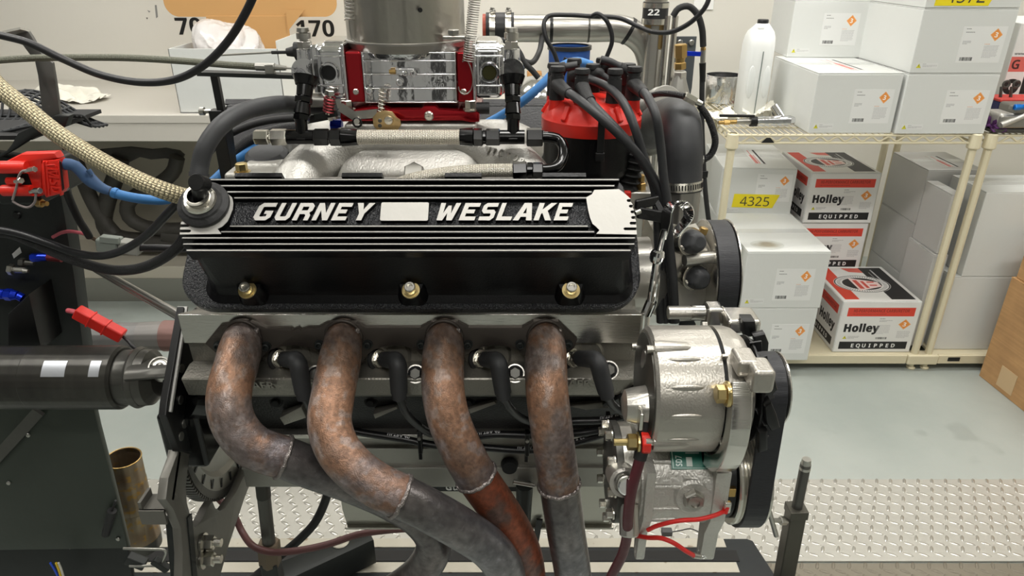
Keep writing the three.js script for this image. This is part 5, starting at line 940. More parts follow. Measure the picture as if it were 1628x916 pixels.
  part('linkage_arm', [bar(at(537, 158, lz - 0.004), at(541, 172, lz - 0.004), 0.006, 0.002, V(1, 0, 0)), bar(at(541, 170, lz - 0.003), at(566, 186, lz - 0.003), 0.011, 0.002, V(0, 1, 0)), bar(at(560, 184, lz), at(600, 180, lz), 0.010, 0.002, V(0, 1, 0))], M.steel, carb);
  { const r = []; const c = at(568, 195, lz + 0.001); for (let i = 0; i < 22; i++) r.push(V(c.x + Math.cos(i / 22 * 6.2832) * 0.0055, c.y + Math.sin(i / 22 * 6.2832) * 0.0055, c.z)); part('linkage_clip', sweep(r, 0.0012, { closed: true, m: 7 }), M.black, carb); part('linkage_pin', rod(at(567, 193, lz - 0.002), at(567, 193, lz + 0.008), 0.0034, 0.0034, 16), M.zinc, carb); }
  part('idle_spring', coil(at(606, 178, z0 + 0.013), at(608, 142, z0 + 0.013), 0.0042, 0.0010, 6), M.zinc, carb); part('idle_bolt', [rod(at(606, 180, z0 + 0.013), at(608, 140, z0 + 0.013), 0.0022, 0.0022, 12)], M.zinc, carb);
  part('pump_spring', coil(at(522, 178, z0 + 0.008), at(524, 154, z0 + 0.008), 0.0062, 0.0012, 5), mat({ color: 0xb8545a, roughness: 0.3, metalness: 0.9 }), carb, 'red tinted accelerator pump spring'); part('pump_bolt', [rod(at(521, 182, z0 + 0.008), at(525, 142, z0 + 0.008), 0.0028, 0.0028, 14), hexRod(at(524, 152, z0 + 0.008), at(524.5, 143, z0 + 0.008), 0.0062)], M.zinc, carb);
  part('pump_arm', [bar(at(500, 186, z0 + 0.004), at(536, 180, z0 + 0.004), 0.007, 0.003, V(0, 1, 0))], M.blackSteel, carb);
  part('vacuum_cap', rod(at(757, 172, z0 - 0.005), at(778, 172, z0 - 0.005), 0.0072, 0.0072, 20), M.rubber, carb, 'black rubber cap');
  part('pump_housing', box(0.05, 0.012, 0.04, X(500, 168), Y(164), z0 - 0.02, 0.004), M.dullAlu, carb);
}
// ---- air duct on the carburetor
const duct = thing('air_duct', 'dull round aluminium air duct standing on the carburetor', 'duct');
{
  const r = 0.0755, y0 = 1.497, cz = CBZ;
  M.ductAlu = mat({ color: 0xb7b3aa, roughness: 0.3, metalness: 0.95, bumpMap: again(T.coarse, 6), bumpScale: 0.0012 });
  part('tube', lathe([[r - 0.008, y0], [r - 0.002, y0], [r - 0.001, y0 + 0.004], [r - 0.001, 1.78], [r - 0.004, 1.78], [r - 0.005, y0 + 0.01]], 72, 25).translate(CBX, 0, cz), M.ductAlu, duct);
  part('lip', lathe([[r - 0.010, y0 - 0.006], [r - 0.004, y0 - 0.006], [r - 0.0015, y0 - 0.001], [r + 0.0015, y0 + 0.004], [r + 0.0015, y0 + 0.006], [r - 0.0015, y0 + 0.007], [r - 0.01, y0 + 0.006]], 72, 25).translate(CBX, 0, cz), M.dullAlu, duct);
  part('clamp_ring', lathe([[r - 0.016, y0 - 0.012], [r - 0.008, y0 - 0.012], [r - 0.006, y0 - 0.006], [r - 0.016, y0 - 0.006]], 60).translate(CBX, 0, cz), P_(), duct);
  function P_() { return M.polished; }
  const a = Math.asin(clamp((at(668, 15, cz).x - CBX) / r, -1, 1)); part('hole', turnTo(plain(new THREE.CylinderGeometry(0.0027, 0.0027, 0.001, 18)), at(668, 16, cz + r - 0.0008), V(Math.sin(a), 0, Math.cos(a))), M.black, duct);
  const b = at(722, 54, cz + r * 0.72); part('bracket', [box(0.034, 0.0045, 0.014, b.x + 0.004, b.y - 0.003, b.z + 0.008, 0.0015), hexRod(b.clone().add(V(0, 0.0, 0.008)), b.clone().add(V(0, 0.006, 0.008)), 0.0072), rod(b.clone().add(V(0.016, -0.002, 0.008)), b.clone().add(V(0.016, -0.022, 0.010)), 0.0032, 0.0032, 12)], M.steel, duct);
}
single('return_spring', 'long coiled steel return spring hanging right of the air duct', 'spring', merge(coil(at(756, -14, -0.878), at(744, 99, -0.878), 0.0064, 0.00075, 30), sweep(path([[744, 98, -0.878], [749, 110, -0.878], [752, 128, -0.878], [748, 144, -0.878], [740, 150, -0.878], [731, 146, -0.878], [729, 138, -0.878]]), 0.0008, { m: 6 })), M.steel);
single('return_spring', 'short coiled steel return spring at the left edge of the air duct', 'spring', merge(coil(at(557, -14, -0.90), at(555, 33, -0.90), 0.0055, 0.00075, 8), sweep(path([[555, 32, -0.90], [556, 45, -0.90], [560, 62, -0.90], [568, 70, -0.90]]), 0.0008, { m: 6 })), M.steel);

// ================================================================ FUEL LOG
{
  const z = -0.842, py = 218, y = at(650, py, z).y, X = (px) => at(px, py, z).x, A = M.blackAnod;
  const p = (px) => V(X(px), y, z);
  const g = thing('fuel_log', 'black and silver fuel line with a braided hose running below the carburetor', 'fuel line');
  part('end_plug', [hexRod(p(405), p(428), 0.0092), rod(p(426), p(432), 0.0058, 0.0058, 20)], M.zinc, g, 'silver hex plug'); part('end_nut', hexRod(p(431), p(457), 0.0102, 0.0102), M.zinc, g, 'silver hex nut');
  for (const [tx, up0, top, bx] of [[481, 116, 0, 487], [816, 118, 0, 814]]) {
    const t = part('tee', [rod(p(tx - 24), p(tx + 18), 0.0085, 0.0085, 24), rod(p(tx), p(tx).add(V(0, 0.022, -0.002)), 0.0072, 0.0072, 20), hexRod(p(tx - 8), p(tx + 8), 0.0088)], A, g);
    const b0 = p(tx).add(V(0, 0.018, -0.003)), b1 = at(bx, 122, -0.868);
    const d = b1.clone().sub(b0), at_ = (k) => b0.clone().addScaledVector(d, k);
    part('riser', [hexRod(b0, at_(0.16), 0.0098), rod(at_(0.16), at_(0.40), 0.0098, 0.0085, 24), hexRod(at_(0.40), at_(0.56), 0.0105), rod(at_(0.56), at_(0.82), 0.0092, 0.0100, 24), rod(at_(0.80), at_(1.0), 0.0118, 0.0158, 28)], A, g);
  }
  part('swivel_nut', [hexRod(p(499), p(523), 0.0105), rod(p(495), p(500), 0.0085, 0.0085, 20)], A, g); part('hose_end', [hexRod(p(525), p(544), 0.0108, 0.0108), rod(p(544), p(569), 0.0112, 0.0098, 28)], A, g);
  part('braided_hose', sweep([p(566), p(610), p(650), p(700), p(734)], 0.0088, { m: 22 }), M.braid, g, 'steel braided hose');
  part('hose_end', [rod(p(731), p(752), 0.0100, 0.0112, 28), hexRod(p(752), p(768), 0.0110)], A, g); part('swivel_nut', [hexRod(p(772), p(795), 0.0105), rod(p(768), p(772), 0.0085, 0.0085, 20)], A, g);
  part('elbow_nut', [hexRod(p(837), p(863), 0.0115)], A, g);
  part('return_elbow', sweep([p(862), ...path([[874, 218, z], [888, 222, z], [896, 236, z + 0.008], [894, 254, z + 0.018], [884, 266, z + 0.028], [868, 270, z + 0.034], [858, 270, z + 0.036]])], 0.0066, { m: 18 }), A, g);
  const q = path([[863, 270, -0.806], [846, 270, -0.806], [838, 270, -0.806], [815, 271, -0.806]]); part('hose_end', [hexRod(q[0], q[1], 0.0092), rod(q[1], q[2], 0.0088, 0.0088, 20), hexRod(q[2], q[3], 0.0102)], A, g);
  part('braided_hose', sweep(path([[818, 271, -0.806], [790, 271, -0.806], [750, 272, -0.808], [700, 277, -0.812], [650, 287, -0.816], [600, 310, -0.85]]), 0.0078, { m: 20 }), M.braid, g, 'steel braided hose');
}

// ================================================================ DISTRIBUTOR
{
  const cx = at(939, 205, -0.93).x, cz = -0.93, yb = at(937, 222, -0.866).y, R = 0.0640;
  const g = thing('distributor', 'large red-capped distributor with black wire boots', 'distributor');
  part('body', lathe([[0, yb - 0.115], [0.03, yb - 0.11], [0.034, yb - 0.08], [0.050, yb - 0.064], [0.0605, yb - 0.052], [0.0615, yb - 0.045], [0.0615, yb - 0.002], [0.0625, yb], [0, yb]], 56).translate(cx, 0, cz), M.blackPlastic, g);
  part('cap', lathe([[0, yb], [R, yb], [R + 0.0012, yb + 0.003], [R + 0.0012, yb + 0.016], [R - 0.002, yb + 0.020], [R - 0.006, yb + 0.028], [R - 0.016, yb + 0.037], [0.030, yb + 0.043], [0.012, yb + 0.046], [0, yb + 0.046]], 56, 28).translate(cx, 0, cz), M.redPlastic, g, 'red plastic cap');
  part('clip', [box(0.0085, 0.040, 0.004, cx + 0.006, yb + 0.004, cz + R + 0.001, 0.001), box(0.012, 0.012, 0.006, cx + 0.006, yb - 0.022, cz + R - 0.001, 0.002)], M.black, g);
  for (const a of [0.5, 1.3, 2.4, 3.4, 4.6, 5.6]) part('cap_rib', box(0.007, 0.02, 0.012, 0, 0, 0, 0.002).rotateX(-0.6).translate(0, yb + 0.026, R - 0.008).rotateY(a).translate(cx, 0, cz), M.redPlastic, g);
  // boots: foot on the cap, head, then the way its wire leaves
  const boots = [[882, 106, 1], [913, 98, 0], [959, 97, 1], [999, 108, 1], [886, 120, 0], [943, 110, 1], [925, 130, 0], [977, 131, 1], [1008, 121, 0]];
  // ring positions: the eight towers sit on a circle, the coil tower in the middle
  const outs = {
    4: [[896, 143], [915, 155], [950, 183], [985, 215], [1015, 247], [1040, 285], [1054, 318], [1058, 350], [1062, 400], [1067, 450], [1069, 512]],
    1: [[922, 118], [938, 126], [968, 140], [992, 165], [1008, 200], [1022, 245], [1036, 285], [1046, 320], [1052, 360], [1056, 420], [1058, 512]],
    6: [[932, 152], [946, 170], [975, 200], [1002, 230], [1022, 258], [1038, 292], [1044, 330], [1046, 380], [1048, 440], [1050, 512]],
    8: [[1018, 143], [1030, 155], [1043, 185], [1050, 230], [1055, 280], [1062, 330], [1064, 380], [1070, 440], [1074, 512]],
  };
  const back = { 0: [[894, 108], [905, 106], [918, 104]], 2: [[968, 104], [982, 104], [995, 112]], 3: [[990, 110], [980, 104], [968, 98], [955, 95]], 5: [[950, 116], [962, 124], [972, 132]], 7: [] };
  boots.forEach(([px, py], i) => {
    // which tower: rows nearer to the viewer stand lower in the photograph
    const zt = cz + clamp((py - 113) / 20, -1, 1) * 0.040, topY = yb + 0.088, p = at(px, py + 2, zt), foot = V(p.x, yb + 0.036, zt), head = V(p.x, Math.max(p.y, yb + 0.075), zt);
    part('tower', rod(foot.clone().add(V(0, -0.012, 0)), foot.clone().add(V(0, 0.012, 0)), 0.0105, 0.0088, 24), M.redPlastic, g);
    const b = part('boot', merge(rod(foot.clone().add(V(0, 0.004, 0)), head.clone().add(V(0, -0.006, 0)), 0.0100, 0.0088, 24), latheAlong([[0, -0.007], [0.0076, -0.007], [0.0080, -0.002], [0.0098, 0.000], [0.0098, 0.003], [0.0088, 0.0055], [0, 0.0062]], head, UP, 24)), M.rubber, g, 'black rubber boot');
    const list = outs[i] || back[i]; if (!list.length) return;
    const z1 = i in outs ? null : zt;
    const pts = list.map(([x, y], k) => at(x, y, outs[i] ? lerp(zt + 0.012, [-0.828, -0.838, -0.834, -0.82][[4, 1, 6, 8].indexOf(i)], sstep(0, i === 1 ? 0.5 : 0.32, (k + 0.6) / (list.length - 1))) : zt + 0.006));
    const s = head.clone().add(V(0, -0.016, 0.003));
    part('boot_neck', sweep([s, s.clone().lerp(pts[0], 0.5), pts[0], pts[0].clone().lerp(pts[1], 0.5)], (k) => lerp(0.0094, 0.0068, k), { m: 18, n: 16 }), M.rubber, b);
    if (outs[i]) single('ignition_lead', ['grey ignition lead from the front left distributor boot, the longest across the red cap', 'grey ignition lead from the rear left distributor boot, arching over the cap', 'grey ignition lead from the front middle distributor boot', 'grey ignition lead from the right distributor boot, dropping beside the elbow hose'][[4, 1, 6, 8].indexOf(i)], 'wire', sweep(pts, 0.0054, { m: 14 }), M.wireGrey ||= mat({ color: 0x2a2b2d, roughness: 0.5 }), 'ignition leads from the distributor to the near bank');
    else part('lead_stub', sweep([pts[0], ...pts.slice(1)], 0.0052, { m: 14 }), M.wireGrey ||= mat({ color: 0x2a2b2d, roughness: 0.5 }), b);
  });
}
{ // lead comb and tie at the right end of the valve cover
  const g = thing('wire_separator', 'black plastic wire separator and tie at the right end of the valve cover', 'clip');
  part('comb', [bar(at(1010, 326, -0.80), at(1046, 318, -0.815), 0.012, 0.006, V(0, 1, 0), 0.002), bar(at(1014, 338, -0.80), at(1054, 345, -0.805), 0.014, 0.006, V(0, 1, 0), 0.002), bar(at(1040, 316, -0.815), at(1056, 346, -0.805), 0.008, 0.006, V(1, 0, 0), 0.002)], M.blackPlastic, g);
  part('tie', rod(at(1010, 339, -0.795), at(1018, 336, -0.797), 0.003, 0.003, 12), M.zinc, g);
}
// ---- rubber elbow hose with clamp and neck
{
  const g = thing('radiator_hose', 'fat grey rubber elbow hose with a slotted steel clamp, right of the distributor', 'hose');
  const h = path([[1034, 208, -1.06], [1052, 192, -1.02], [1072, 186, -0.95], [1084, 200, -0.885], [1087, 232, -0.868], [1087, 272, -0.862], [1087, 304, -0.858]]);
  part('hose', sweep(h, (k) => lerp(0.0285, 0.0225, k), { m: 36, n: 60 }), M.rubberGrey, g);
  const c0 = at(1086, 286, -0.860), c1 = at(1086, 298, -0.859), n = c1.clone().sub(c0).normalize();
  const cl = part('clamp_band', latheAlong([[0.0228, 0], [0.0243, 0], [0.0243, 0.0115], [0.0228, 0.0115]], c0, n, 48), M.zinc, g, 'slotted steel clamp');
  const slots = []; for (let i = 0; i < 44; i++) { const a = i / 44 * 6.2832; slots.push(box(0.0013, 0.0062, 0.0006, 0, 0.0058, 0.0244).rotateY(a)); } part('slots', orient(merge(slots), c0, c0.clone().add(n)), M.blackMatte, cl);
  part('neck', [rod(at(1088, 300, -0.858), at(1086, 350, -0.858), 0.0205, 0.0185, 36)], M.dullAlu, g, 'cast aluminium neck');
}
// ---- dipstick with its loop
{
  const g = thing('dipstick', 'chromed dipstick with a ring handle, right of the valve cover', 'dipstick'), z = -0.775;
  part('blade_handle', (() => { const r = [[1056, 380], [1058, 355], [1061, 336], [1070, 324], [1083, 323], [1093, 331], [1095, 343], [1087, 356], [1078, 366], [1073, 372]]; return bendStrip(path(r, z), 0.0135, 0.0016); })(), M.chrome, g);
  function bendStrip(p, w, t) { const c = new THREE.CatmullRomCurve3(p), out = [], n = 46; for (let i = 0; i < n; i++) { const a = c.getPointAt(i / n), b = c.getPointAt(Math.min(1, (i + 1.12) / n)); out.push(bar(a, b, w * Math.min(1, 0.4 + i / 16), t, V(0.62, 0.42, 0.66))); } return merge(out); }
  part('tube', [rod(at(1056, 366, z), at(1047, 402, z), 0.0036, 0.0042, 18), rod(at(1046, 408, z), at(1034, 486, z), 0.0052, 0.0052, 20), rod(at(1036, 478, z), at(1027, 500, z), 0.0068, 0.0068, 20)], M.chrome, g);
  part('collar', latheAlong([[0, -0.008], [0.0068, -0.008], [0.0088, -0.004], [0.0092, 0.001], [0.0078, 0.006], [0.006, 0.008], [0, 0.008]], at(1045, 407, z), at(1056, 366, z).sub(at(1046, 404, z)).normalize(), 28), M.chrome, g);
}

// ================================================================ DYNO HOUSING, DRIVESHAFT, ENGINE PLATES (LEFT)
function atX(px, py, x) { const d = sight(px, py), t = x / d.x; return V(x, EYE + d.y * t, d.z * t); }
M.dynoGreen = mat({ color: 0x363c35, roughness: 0.42, metalness: 0.3, bumpMap: again(T.coarse, 4), bumpScale: 0.0005 });
const flat = (list, z, t, b = 0.001) => extrude(list.map(([x, y]) => { const p = at(x, y, z); return [p.x, p.y]; }), t, b).translate(0, 0, z - t);
const sidePlate = (list, x, t, b = 0.0015) => extrude(list.map(([px, py]) => { const p = atX(px, py, x); return [-p.z, p.y]; }), t, b).rotateY(Math.PI / 2).translate(x - t, 0, 0);
{
  const g = thing('dyno_housing', 'black steel dyno housing panel at the left edge, above and below the driveshaft', 'dyno housing');
  part('upper_panel', flat([[-60, 240], [88, 262], [103, 345], [118, 440], [133, 560], [140, 640], [-60, 640]], -1.06, 0.03), M.blackSteel, g);
  part('lower_panel', flat([[-60, 635], [146, 635], [156, 680], [172, 742], [190, 815], [203, 872], [-60, 876]], -1.04, 0.012), M.dynoGreen, g);
  part('lower_fold', flat([[-60, 872], [202, 868], [208, 900], [214, 960], [-60, 970]], -1.048, 0.012), M.blackSteel, g);
  part('gusset', [flat([[12, 500], [46, 468], [66, 556], [12, 560]], -1.0, 0.06, 0.002)], M.black, g);
  part('diagonal_rail', [bar(at(-20, 744, -1.03), at(62, 654, -1.03), 0.020, 0.008, V(1, 1, 0))], M.darkSteel, g);
  for (const [px, py] of [[45, 692], [14, 768], [111, 870], [188, 857]]) part('screw', latheAlong([[0, 0], [0.0042, 0], [0.0036, 0.002], [0.002, 0.0026], [0, 0.002]], at(px, py, py > 865 ? -1.045 : -1.039), V(0, 0, 1), 18), M.steel, g);
  part('screw', latheAlong([[0, 0], [0.0065, 0], [0.005, 0.003], [0, 0.003]], at(27, 342, -1.058), V(0, 0, 1), 18), M.black, g);
  part('label', flat([[19, 404], [31, 393], [34, 402], [22, 411]], -1.0585, 0.0008, 0), M.sticker, g, 'small white sticker');
  // tray on top with a mesh mat
  part('tray', [flat([[-40, 262], [10, 240], [18, 230], [28, 212], [62, 196], [80, 190], [86, 184], [110, 184], [104, 202], [82, 210], [50, 220], [22, 238], [-40, 274]], -1.0, 0.014, 0.0015)], M.blackSteel, g);
  part('tray_floor', (() => { const a = at(-60, 246, -1.0), b = at(62, 196, -1.0); return box(0.30, 0.006, 0.19, b.x - 0.17, b.y - 0.022, -1.10); })(), M.blackMatte, g);
}
{
  const p = at(40, 196, -1.04), m = mat({ color: 0x2a2c2e, roughness: 0.7 }), out = [];
  const g = thing('mesh_mat', 'crumpled black plastic mesh mat on the dyno housing', 'mat'), y0 = p.y - 0.02;
  const hgt = (x, z) => y0 + 0.012 + 0.012 * Math.sin(x * 30) * Math.sin(z * 26 + 1) + (z < -1.13 ? 0.02 * Math.sin((x + 0.2) * 18) : 0);
  for (let i = 0; i < 15; i++) { const z = -1.03 - i * 0.011, l = []; for (let k = 0; k <= 12; k++) { const x = p.x - 0.25 + k * 0.024; l.push(V(x, hgt(x, z), z)); } out.push(sweep(l, 0.0024, { m: 6, n: 30 })); }
  for (let k = 0; k <= 22; k++) { const x = p.x - 0.25 + k * 0.013, l = []; for (let i = 0; i <= 8; i++) { const z = -1.03 - i * 0.019; l.push(V(x, hgt(x, z) + 0.001, z)); } out.push(sweep(l, 0.0022, { m: 6, n: 20 })); }
  const w = part('strands', out, m, g); w.userData.kind = 'stuff';
}
{ // bent strap
  const g = thing('strap_bracket', 'bent grey steel strap bracket standing on the dyno housing', 'bracket'), z = -1.02;
  part('strap', [flat([[24, 56], [43, 48], [50, 58], [66, 86], [83, 100], [88, 130], [96, 186], [68, 188], [60, 120], [55, 97], [48, 88]], z, 0.006, 0.001)], mat({ color: 0x6b6a67, roughness: 0.5, metalness: 0.6, bumpMap: again(T.coarse, 6), bumpScale: 0.0004 }), g);
  part('top_edge', bar(at(-6, 57, z + 0.004), at(40, 47, z + 0.004), 0.018, 0.003, V(0, 0.3, 1)), mat({ color: 0xb9b6ae, roughness: 0.5, metalness: 0.5 }), g, 'pale upper tab');
}
// ignition coil
{
  const g = thing('ignition_coil', 'bright red ignition coil with raised letters at the left edge', 'ignition coil'), z = -0.92, R = M.redPlastic;
  const P = (px, py, zz = z) => at(px, py, zz), s = mpp(280, z);
  part('core', [flat([[64, 262], [66, 256], [92, 254], [95, 262], [100, 302], [96, 309], [72, 315], [66, 300]], z, 0.018, 0.003)], R, g);
  part('winding', [flat([[6, 258], [32, 245], [86, 243], [92, 252], [66, 257], [66, 312], [58, 314], [50, 300], [48, 292], [42, 276], [4, 276], [2, 262]], z - 0.002, 0.018, 0.004)], R, g);
  for (const x of [67, 72, 91]) part('core_rib', flat([[x, 258], [x + 3, 257.5], [x + 7, 311], [x + 4, 312]], z + 0.0018, 0.006, 0.001), R, g);
  for (const [py, x0, x1, r] of [[266, -4, 44, 10], [288, 12, 32, 6], [303, 5, 52, 9]]) part('tower', rod(P(x0, py, z + 0.002), P(x1, py, z + 0.002), r * s, r * s, 24), R, g);
  // raised letters, reading downward
  { const a = P(74, 265, z + 0.001), b = P(80, 303, z + 0.001), dn = b.clone().sub(a).normalize(); const t = lettering('MSD', 0.0125, 0.0026).scale(1.0, 1.1, 1); part('raised_lettering', basis(t, a.clone().add(V(0.002, 0, -0.0008)), dn, V(0, 0, 1).cross(dn)), R, g);
    const fr = [[73, 263], [89, 262], [94, 300], [79, 302]].map(([x, y]) => P(x, y, z + 0.0012)); part('letter_frame', bend([...fr, fr[0]], 0.0009, 0.002, { m: 6 }), R, g); }
  part('mount', [box(0.06, 0.05, 0.11, at(60, 282, -0.98).x, at(60, 282, -0.98).y, -0.985, 0.004)], M.blackSteel, g, 'black mounting block');
  part('side_label', flat([[94, 255], [97, 258], [102, 300], [99, 304]], z + 0.0012, 0.001, 0), mat({ color: 0x2a0a0c, roughness: 0.4 }), g, 'dark printed label strip');
  for (const [x0, y0, x1, y1] of [[46, 271, 56, 269], [54, 304, 64, 303], [30, 288, 34, 287]]) part('terminal', [hexRod(P(x0, y0, z + 0.010), P(x1, y1, z + 0.014), 0.0042), rod(P(x0 - 6, y0 + 1, z + 0.010), P(x1, y1, z + 0.013), 0.0026, 0.0026, 14)], M.zinc, g);
  single('coil_wire', 'thin grey wire looping between the coil terminals', 'wire', merge(sweep(path([[46, 271], [36, 272], [30, 280], [26, 298], [20, 318]], z + 0.012), 0.0016, { m: 8 }), sweep(path([[20, 320], [30, 326], [44, 330], [55, 322], [57, 308]], z + 0.012), 0.0016, { m: 8 })), mat({ color: 0x8a807e, roughness: 0.5 }));
  single('coil_stud', 'worn brass bolt below the red coil', 'bolt', merge(hexRod(P(58, 322, z - 0.01), P(68, 323, z - 0.008), 0.0062), rod(P(60, 322, z - 0.01), P(75, 324, z - 0.006), 0.0034, 0.0034, 14)), M.brass);
}
// coil lead: boot and blue wire
{
  const g = thing('coil_lead', 'blue coil lead with a dusty boot, running right from the red coil', 'ignition lead'), z = -0.93;
  part('boot', [sweep(path([[104, 261], [118, 263], [128, 272], [140, 286], [152, 294]], z), (k) => lerp(0.0080, 0.0072, k), { m: 18 }), rod(at(140, 270, z + 0.004), at(146, 278, z + 0.004), 0.0035, 0.0035, 12), sweep(path([[142, 284], [154, 294], [166, 301], [176, 304]], z), (k) => lerp(0.0090, 0.0058, k), { m: 16 })], mat({ color: 0x3c5a82, roughness: 0.65, bumpMap: again(T.coarse, 14), bumpScale: 0.0004 }), g, 'dusty blue-grey boot');
  part('lead', sweep(path([[178, 306], [200, 312], [230, 317], [262, 318], [285, 312], [310, 304]], z), 0.0066, { m: 16 }), M.blueHose, g); part('ring', [rod(at(158, 297, z), at(163, 300, z), 0.0070, 0.0066, 18), rod(at(180, 306, z), at(186, 308, z), 0.0074, 0.0074, 18)], M.blueHose, g); part('joint', rod(at(163, 300, z), at(181, 306, z), 0.0050, 0.0050, 16), M.darkSteel, g);
}
single('braided_hose', 'fat woven beige sleeve hose slanting from the upper left to the valve cover', 'hose', sweep(path([[-30, 108, -0.90], [0, 140, -0.89], [40, 172, -0.88], [90, 212, -0.87], [150, 250, -0.86], [210, 282, -0.85], [260, 303, -0.85], [300, 314, -0.87], [330, 312, -0.91], [380, 292, -0.95]]), 0.0112, { m: 24, n: 120 }), M.braidBig);
single('battery_lead', 'smooth black cable drooping below the red coil to the valve cover', 'cable', sweep(path([[-20, 362, -0.97], [28, 371, -0.965], [77, 387, -0.955], [116, 401, -0.945], [155, 407, -0.93], [190, 400, -0.91], [232, 375, -0.89], [268, 338, -0.87], [292, 314, -0.87], [320, 306, -0.92], [370, 304, -0.95]]), 0.0056, { m: 16 }), M.wire);
single('braided_hose', 'black woven hose drooping lowest below the red coil', 'hose', sweep(path([[-20, 368, -0.985], [20, 373, -0.98], [52, 386, -0.97], [103, 408, -0.955], [155, 425, -0.94], [193, 430, -0.92], [232, 424, -0.90], [268, 405, -0.885], [288, 386, -0.88], [308, 350, -0.89], [350, 322, -0.95]]), 0.0073, { m: 20 }), M.blackBraid);
single('split_loom', 'black loom running down from the red coil to the grey plug', 'wire loom', sweep(path([[104, 300, -0.97], [114, 325, -0.985], [127, 352, -1.0], [136, 366, -1.01], [142, 376, -1.02]]), 0.0056, { m: 14 }), M.rubber);
single('thin_wires', 'bundle of thin brown wires entering the grey plug', 'wires', merge(...[0, 1, 2].map((i) => sweep(path([[137, 362 + i * 2, -1.01], [140, 372 + i * 2, -1.02], [150, 378 + i * 2, -1.03], [160, 383 + i * 2, -1.035]]), 0.0013, { m: 6 }))), mat({ color: 0x6a5a4a, roughness: 0.5 }));
single('pink_wire', 'pink wire running from the dyno housing to the grey plug', 'wire', sweep(path([[84, 377, -1.05], [98, 370, -1.045], [112, 368, -1.04], [130, 371, -1.035], [142, 375, -1.03]]), 0.0027, { m: 10 }), mat({ color: 0xd86a78, roughness: 0.5 }));
single('hanging_wire', 'thin dark wire hanging behind the black cables', 'wire', sweep(path([[93, 314, -1.10], [102, 330, -1.10], [112, 344, -1.10], [109, 360, -1.10], [112, 385, -1.10], [122, 398, -1.10]]), 0.0009, { m: 6 }), M.darkSteel);
{
  const g = thing('wire_plug', 'pale grey two-piece wire plug lying above the black cables', 'connector'), z = -1.04, m = mat({ color: 0x8c938c, roughness: 0.5 });
  const a = at(158, 386, z), b = at(192, 390, z), c = at(224, 395, z);
  part('plug', [bar(a, b, 0.026, 0.022, V(0, 0, 1), 0.003)], m, g); part('socket', [bar(b, c, 0.023, 0.020, V(0, 0, 1), 0.003)], mat({ color: 0x9a9a93, roughness: 0.5 }), g); part('latch', [bar(at(160, 380, z + 0.012), at(190, 383, z + 0.012), 0.008, 0.010, V(0, 0, 1), 0.001)], m, g);
  single('plug_cable', 'short black cable leaving the grey plug to the right', 'cable', sweep(path([[222, 394, z], [250, 394, z], [285, 395, z], [320, 397, z]]), 0.0056, { m: 14 }), M.wire);
}
// fittings on the housing
{
  const g = thing('hose_fitting', 'small blue and red hose fitting on the dyno housing', 'fitting'), z = -1.03;
  part('nut', [hexRod(at(50, 410, z), at(64, 409, z), 0.0068), rod(at(62, 409, z), at(77, 409, z), 0.0064, 0.006, 18)], M.blueAnod, g, 'blue anodized nut'); part('sleeve', rod(at(76, 409, z), at(98, 411, z), 0.0062, 0.0062, 18), mat({ color: 0x7a2b30, roughness: 0.4, metalness: 0.5 }), g, 'dull red sleeve');
  const k = thing('hose_fitting', 'bare steel flare fittings below the white sticker on the dyno housing', 'fitting');
  part('lower', [hexRod(at(14, 428, z), at(22, 429, z), 0.009), rod(at(22, 429, z), at(38, 430, z), 0.0048, 0.0048, 18), rod(at(38, 430, z), at(45, 431, z), 0.0052, 0.003, 18)], M.steel, k); part('upper', [hexRod(at(32, 418, z - 0.01), at(40, 418, z - 0.01), 0.008), rod(at(40, 418, z - 0.01), at(54, 419, z - 0.01), 0.0042, 0.0034, 16)], M.darkSteel, k);
  const h = thing('hose_fitting', 'large blue anodized hose fitting at the left edge above the driveshaft', 'fitting');
  part('body', [rod(at(-20, 467, z), at(8, 468, z), 0.0085, 0.0085, 20), hexRod(at(8, 468, z), at(20, 469, z), 0.0098), rod(at(20, 469, z), at(28, 470, z), 0.009, 0.007, 20), rod(at(28, 470, z), at(36, 474, z), 0.0068, 0.0068, 18)], M.blueAnod, h);
}
{
  const g = thing('fuse_holder', 'red plastic wire splice holder above the driveshaft', 'connector'), z = -1.02;
  part('body', [bar(at(121, 495, z), at(196, 535, z), 0.020, 0.020, V(0, 0, 1), 0.003)], mat({ color: 0xd8281f, roughness: 0.45 }), g);
  for (const t of [0.3, 0.62]) part('band', bar(at(121 + 75 * t, 495 + 40 * t, z), at(124 + 75 * t, 496.6 + 40 * t, z), 0.0225, 0.0225, V(0, 0, 1), 0.002), mat({ color: 0xd8281f, roughness: 0.45 }), g);
  part('lead', [sweep(path([[108, 494, z - 0.01], [114, 495, z - 0.005], [122, 497, z]]), 0.0042, { m: 12 })], mat({ color: 0xd0606a, roughness: 0.5 }), g, 'pink lead'); part('tail', sweep(path([[194, 534, z], [204, 543, z + 0.01], [212, 552, z + 0.02], [219, 556, z + 0.02]]), 0.0026, { m: 10 }), M.wire, g);
}
single('cable_loop', 'thin black cable looping behind the driveshaft from the black hoses', 'cable', sweep(path([[112, 405, -1.10], [124, 422, -1.10], [130, 442, -1.10], [127, 465, -1.10], [116, 486, -1.10], [110, 500, -1.10]]), 0.0044, { m: 12 }), M.wire);
single('steel_tube', 'bright steel tube slanting behind the engine plate', 'tube', merge(rod(at(150, 424, -1.06), at(297, 506, -0.86), 0.0048, 0.0048, 14), rod(at(150, 430, -1.07), at(294, 513, -0.87), 0.003, 0.003, 12)), M.steel);

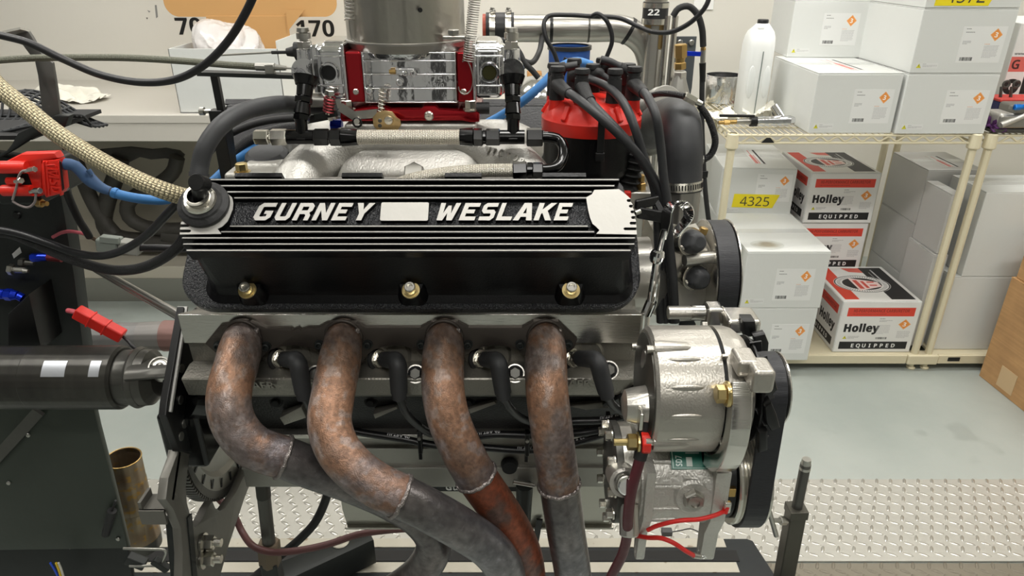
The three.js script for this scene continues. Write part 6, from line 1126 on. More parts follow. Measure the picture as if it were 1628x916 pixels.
// driveshaft
M.shaft = mat({ map: again(dataTex(256, (u, v) => { const n = fbm(u, v, 5, 5, 141), s = 0.5 * vnoise(u * 60, v * 4, 60, 7) + 0.5 * vnoise(u * 20, v * 3, 60, 11); const c = mix3([0.19, 0.185, 0.175], [0.32, 0.315, 0.29], clamp(n * 0.9 + s * 0.4 - 0.2, 0, 1)); return c; }, true), 3), roughness: 0.4, metalness: 0.6, bumpMap: again(T.coarse, 5), bumpScale: 0.0005 });
{
  const g = thing('driveshaft', 'thick dark steel driveshaft entering from the left with a universal joint', 'driveshaft'), X = (px) => atZ(px).x, r = 0.0490;
  function atZ(px) { return at(px, 600, CRZ); }
  const xs = [-0.95, X(60), X(195), X(217), X(226), X(243)];
  part('tube', cylX([[0, xs[0]], [r, xs[0]], [r, xs[1]], [r + 0.0006, xs[1] + 0.001], [r + 0.0006, xs[2]], [r - 0.003, xs[2] + 0.004], [0, xs[2] + 0.004]], CRY, CRZ, 64, 30), M.shaft, g);
  for (const [a, b] of [[98, 134], [170, 186]]) part('balance_patch', (() => { const gg = new THREE.CylinderGeometry(r + 0.0012, r + 0.0012, X(b) - X(a), 20, 1, true, -0.12, 0.50); return plain(gg).rotateZ(Math.PI / 2).rotateX(-0.70).translate((X(a) + X(b)) / 2, CRY, CRZ); })(), mat({ color: 0xb9bcc2, roughness: 0.4, metalness: 0.6 }), g, 'bare rubbed patch');
  part('weld_collar', [cylX([[0, xs[2]], [r - 0.006, xs[2]], [r - 0.006, xs[3]], [r - 0.003, xs[3] + 0.002], [r - 0.001, xs[3] + 0.006], [r - 0.004, xs[4] + 0.004], [0, xs[4] + 0.004]], CRY, CRZ, 56)], M.darkSteel, g);
  const yk = part('yoke', [cylX([[0, xs[3]], [r - 0.004, xs[4]], [r - 0.006, xs[5]], [r - 0.020, xs[5] + 0.012], [0, xs[5] + 0.014]], CRY, CRZ, 40), ...[1, -1].map((s) => ringLoft([0, 1, 2, 3].map((k) => { const t = k / 3, cx = lerp(xs[4], xs[5] + 0.042, t), w = lerp(0.030, 0.022, t), h = lerp(0.020, 0.016, t), o = []; for (let i = 0; i < 14; i++) { const a = i / 14 * 6.2832; o.push(V(cx, CRY + 0.033 * s * 0.86 + Math.sin(a) * h * 0.6 - 0.012 * s * 0.2, CRZ + 0.033 * s * 0.5 + Math.cos(a) * w)); } return o.reverse(); })))], M.darkSteel, g, 'cast steel yoke');
  const cdir = V(0.1, 0.82, 0.56).normalize(), cp = V(xs[5] + 0.024, CRY, CRZ).addScaledVector(cdir, 0.040);
  part('joint_cap', latheAlong([[0, -0.02], [0.0165, -0.02], [0.0165, 0.002], [0.0155, 0.004], [0.0135, 0.004], [0.013, 0.0015], [0.011, 0.0012], [0.010, 0.0022], [0.006, 0.0022], [0.005, 0.001], [0, 0.001]], cp, cdir, 40), M.steel, g, 'bright joint bearing cap');
  part('flange_yoke', cylX([[0, xs[5] + 0.03], [0.03, xs[5] + 0.03], [0.045, xs[5] + 0.055], [0.045, xs[5] + 0.068], [0.03, xs[5] + 0.068], [0.03, -0.446], [0, -0.446]], CRY, CRZ, 40), M.blackSteel, g);
}
// flexplate
{
  const x = -0.452, R = 0.152, CY = CRY - 0.025, CZ = CRZ + 0.02, g = thing('flexplate', 'toothed steel flexplate behind the engine plate', 'flexplate');
  part('disc', cylX([[0.03, x], [R - 0.042, x], [R - 0.034, x + 0.006], [R - 0.012, x + 0.008], [R - 0.012, x - 0.004], [0.03, x - 0.004]], CY, CZ, 80, 25), M.dullAlu, g);
  part('ring_gear', cylX([[R - 0.014, x - 0.012], [R - 0.003, x - 0.012], [R - 0.003, x + 0.010], [R - 0.014, x + 0.010]], CY, CZ, 90), M.darkSteel, g);
  const th = []; for (let i = 0; i < 128; i++) { const a = i / 128 * 6.2832; th.push(box(0.02, 0.0045, 0.0044, x - 0.001, R - 0.001, 0).rotateX(a).translate(0, CY, CZ)); } const tt = part('teeth', th, M.darkSteel, g);
  for (let i = 0; i < 24; i++) { const a = i / 24 * 6.2832; part('slot', box(0.0012, 0.014, 0.0045, x + 0.0082, R - 0.024, 0, 0.0005).rotateX(a).translate(0, CY, CZ), M.black, g); }
}
// engine plates and stand
{
  const g = thing('engine_plate', 'black steel engine plate with a bright sawn edge between driveshaft and header', 'engine plate');
  part('plate', sidePlate([[293, 488], [298, 500], [313, 560], [316, 590], [318, 640], [320, 720], [286, 718], [264, 660], [266, 640]], -0.425, 0.010), M.black, g);
  part('sawn_edge', bar(atX(291, 488, -0.4285), atX(265, 655, -0.4285), 0.0125, 0.004, V(1, 0, 0)), mat({ color: 0xc9c8c4, roughness: 0.55, metalness: 0.5 }), g, 'bright sawn edge');
  const c = atX(318, 640, -0.415);
  part('mount', [rod(atX(300, 628, -0.42), at(330, 630, c.z), 0.030, 0.030, 28), box(0.055, 0.085, 0.06, at(304, 680, c.z).x, at(304, 682, c.z).y, c.z, 0.006)], M.blackAnod, g, 'gloss black mount block');
  for (const [px, py] of [[289, 586], [287, 636], [293, 674], [288, 694]]) part('hole', plain(new THREE.CylinderGeometry(0.006, 0.006, 0.0012, 18)).rotateZ(Math.PI / 2).translate(-0.4245, atX(px, py, -0.425).y, atX(px, py, -0.425).z), M.steel, g);
  const k = thing('stand_plate', 'grey steel stand plate with a wide U-shaped cut under the flexplate', 'stand plate');
  M.standSteel = mat({ color: 0x716f69, roughness: 0.5, metalness: 0.55, bumpMap: again(T.coarse, 5), bumpScale: 0.0006 });
  part('plate', sidePlate([[284, 716], [302, 722], [299, 748], [296, 775], [298, 800], [304, 822], [310, 838], [320, 828], [330, 808], [338, 796], [343, 808], [350, 812], [358, 808], [376, 782], [390, 752], [396, 740], [404, 744], [398, 770], [390, 790], [364, 868], [344, 940], [290, 940], [291, 880], [288, 840], [276, 810], [264, 794], [268, 760]], -0.427, 0.012), M.standSteel, k);
  part('edge_bar', bar(atX(278, 716, -0.434), atX(266, 795, -0.434), 0.014, 0.006, V(1, 0, 0)), M.dullAlu, k); part('foot', bar(atX(284, 820, -0.440), atX(293, 920, -0.440), 0.03, 0.012, V(1, 0, 0)), M.blackSteel, k);
  const ch = atX(250, 800, -0.455); part('side_channel', [box(0.032, 0.004, 0.03, ch.x, ch.y, ch.z), box(0.032, 0.022, 0.004, ch.x, ch.y - 0.009, ch.z + 0.015), box(0.004, 0.014, 0.028, ch.x - 0.014, ch.y + 0.006, ch.z)], M.standSteel, k);
  for (const py of [863, 889]) { const a = atX(322, py, -0.426), b = V(a.x + 0.026, a.y, a.z); part('bolt', [hexRod(V(a.x + 0.002, a.y, a.z), V(a.x + 0.016, a.y, a.z), 0.0105), rod(V(a.x, a.y, a.z), V(a.x + 0.003, a.y, a.z), 0.0135, 0.0135, 24), rod(a, b, 0.0058, 0.0058, 16)], M.zinc, k, 'bright hex bolt'); }
}
// lower left: exhaust stub, latch, wires
{
  const g = thing('exhaust_stub', 'scorched open exhaust pipe stub standing beside the dyno housing', 'exhaust pipe'), z = -1.22;
  const a = at(196, 728, z), b = at(205, 762, z), c = at(214, 806, z), d = at(222, 850, z), dir = a.clone().sub(c).normalize(), r = mpp(728, z) * 26;
  M.scorch = mat({ map: again(dataTex(128, (u, v) => { const n = fbm(u, v, 4, 5, 171), f = fbm(u, v, 16, 3, 175); return mix3(mix3([0.42, 0.34, 0.26], [0.62, 0.58, 0.5], n), [0.66, 0.5, 0.22], sstep(0.55, 0.75, f) * 0.7); }, true), 6), roughness: 0.4, metalness: 0.7 });
  part('pipe', [orient(lathe([[r - 0.002, 0], [r, 0], [r, a.distanceTo(b)], [r + 0.0008, a.distanceTo(b) + 0.002], [r + 0.0008, a.distanceTo(c)], [r - 0.002, a.distanceTo(c)], [r - 0.0025, 0.01]], 44), a, c)], M.scorch, g);
  part('rim', sweep(Array.from({ length: 28 }, (_, i) => V(Math.cos(i / 28 * 6.2832) * r, 0, Math.sin(i / 28 * 6.2832) * r).applyQuaternion(new THREE.Quaternion().setFromUnitVectors(UP, dir)).add(a)), 0.0014, { closed: true, m: 6 }), M.brass, g);
  part('flared_end', rod(c, d, r * 1.02, r * 1.25, 40), M.scorch, g); part('band', rod(d, d.clone().addScaledVector(dir, -0.03), r * 1.25, r * 1.22, 40), M.darkSteel, g);
}
{
  const g = thing('toggle_latch', 'black wire-bail toggle latch at the lower edge of the dyno housing', 'latch'), z = -1.0;
  part('bail', bend(path([[196, 872], [262, 874], [264, 880], [256, 898], [248, 900], [206, 900]], z), 0.0026, 0.004, { m: 8 }), M.steel, g); part('hook', [bar(at(202, 886, z - 0.01), at(232, 898, z - 0.01), 0.02, 0.02, V(0, 0, 1), 0.003), bar(at(244, 890, z), at(268, 906, z), 0.014, 0.014, V(0, 0, 1), 0.002)], M.blackSteel, g);
}
[['blue', 0x1f4fd8, 80, 94], ['yellow', 0xe6c21e, 89, 98], ['white', 0xdad6cc, 93, 102]].forEach(([n, c, x0, x1]) => single('cut_wire', `${n} cut wire end sticking up at the lower left edge`, 'wire', sweep(path([[x0, 895, -1.0], [(x0 + x1) / 2, 906, -1.0], [x1, 922, -1.0], [x1 + 4, 950, -1.0]]), 0.0021, { m: 10 }), mat({ color: c, roughness: 0.4 }), null));
single('handle', 'dark handle grip hanging between housing and exhaust stub', 'handle', merge(rod(at(184, 796, -1.03), at(178, 812, -1.03), 0.0022, 0.0022, 10), rod(at(178, 812, -1.03), at(168, 850, -1.03), 0.0085, 0.0075, 16)), M.rubber);
// far exhaust pipe behind the driveshaft
{
  const g = thing('exhaust_pipe', 'grey exhaust pipe with a rusty collar lying behind the driveshaft', 'exhaust pipe'), z = -1.55, a = at(60, 536, z), b = at(225, 535, z), c = at(262, 534, z), d = at(292, 534, z), r = mpp(535, z) * 23;
  part('pipe', [rod(a, b, r * 0.98, r * 0.98, 36), rod(V(a.x + r, 0.002, a.z), V(a.x + r, a.y, a.z), r * 0.98, r * 0.98, 28)], mat({ color: 0x7d7b7a, roughness: 0.5, metalness: 0.6, bumpMap: again(T.coarse, 6), bumpScale: 0.0006 }), g); part('flared_end', [rod(b, c, r, r * 1.03, 36)], mat({ color: 0x85827f, roughness: 0.5, metalness: 0.6 }), g); part('rusty_collar', rod(c, d, r * 1.08, r * 1.06, 36), mat({ color: 0x80625c, roughness: 0.6, metalness: 0.3 }), g, 'rust-red collar');
}
// throttle cable on its tray, with stand
{
  const z = -0.97, g = thing('cable_tray', 'black flat bar carrying the throttle cable, on an adjustable square post', 'cable tray');
  part('bar', bar(at(318, 116, z), at(476, 121, z), 0.022, 0.005, V(0, 0, 1)), M.blackSteel, g); part('post', bar(at(341, 118, z), at(353, 180, z), 0.0095, 0.0095, V(0, 0, 1), 0.001), M.black, g);
  part('socket', [bar(at(345, 174, z), at(368, 300, z), 0.018, 0.018, V(0, 0, 1), 0.0015)], M.black, g); part('set_screw', [rod(at(320, 177, z + 0.004), at(336, 177, z + 0.004), 0.0028, 0.0028, 12), rod(at(318, 177, z + 0.004), at(325, 177, z + 0.004), 0.0056, 0.0056, 16)], M.steel, g);
  part('inner_post', bar(at(362, 205, z - 0.02), at(374, 300, z - 0.02), 0.010, 0.010, V(0, 0, 1)), M.blackSteel, g);
  const k = thing('throttle_cable', 'worn grey-green throttle cable running along the tray to the carburetor', 'cable');
  part('sheath', sweep(path([[-30, 98], [40, 93], [100, 91.5], [200, 92], [290, 97], [360, 103], [408, 106]], z + 0.004), 0.0044, { m: 14 }), mat({ color: 0x6d6e60, roughness: 0.7, bumpMap: again(T.weave, 50), bumpScale: 0.0006 }), k); part('ferrule', [rod(at(407, 106, z + 0.004), at(437, 107, z + 0.004), 0.0052, 0.0052, 18), rod(at(437, 107, z + 0.004), at(455, 108.5, z + 0.004), 0.0042, 0.003, 16), rod(at(455, 108, z + 0.004), at(474, 110, z + 0.004), 0.0013, 0.0013, 8)], M.steel, k); part('clip', box(0.012, 0.013, 0.01, at(431, 109, z).x, at(431, 109, z).y, z + 0.004, 0.0015), M.steel, k);
  const h = thing('throttle_rod', 'thin steel throttle rod with a black bellows end at the carburetor', 'rod');
  part('rod', rod(at(345, 88, z), at(436, 83, z), 0.0014, 0.0014, 10), M.steel, h); part('bellows', [rod(at(456, 83, z), at(480, 81, z), 0.005, 0.009, 18), rod(at(470, 82, z), at(484, 81, z), 0.012, 0.011, 20), rod(at(432, 83.5, z), at(458, 83, z), 0.0022, 0.0022, 10)], M.rubber, h);
}
single('black_cable', 'black cable swooping across the upper left from the edge to the top', 'cable', sweep(path([[-30, 48, -0.93], [0, 56, -0.93], [45, 68, -0.925], [100, 94, -0.92], [160, 119, -0.91], [225, 131, -0.90], [280, 126, -0.89], [325, 103, -0.88], [362, 66, -0.87], [388, 25, -0.86], [405, -12, -0.855], [412, -40, -0.85]]), 0.0047, { m: 16 }), M.wire);
// hoses sweeping behind the breather hose
single('blue_hose', 'blue hose curving behind the black stand at the left of the intake', 'hose', sweep(path([[330, 298, -1.0], [362, 268, -1.02], [392, 243, -1.03], [430, 222, -1.04], [500, 200, -1.05], [560, 196, -1.08]]), 0.0075, { m: 14 }), M.blueHose);
single('black_hose', 'thin black hose curving behind the breather hose', 'hose', sweep(path([[318, 262, -0.99], [352, 222, -1.0], [395, 200, -1.01], [440, 190, -1.02], [500, 188, -1.03], [540, 190, -1.04]]), 0.0052, { m: 12 }), M.rubber);
single('black_hose', 'thick black hose curving inside the breather hose', 'hose', sweep(path([[352, 280, -1.03], [368, 250, -1.03], [400, 222, -1.035], [450, 206, -1.04], [520, 202, -1.05]]), 0.0088, { m: 16 }), M.blackBraid);
{ // small parts under the left bowl
  const g = thing('hose_barb', 'black vacuum hose with a zinc clamp under the left float bowl', 'hose'); const z = -0.90;
  part('hose', rod(at(482, 192, z), at(524, 184, z), 0.0048, 0.0048, 14), M.rubber, g); part('clamp', [rod(at(522, 185, z), at(526, 184, z), 0.0064, 0.0064, 14), rod(at(530, 183, z), at(534, 182, z), 0.0062, 0.0062, 14)], M.zinc, g); single('blue_fitting', 'small blue fitting under the carburetor base plate', 'fitting', merge(hexRod(at(526, 198, z - 0.02), at(544, 199, z - 0.02), 0.008)), M.blueAnod);
}
// right half blue hose
single('blue_hose', 'blue hose running up from behind the carburetor towards the distributor', 'hose', sweep(path([[716, 226, -1.06], [755, 206, -1.05], [800, 182, -1.04], [835, 158, -1.03], [862, 134, -1.03], [890, 108, -1.04], [915, 98, -1.05], [940, 104, -1.06]]), 0.0064, { m: 16 }), M.blueHose);

// ================================================================ DYNO BED, STANDS, LOW CABLES
const BEDY = 0.10;
{
  const g = thing('dyno_bed', 'black steel dyno bed with pale inset strips under the engine', 'dyno bed'), m = mat({ color: 0x35383a, roughness: 0.45, metalness: 0.3, bumpMap: again(T.coarse, 6), bumpScale: 0.0004 });
  const P = (px, py) => atY(px, py, BEDY), zr = P(1000, 856).z, zf = zr + 0.42, x0 = -1.25, xr = P(1196, 857).x, xf = P(1240, 916).x;
  const s = new THREE.Shape([[x0, -zr], [xr - 0.015, -zr], [xr, -zr - 0.008], [xf + 0.04, -zf], [x0, -zf]].map((q) => new THREE.Vector2(...q)));
  part('frame', extrude(s, 0.085, 0.004, 2).rotateX(-Math.PI / 2).translate(0, BEDY - 0.085, 0), m, g);
  const strip = (pa, pb, xr_) => { const za = P(1000, pa).z, zb = P(1000, pb).z; return box(xr_ - x0 - 0.02, 0.004, zb - za, (xr_ + x0) / 2, BEDY + 0.001, (za + zb) / 2, 0.001); };
  M.strip = mat({ map: again(dataTex(256, (u, v) => { const n = fbm(u, v, 5, 5, 191), k = sstep(0.68, 0.76, fbm(u, v, 12, 3, 195)); return mix3(mix3([0.72, 0.70, 0.64], [0.80, 0.78, 0.73], n), [0.45, 0.36, 0.26], k * 0.7); }, true), 2), roughness: 0.5, metalness: 0.2 });
  part('inset_strip', strip(857, 871, P(1160, 870).x), M.strip, g, 'pale spotted strip'); part('slot', (() => { const za = P(1000, 876).z, zb = P(1000, 893).z; return box(P(1180, 880).x - x0 - 0.03, 0.003, zb - za, (P(1180, 880).x + x0) / 2, BEDY + 0.0006, (za + zb) / 2); })(), M.black, g, 'black slot'); part('inset_strip', strip(895, 911, P(1178, 900).x), M.strip, g, 'pale strip');
}
// post with T-handle, right
{
  const g = thing('stand_post', 'steel stand post with a T-handle screw at the right of the engine', 'stand'), z = -1.28;
  const b = at(1246, 920, z), t = at(1270, 808, z); M.postSteel = mat({ color: 0x55534c, roughness: 0.45, metalness: 0.75, bumpMap: again(T.coarse, 6), bumpScale: 0.0005 });
  const w = mpp(850, z) * 25, base = V(b.x - 0.02, 0.01, z - 0.0);
  part('outer_tube', bar(V(at(1256, 916, z).x - 0.01, 0.05, z), V(at(1266, 810, z).x, at(1266, 810, z).y, z), w, w, V(1, 0, 0), 0.003), M.postSteel, g); part('collar', bar(at(1265, 818, z), at(1267, 806, z), w * 1.12, w * 1.12, V(1, 0, 0), 0.002), M.postSteel, g);
  part('inner_rod', rod(at(1266, 812, z), at(1281, 738, z), mpp(780, z) * 8.2, mpp(780, z) * 8.2, 26), M.darkSteel, g); part('rod_tip', [rod(at(1280.5, 741, z), at(1282.5, 730, z), mpp(730, z) * 8.0, mpp(730, z) * 7, 26), rod(at(1279.6, 746, z), at(1280.2, 742, z), mpp(730, z) * 8.8, mpp(730, z) * 8.8, 26)], M.steel, g);
  const h = part('handle_screw', [rod(at(1229, 827, z + 0.02), at(1252, 828, z + 0.01), 0.0052, 0.0052, 16), hexRod(at(1240, 828, z + 0.014), at(1250, 828, z + 0.01), 0.0105)], M.steel, g); part('handle_bar', rod(at(1221, 806, z + 0.022), at(1234, 852, z + 0.022), 0.0058, 0.0058, 16), M.steel, h);
  part('foot_plate', box(0.12, 0.01, 0.12, at(1256, 916, z).x - 0.01, 0.045, z, 0.002), M.postSteel, g);
}
// threaded post, left
{
  const g = thing('threaded_post', 'threaded steel post in a rusty nut under the first header tube', 'stand'), z = -1.06, t = at(413, 730, z), b = at(428, 868, z), r = mpp(800, z) * 10.5;
  const n = 70, rib = []; for (let i = 0; i < n; i++) { const a = i / n, p = t.clone().lerp(b, a * 0.42); rib.push(rod(p, t.clone().lerp(b, (a + 0.5 / n) * 0.42), r * 1.07, r * 1.07, 20)); }
  part('post', rod(t, b, r, r, 26), M.darkSteel, g); part('thread', rib, M.darkSteel, g);
  part('nut', [hexRod(at(427, 862, z), at(430, 896, z), r * 1.75)], mat({ color: 0x6b5f50, roughness: 0.6, metalness: 0.6, bumpMap: again(T.coarse, 8), bumpScale: 0.0006 }), g, 'rusty hex nut');
  part('lower_tube', bar(at(430, 890, z), V(at(432, 916, z).x, BEDY + 0.003, z), r * 2.6, r * 2.6, V(1, 0, 0), 0.003), M.blackSteel, g);
}
// rail foot with washer bolt
{
  const g = thing('rail_foot', 'black angled rail foot with a pale washer bolt beneath the header', 'stand foot'), y = 0.20;
  const P = (px, py) => atY(px, py, y), pts = [P(446, 893), P(566, 846), P(588, 846), P(594, 858), P(470, 916), P(440, 930)];
  part('top_plate', extrude(pts.map((p) => [p.x, -p.z]), 0.085, 0.003).rotateX(-Math.PI / 2).translate(0, y - 0.085, 0), M.blackSteel, g);
  const c = P(541, 862); part('washer', lathe([[0, 0], [0.023, 0], [0.0235, 0.002], [0.021, 0.004], [0, 0.004]], 30).translate(c.x, y, c.z), M.strip, g, 'pale washer'); part('bolt', hexRod(V(c.x, y + 0.003, c.z), V(c.x, y + 0.012, c.z), 0.011), M.darkSteel, g);
}
single('red_hose', 'dark red hose drooping under the first two header tubes', 'hose', sweep(path([[345, 790, -1.12], [372, 820, -1.10], [385, 846, -1.08], [405, 870, -1.03], [430, 878, -1.02], [470, 876, -1.02], [520, 866, -1.03], [570, 850, -1.05], [620, 843, -1.08], [668, 840, -1.12]]), 0.0068, { m: 14 }), mat({ color: 0x55302f, roughness: 0.5 }));
single('black_hose', 'thick black hose hanging below the header to the floor', 'hose', sweep(path([[524, 770, -1.15], [516, 800, -1.15], [500, 832, -1.14], [478, 856, -1.13], [450, 880, -1.12], [420, 905, -1.10], [390, 930, -1.08]]), 0.0092, { m: 16 }), M.rubber);
single('black_strap', 'black flat strap hanging between the third and fourth header tubes', 'strap', bar(at(858, 826, -0.86), at(846, 890, -0.86), 0.010, 0.004, V(1, 0, 0)), M.black);
{
  const g = thing('floor_plug', 'small grey wire plug lying on the dyno bed under the compressor', 'connector'), z = atY(1060, 846, 0.11).z, p = atY(1060, 846, 0.112);
  part('body', box(0.03, 0.018, 0.02, p.x, p.y, p.z, 0.003), mat({ color: 0x4b4b4c, roughness: 0.5 }), g); part('tail', sweep([V(p.x + 0.014, p.y, p.z), V(p.x + 0.04, p.y + 0.006, p.z), V(p.x + 0.07, p.y + 0.002, p.z - 0.01), V(p.x + 0.10, p.y - 0.004, p.z)], 0.0016, { m: 8 }), M.wire, g);
}
{ const a = atY(912, 852, 0.105), g = thing('black_block', 'plain black steel block on the dyno bed beside the fourth header tube', 'block'); part('block', box(0.055, 0.05, 0.03, a.x, a.y + 0.02, a.z, 0.003), M.black, g); part('cap', box(0.05, 0.004, 0.026, a.x, a.y + 0.0465, a.z, 0.001), M.blackSteel, g); }

// ================================================================ ON AND UNDER THE BENCH
const onBench = (px, py) => atY(px, py, BY + 0.001);
{
  // white carton with its tan lid up, a plastic bag inside
  const a = onBench(287, 180), b = onBench(440, 182), g = thing('open_carton', 'open white carton on the bench, its tan lid standing up behind', 'carton');
  const w = atY(445, 182, BY).x - a.x + 0.02, h = at(276, 78, a.z).y - BY, d = 0.42, t = 0.004; g.position.set(a.x, BY + 0.001, a.z);
  const zl = a.z - d - 0.004, yl = at(400, 27, zl).y - BY;
  M.tan = mat({ color: 0xc79a62, roughness: 0.8, bumpMap: again(T.coarse, 4), bumpScale: 0.0004 });
  part('front_panel', box(w, h, t, w / 2, h / 2, -t / 2, 0.001), M.carton, g); part('left_panel', box(t, h, d, t / 2, h / 2, -d / 2, 0.001), M.carton, g); part('right_panel', box(t, h + 0.03, d, w - t / 2, (h + 0.03) / 2, -d / 2, 0.001), M.carton, g); part('bottom', box(w, t, d, w / 2, t / 2, -d / 2), M.carton, g);
  part('back_panel', [box(at(463, 50, zl).x - a.x - 0.012, yl + 0.004, t, (at(463, 50, zl).x - a.x) / 2, (yl + 0.004) / 2, -d + t / 2, 0.001)], M.tan, g, 'tan cardboard inside of the back');
  const s = new THREE.Shape(); const x0 = at(264, 20, zl).x - a.x, x1 = at(537, 20, zl).x - a.x, H2 = 0.30, r = 0.06; s.moveTo(x0 + r, 0); s.lineTo(x1 - r, 0); s.absarc(x1 - r, r, r, -Math.PI / 2, 0); s.lineTo(x1, H2); s.lineTo(x0, H2); s.absarc(x0 + r, r, r, Math.PI, Math.PI * 1.5);
  part('lid', extrude(s, 0.004).translate(0, yl, -d - 0.004), M.tan, g, 'tan cardboard lid');
  part('lid_crease', box(w - 0.02, 0.004, 0.0052, w / 2, yl, -d, 0.001), M.kraft, g);
  // tan triangular side gusset
  part('side_flap', extrude([[0, h + 0.03], [0.085, yl + 0.03], [0.0, yl + 0.03]], 0.003).translate(at(460, 50, zl).x - a.x, 0, -d + 0.01), M.tan, g);
  const bag = thing('plastic_bag', 'crumpled translucent plastic bag in the open white carton', 'bag');
  const sp = new THREE.IcosahedronGeometry(1, 24), p = sp.attributes.position;
  for (let i = 0; i < p.count; i++) { const v = V(p.getX(i), p.getY(i), p.getZ(i)); const n = fbm(v.x * 0.25 + 0.5, v.y * 0.25 + v.z * 0.2 + 0.5, 8, 4, 7), rdg = Math.abs(fbm(v.x * 0.3 + 0.4, v.z * 0.3 + v.y * 0.3 + 0.2, 6, 3, 17) - 0.5); const k = 0.82 + 0.35 * n - 0.5 * rdg; p.setXYZ(i, v.x * k, v.y * k + Math.max(0, -v.x - 0.1) * 0.55 * (v.y > 0 ? 1 : 0), v.z * k); }
  sp.computeVertexNormals(); const c = at(372, 68, a.z - 0.2); part('film', crease(sp.scale(0.155, 0.115, 0.13), 50).translate(c.x - 0.02, c.y - 0.035, c.z), mat({ color: 0xf1efee, roughness: 0.25, transmission: 0.35, thickness: 0, clearcoat: 0.4 }), bag);
  part('filler', plain(new THREE.IcosahedronGeometry(0.085, 3)).scale(1.4, 0.8, 1).translate(c.x, c.y - 0.05, c.z), mat({ color: 0xe5d7d3, roughness: 0.9 }), bag);
}
function ragGeo(w, d, h, seedk) { const g = new THREE.PlaneGeometry(w, d, 44, 30).rotateX(-Math.PI / 2), p = g.attributes.position; for (let i = 0; i < p.count; i++) { const x = p.getX(i) / w, z = p.getZ(i) / d, n = fbm(x + 0.5, z + 0.5, 4, 4, seedk), m = fbm(x + 0.5, z + 0.5, 9, 3, seedk + 3); const e = 1 - Math.max(Math.abs(x), Math.abs(z)) * 1.6; p.setXYZ(i, p.getX(i) * (0.8 + 0.4 * n) + 0.03 * (m - 0.5), Math.max(0.002, h * (n * 1.5 - 0.25) * clamp(e + 0.35, 0, 1) + 0.012 * (m - 0.4)), p.getZ(i) * (0.7 + 0.6 * m)); } g.computeVertexNormals(); return plain(g); }
M.ragMat = mat({ color: 0xeeebdf, roughness: 0.95, side: THREE.DoubleSide, bumpMap: again(T.weave, 40), bumpScale: 0.0005 });
{ const p = onBench(105, 160); single('rag', 'white rag lying crumpled on the left of the bench', 'rag', ragGeo(0.36, 0.16, 0.075, 5).translate(p.x, p.y, p.z), M.ragMat); }
{ const p = atY(1140, 190, DECK + 0.003); single('rag', 'white rag on the wire shelf beside the steel pot', 'rag', ragGeo(0.16, 0.12, 0.05, 15).translate(p.x, p.y, p.z), M.ragMat); const q = atY(1212, 188, DECK + 0.003); single('rag', 'white rag bunched up at the foot of the white jug', 'rag', ragGeo(0.13, 0.10, 0.075, 25).translate(q.x, q.y, q.z), M.ragMat); }
// exhaust manifold under the bench
{
  const g = thing('exhaust_manifold', 'black cast exhaust manifold leaning in the open base under the bench', 'exhaust manifold'), z = -3.38, m = mat({ color: 0x37342f, roughness: 0.6, bumpMap: again(T.coarse, 6), bumpScale: 0.002 });
  const k = mpp(320, z); const run = (l, r, zz = z) => part('runner', sweep(path(l, zz), r * k, { m: 18 }), m, g);
  part('flange', [flat([[158, 238], [206, 234], [240, 238], [262, 236], [284, 240], [292, 247], [288, 256], [262, 252], [240, 254], [222, 250], [198, 262], [170, 262]], z, 0.02, 0.003)], m, g);
  part('flange', [flat([[98, 236], [112, 232], [140, 244], [120, 256], [104, 254]], z + 0.02, 0.02, 0.003)], m, g);
  run([[192, 250], [186, 275], [176, 302], [168, 330], [165, 352], [175, 372], [205, 384]], 13); run([[282, 250], [276, 272], [256, 290], [232, 302], [214, 312], [202, 328], [206, 346], [224, 358], [252, 364], [300, 364]], 11, z + 0.03);
  run([[116, 246], [130, 280], [146, 318], [166, 352], [190, 380]], 11, z + 0.02); part('collector', sweep(path([[170, 376], [200, 384], [245, 386], [330, 390]], z + 0.02), (t) => lerp(17, 15, t) * k, { m: 22 }), m, g);
}
{ const z = -3.36, g = thing('exhaust_manifold', 'second black manifold partly hidden behind the breather hose', 'exhaust manifold'), k = mpp(300, z), m = mat({ color: 0x37342f, roughness: 0.6 }); part('runner', sweep(path([[300, 330], [330, 320], [380, 318], [430, 322]], z), 14 * k, { m: 16 }), m, g); part('collector', sweep(path([[262, 372], [320, 382], [390, 380], [450, 378]], z), 16 * k, { m: 16 }), m, g); }

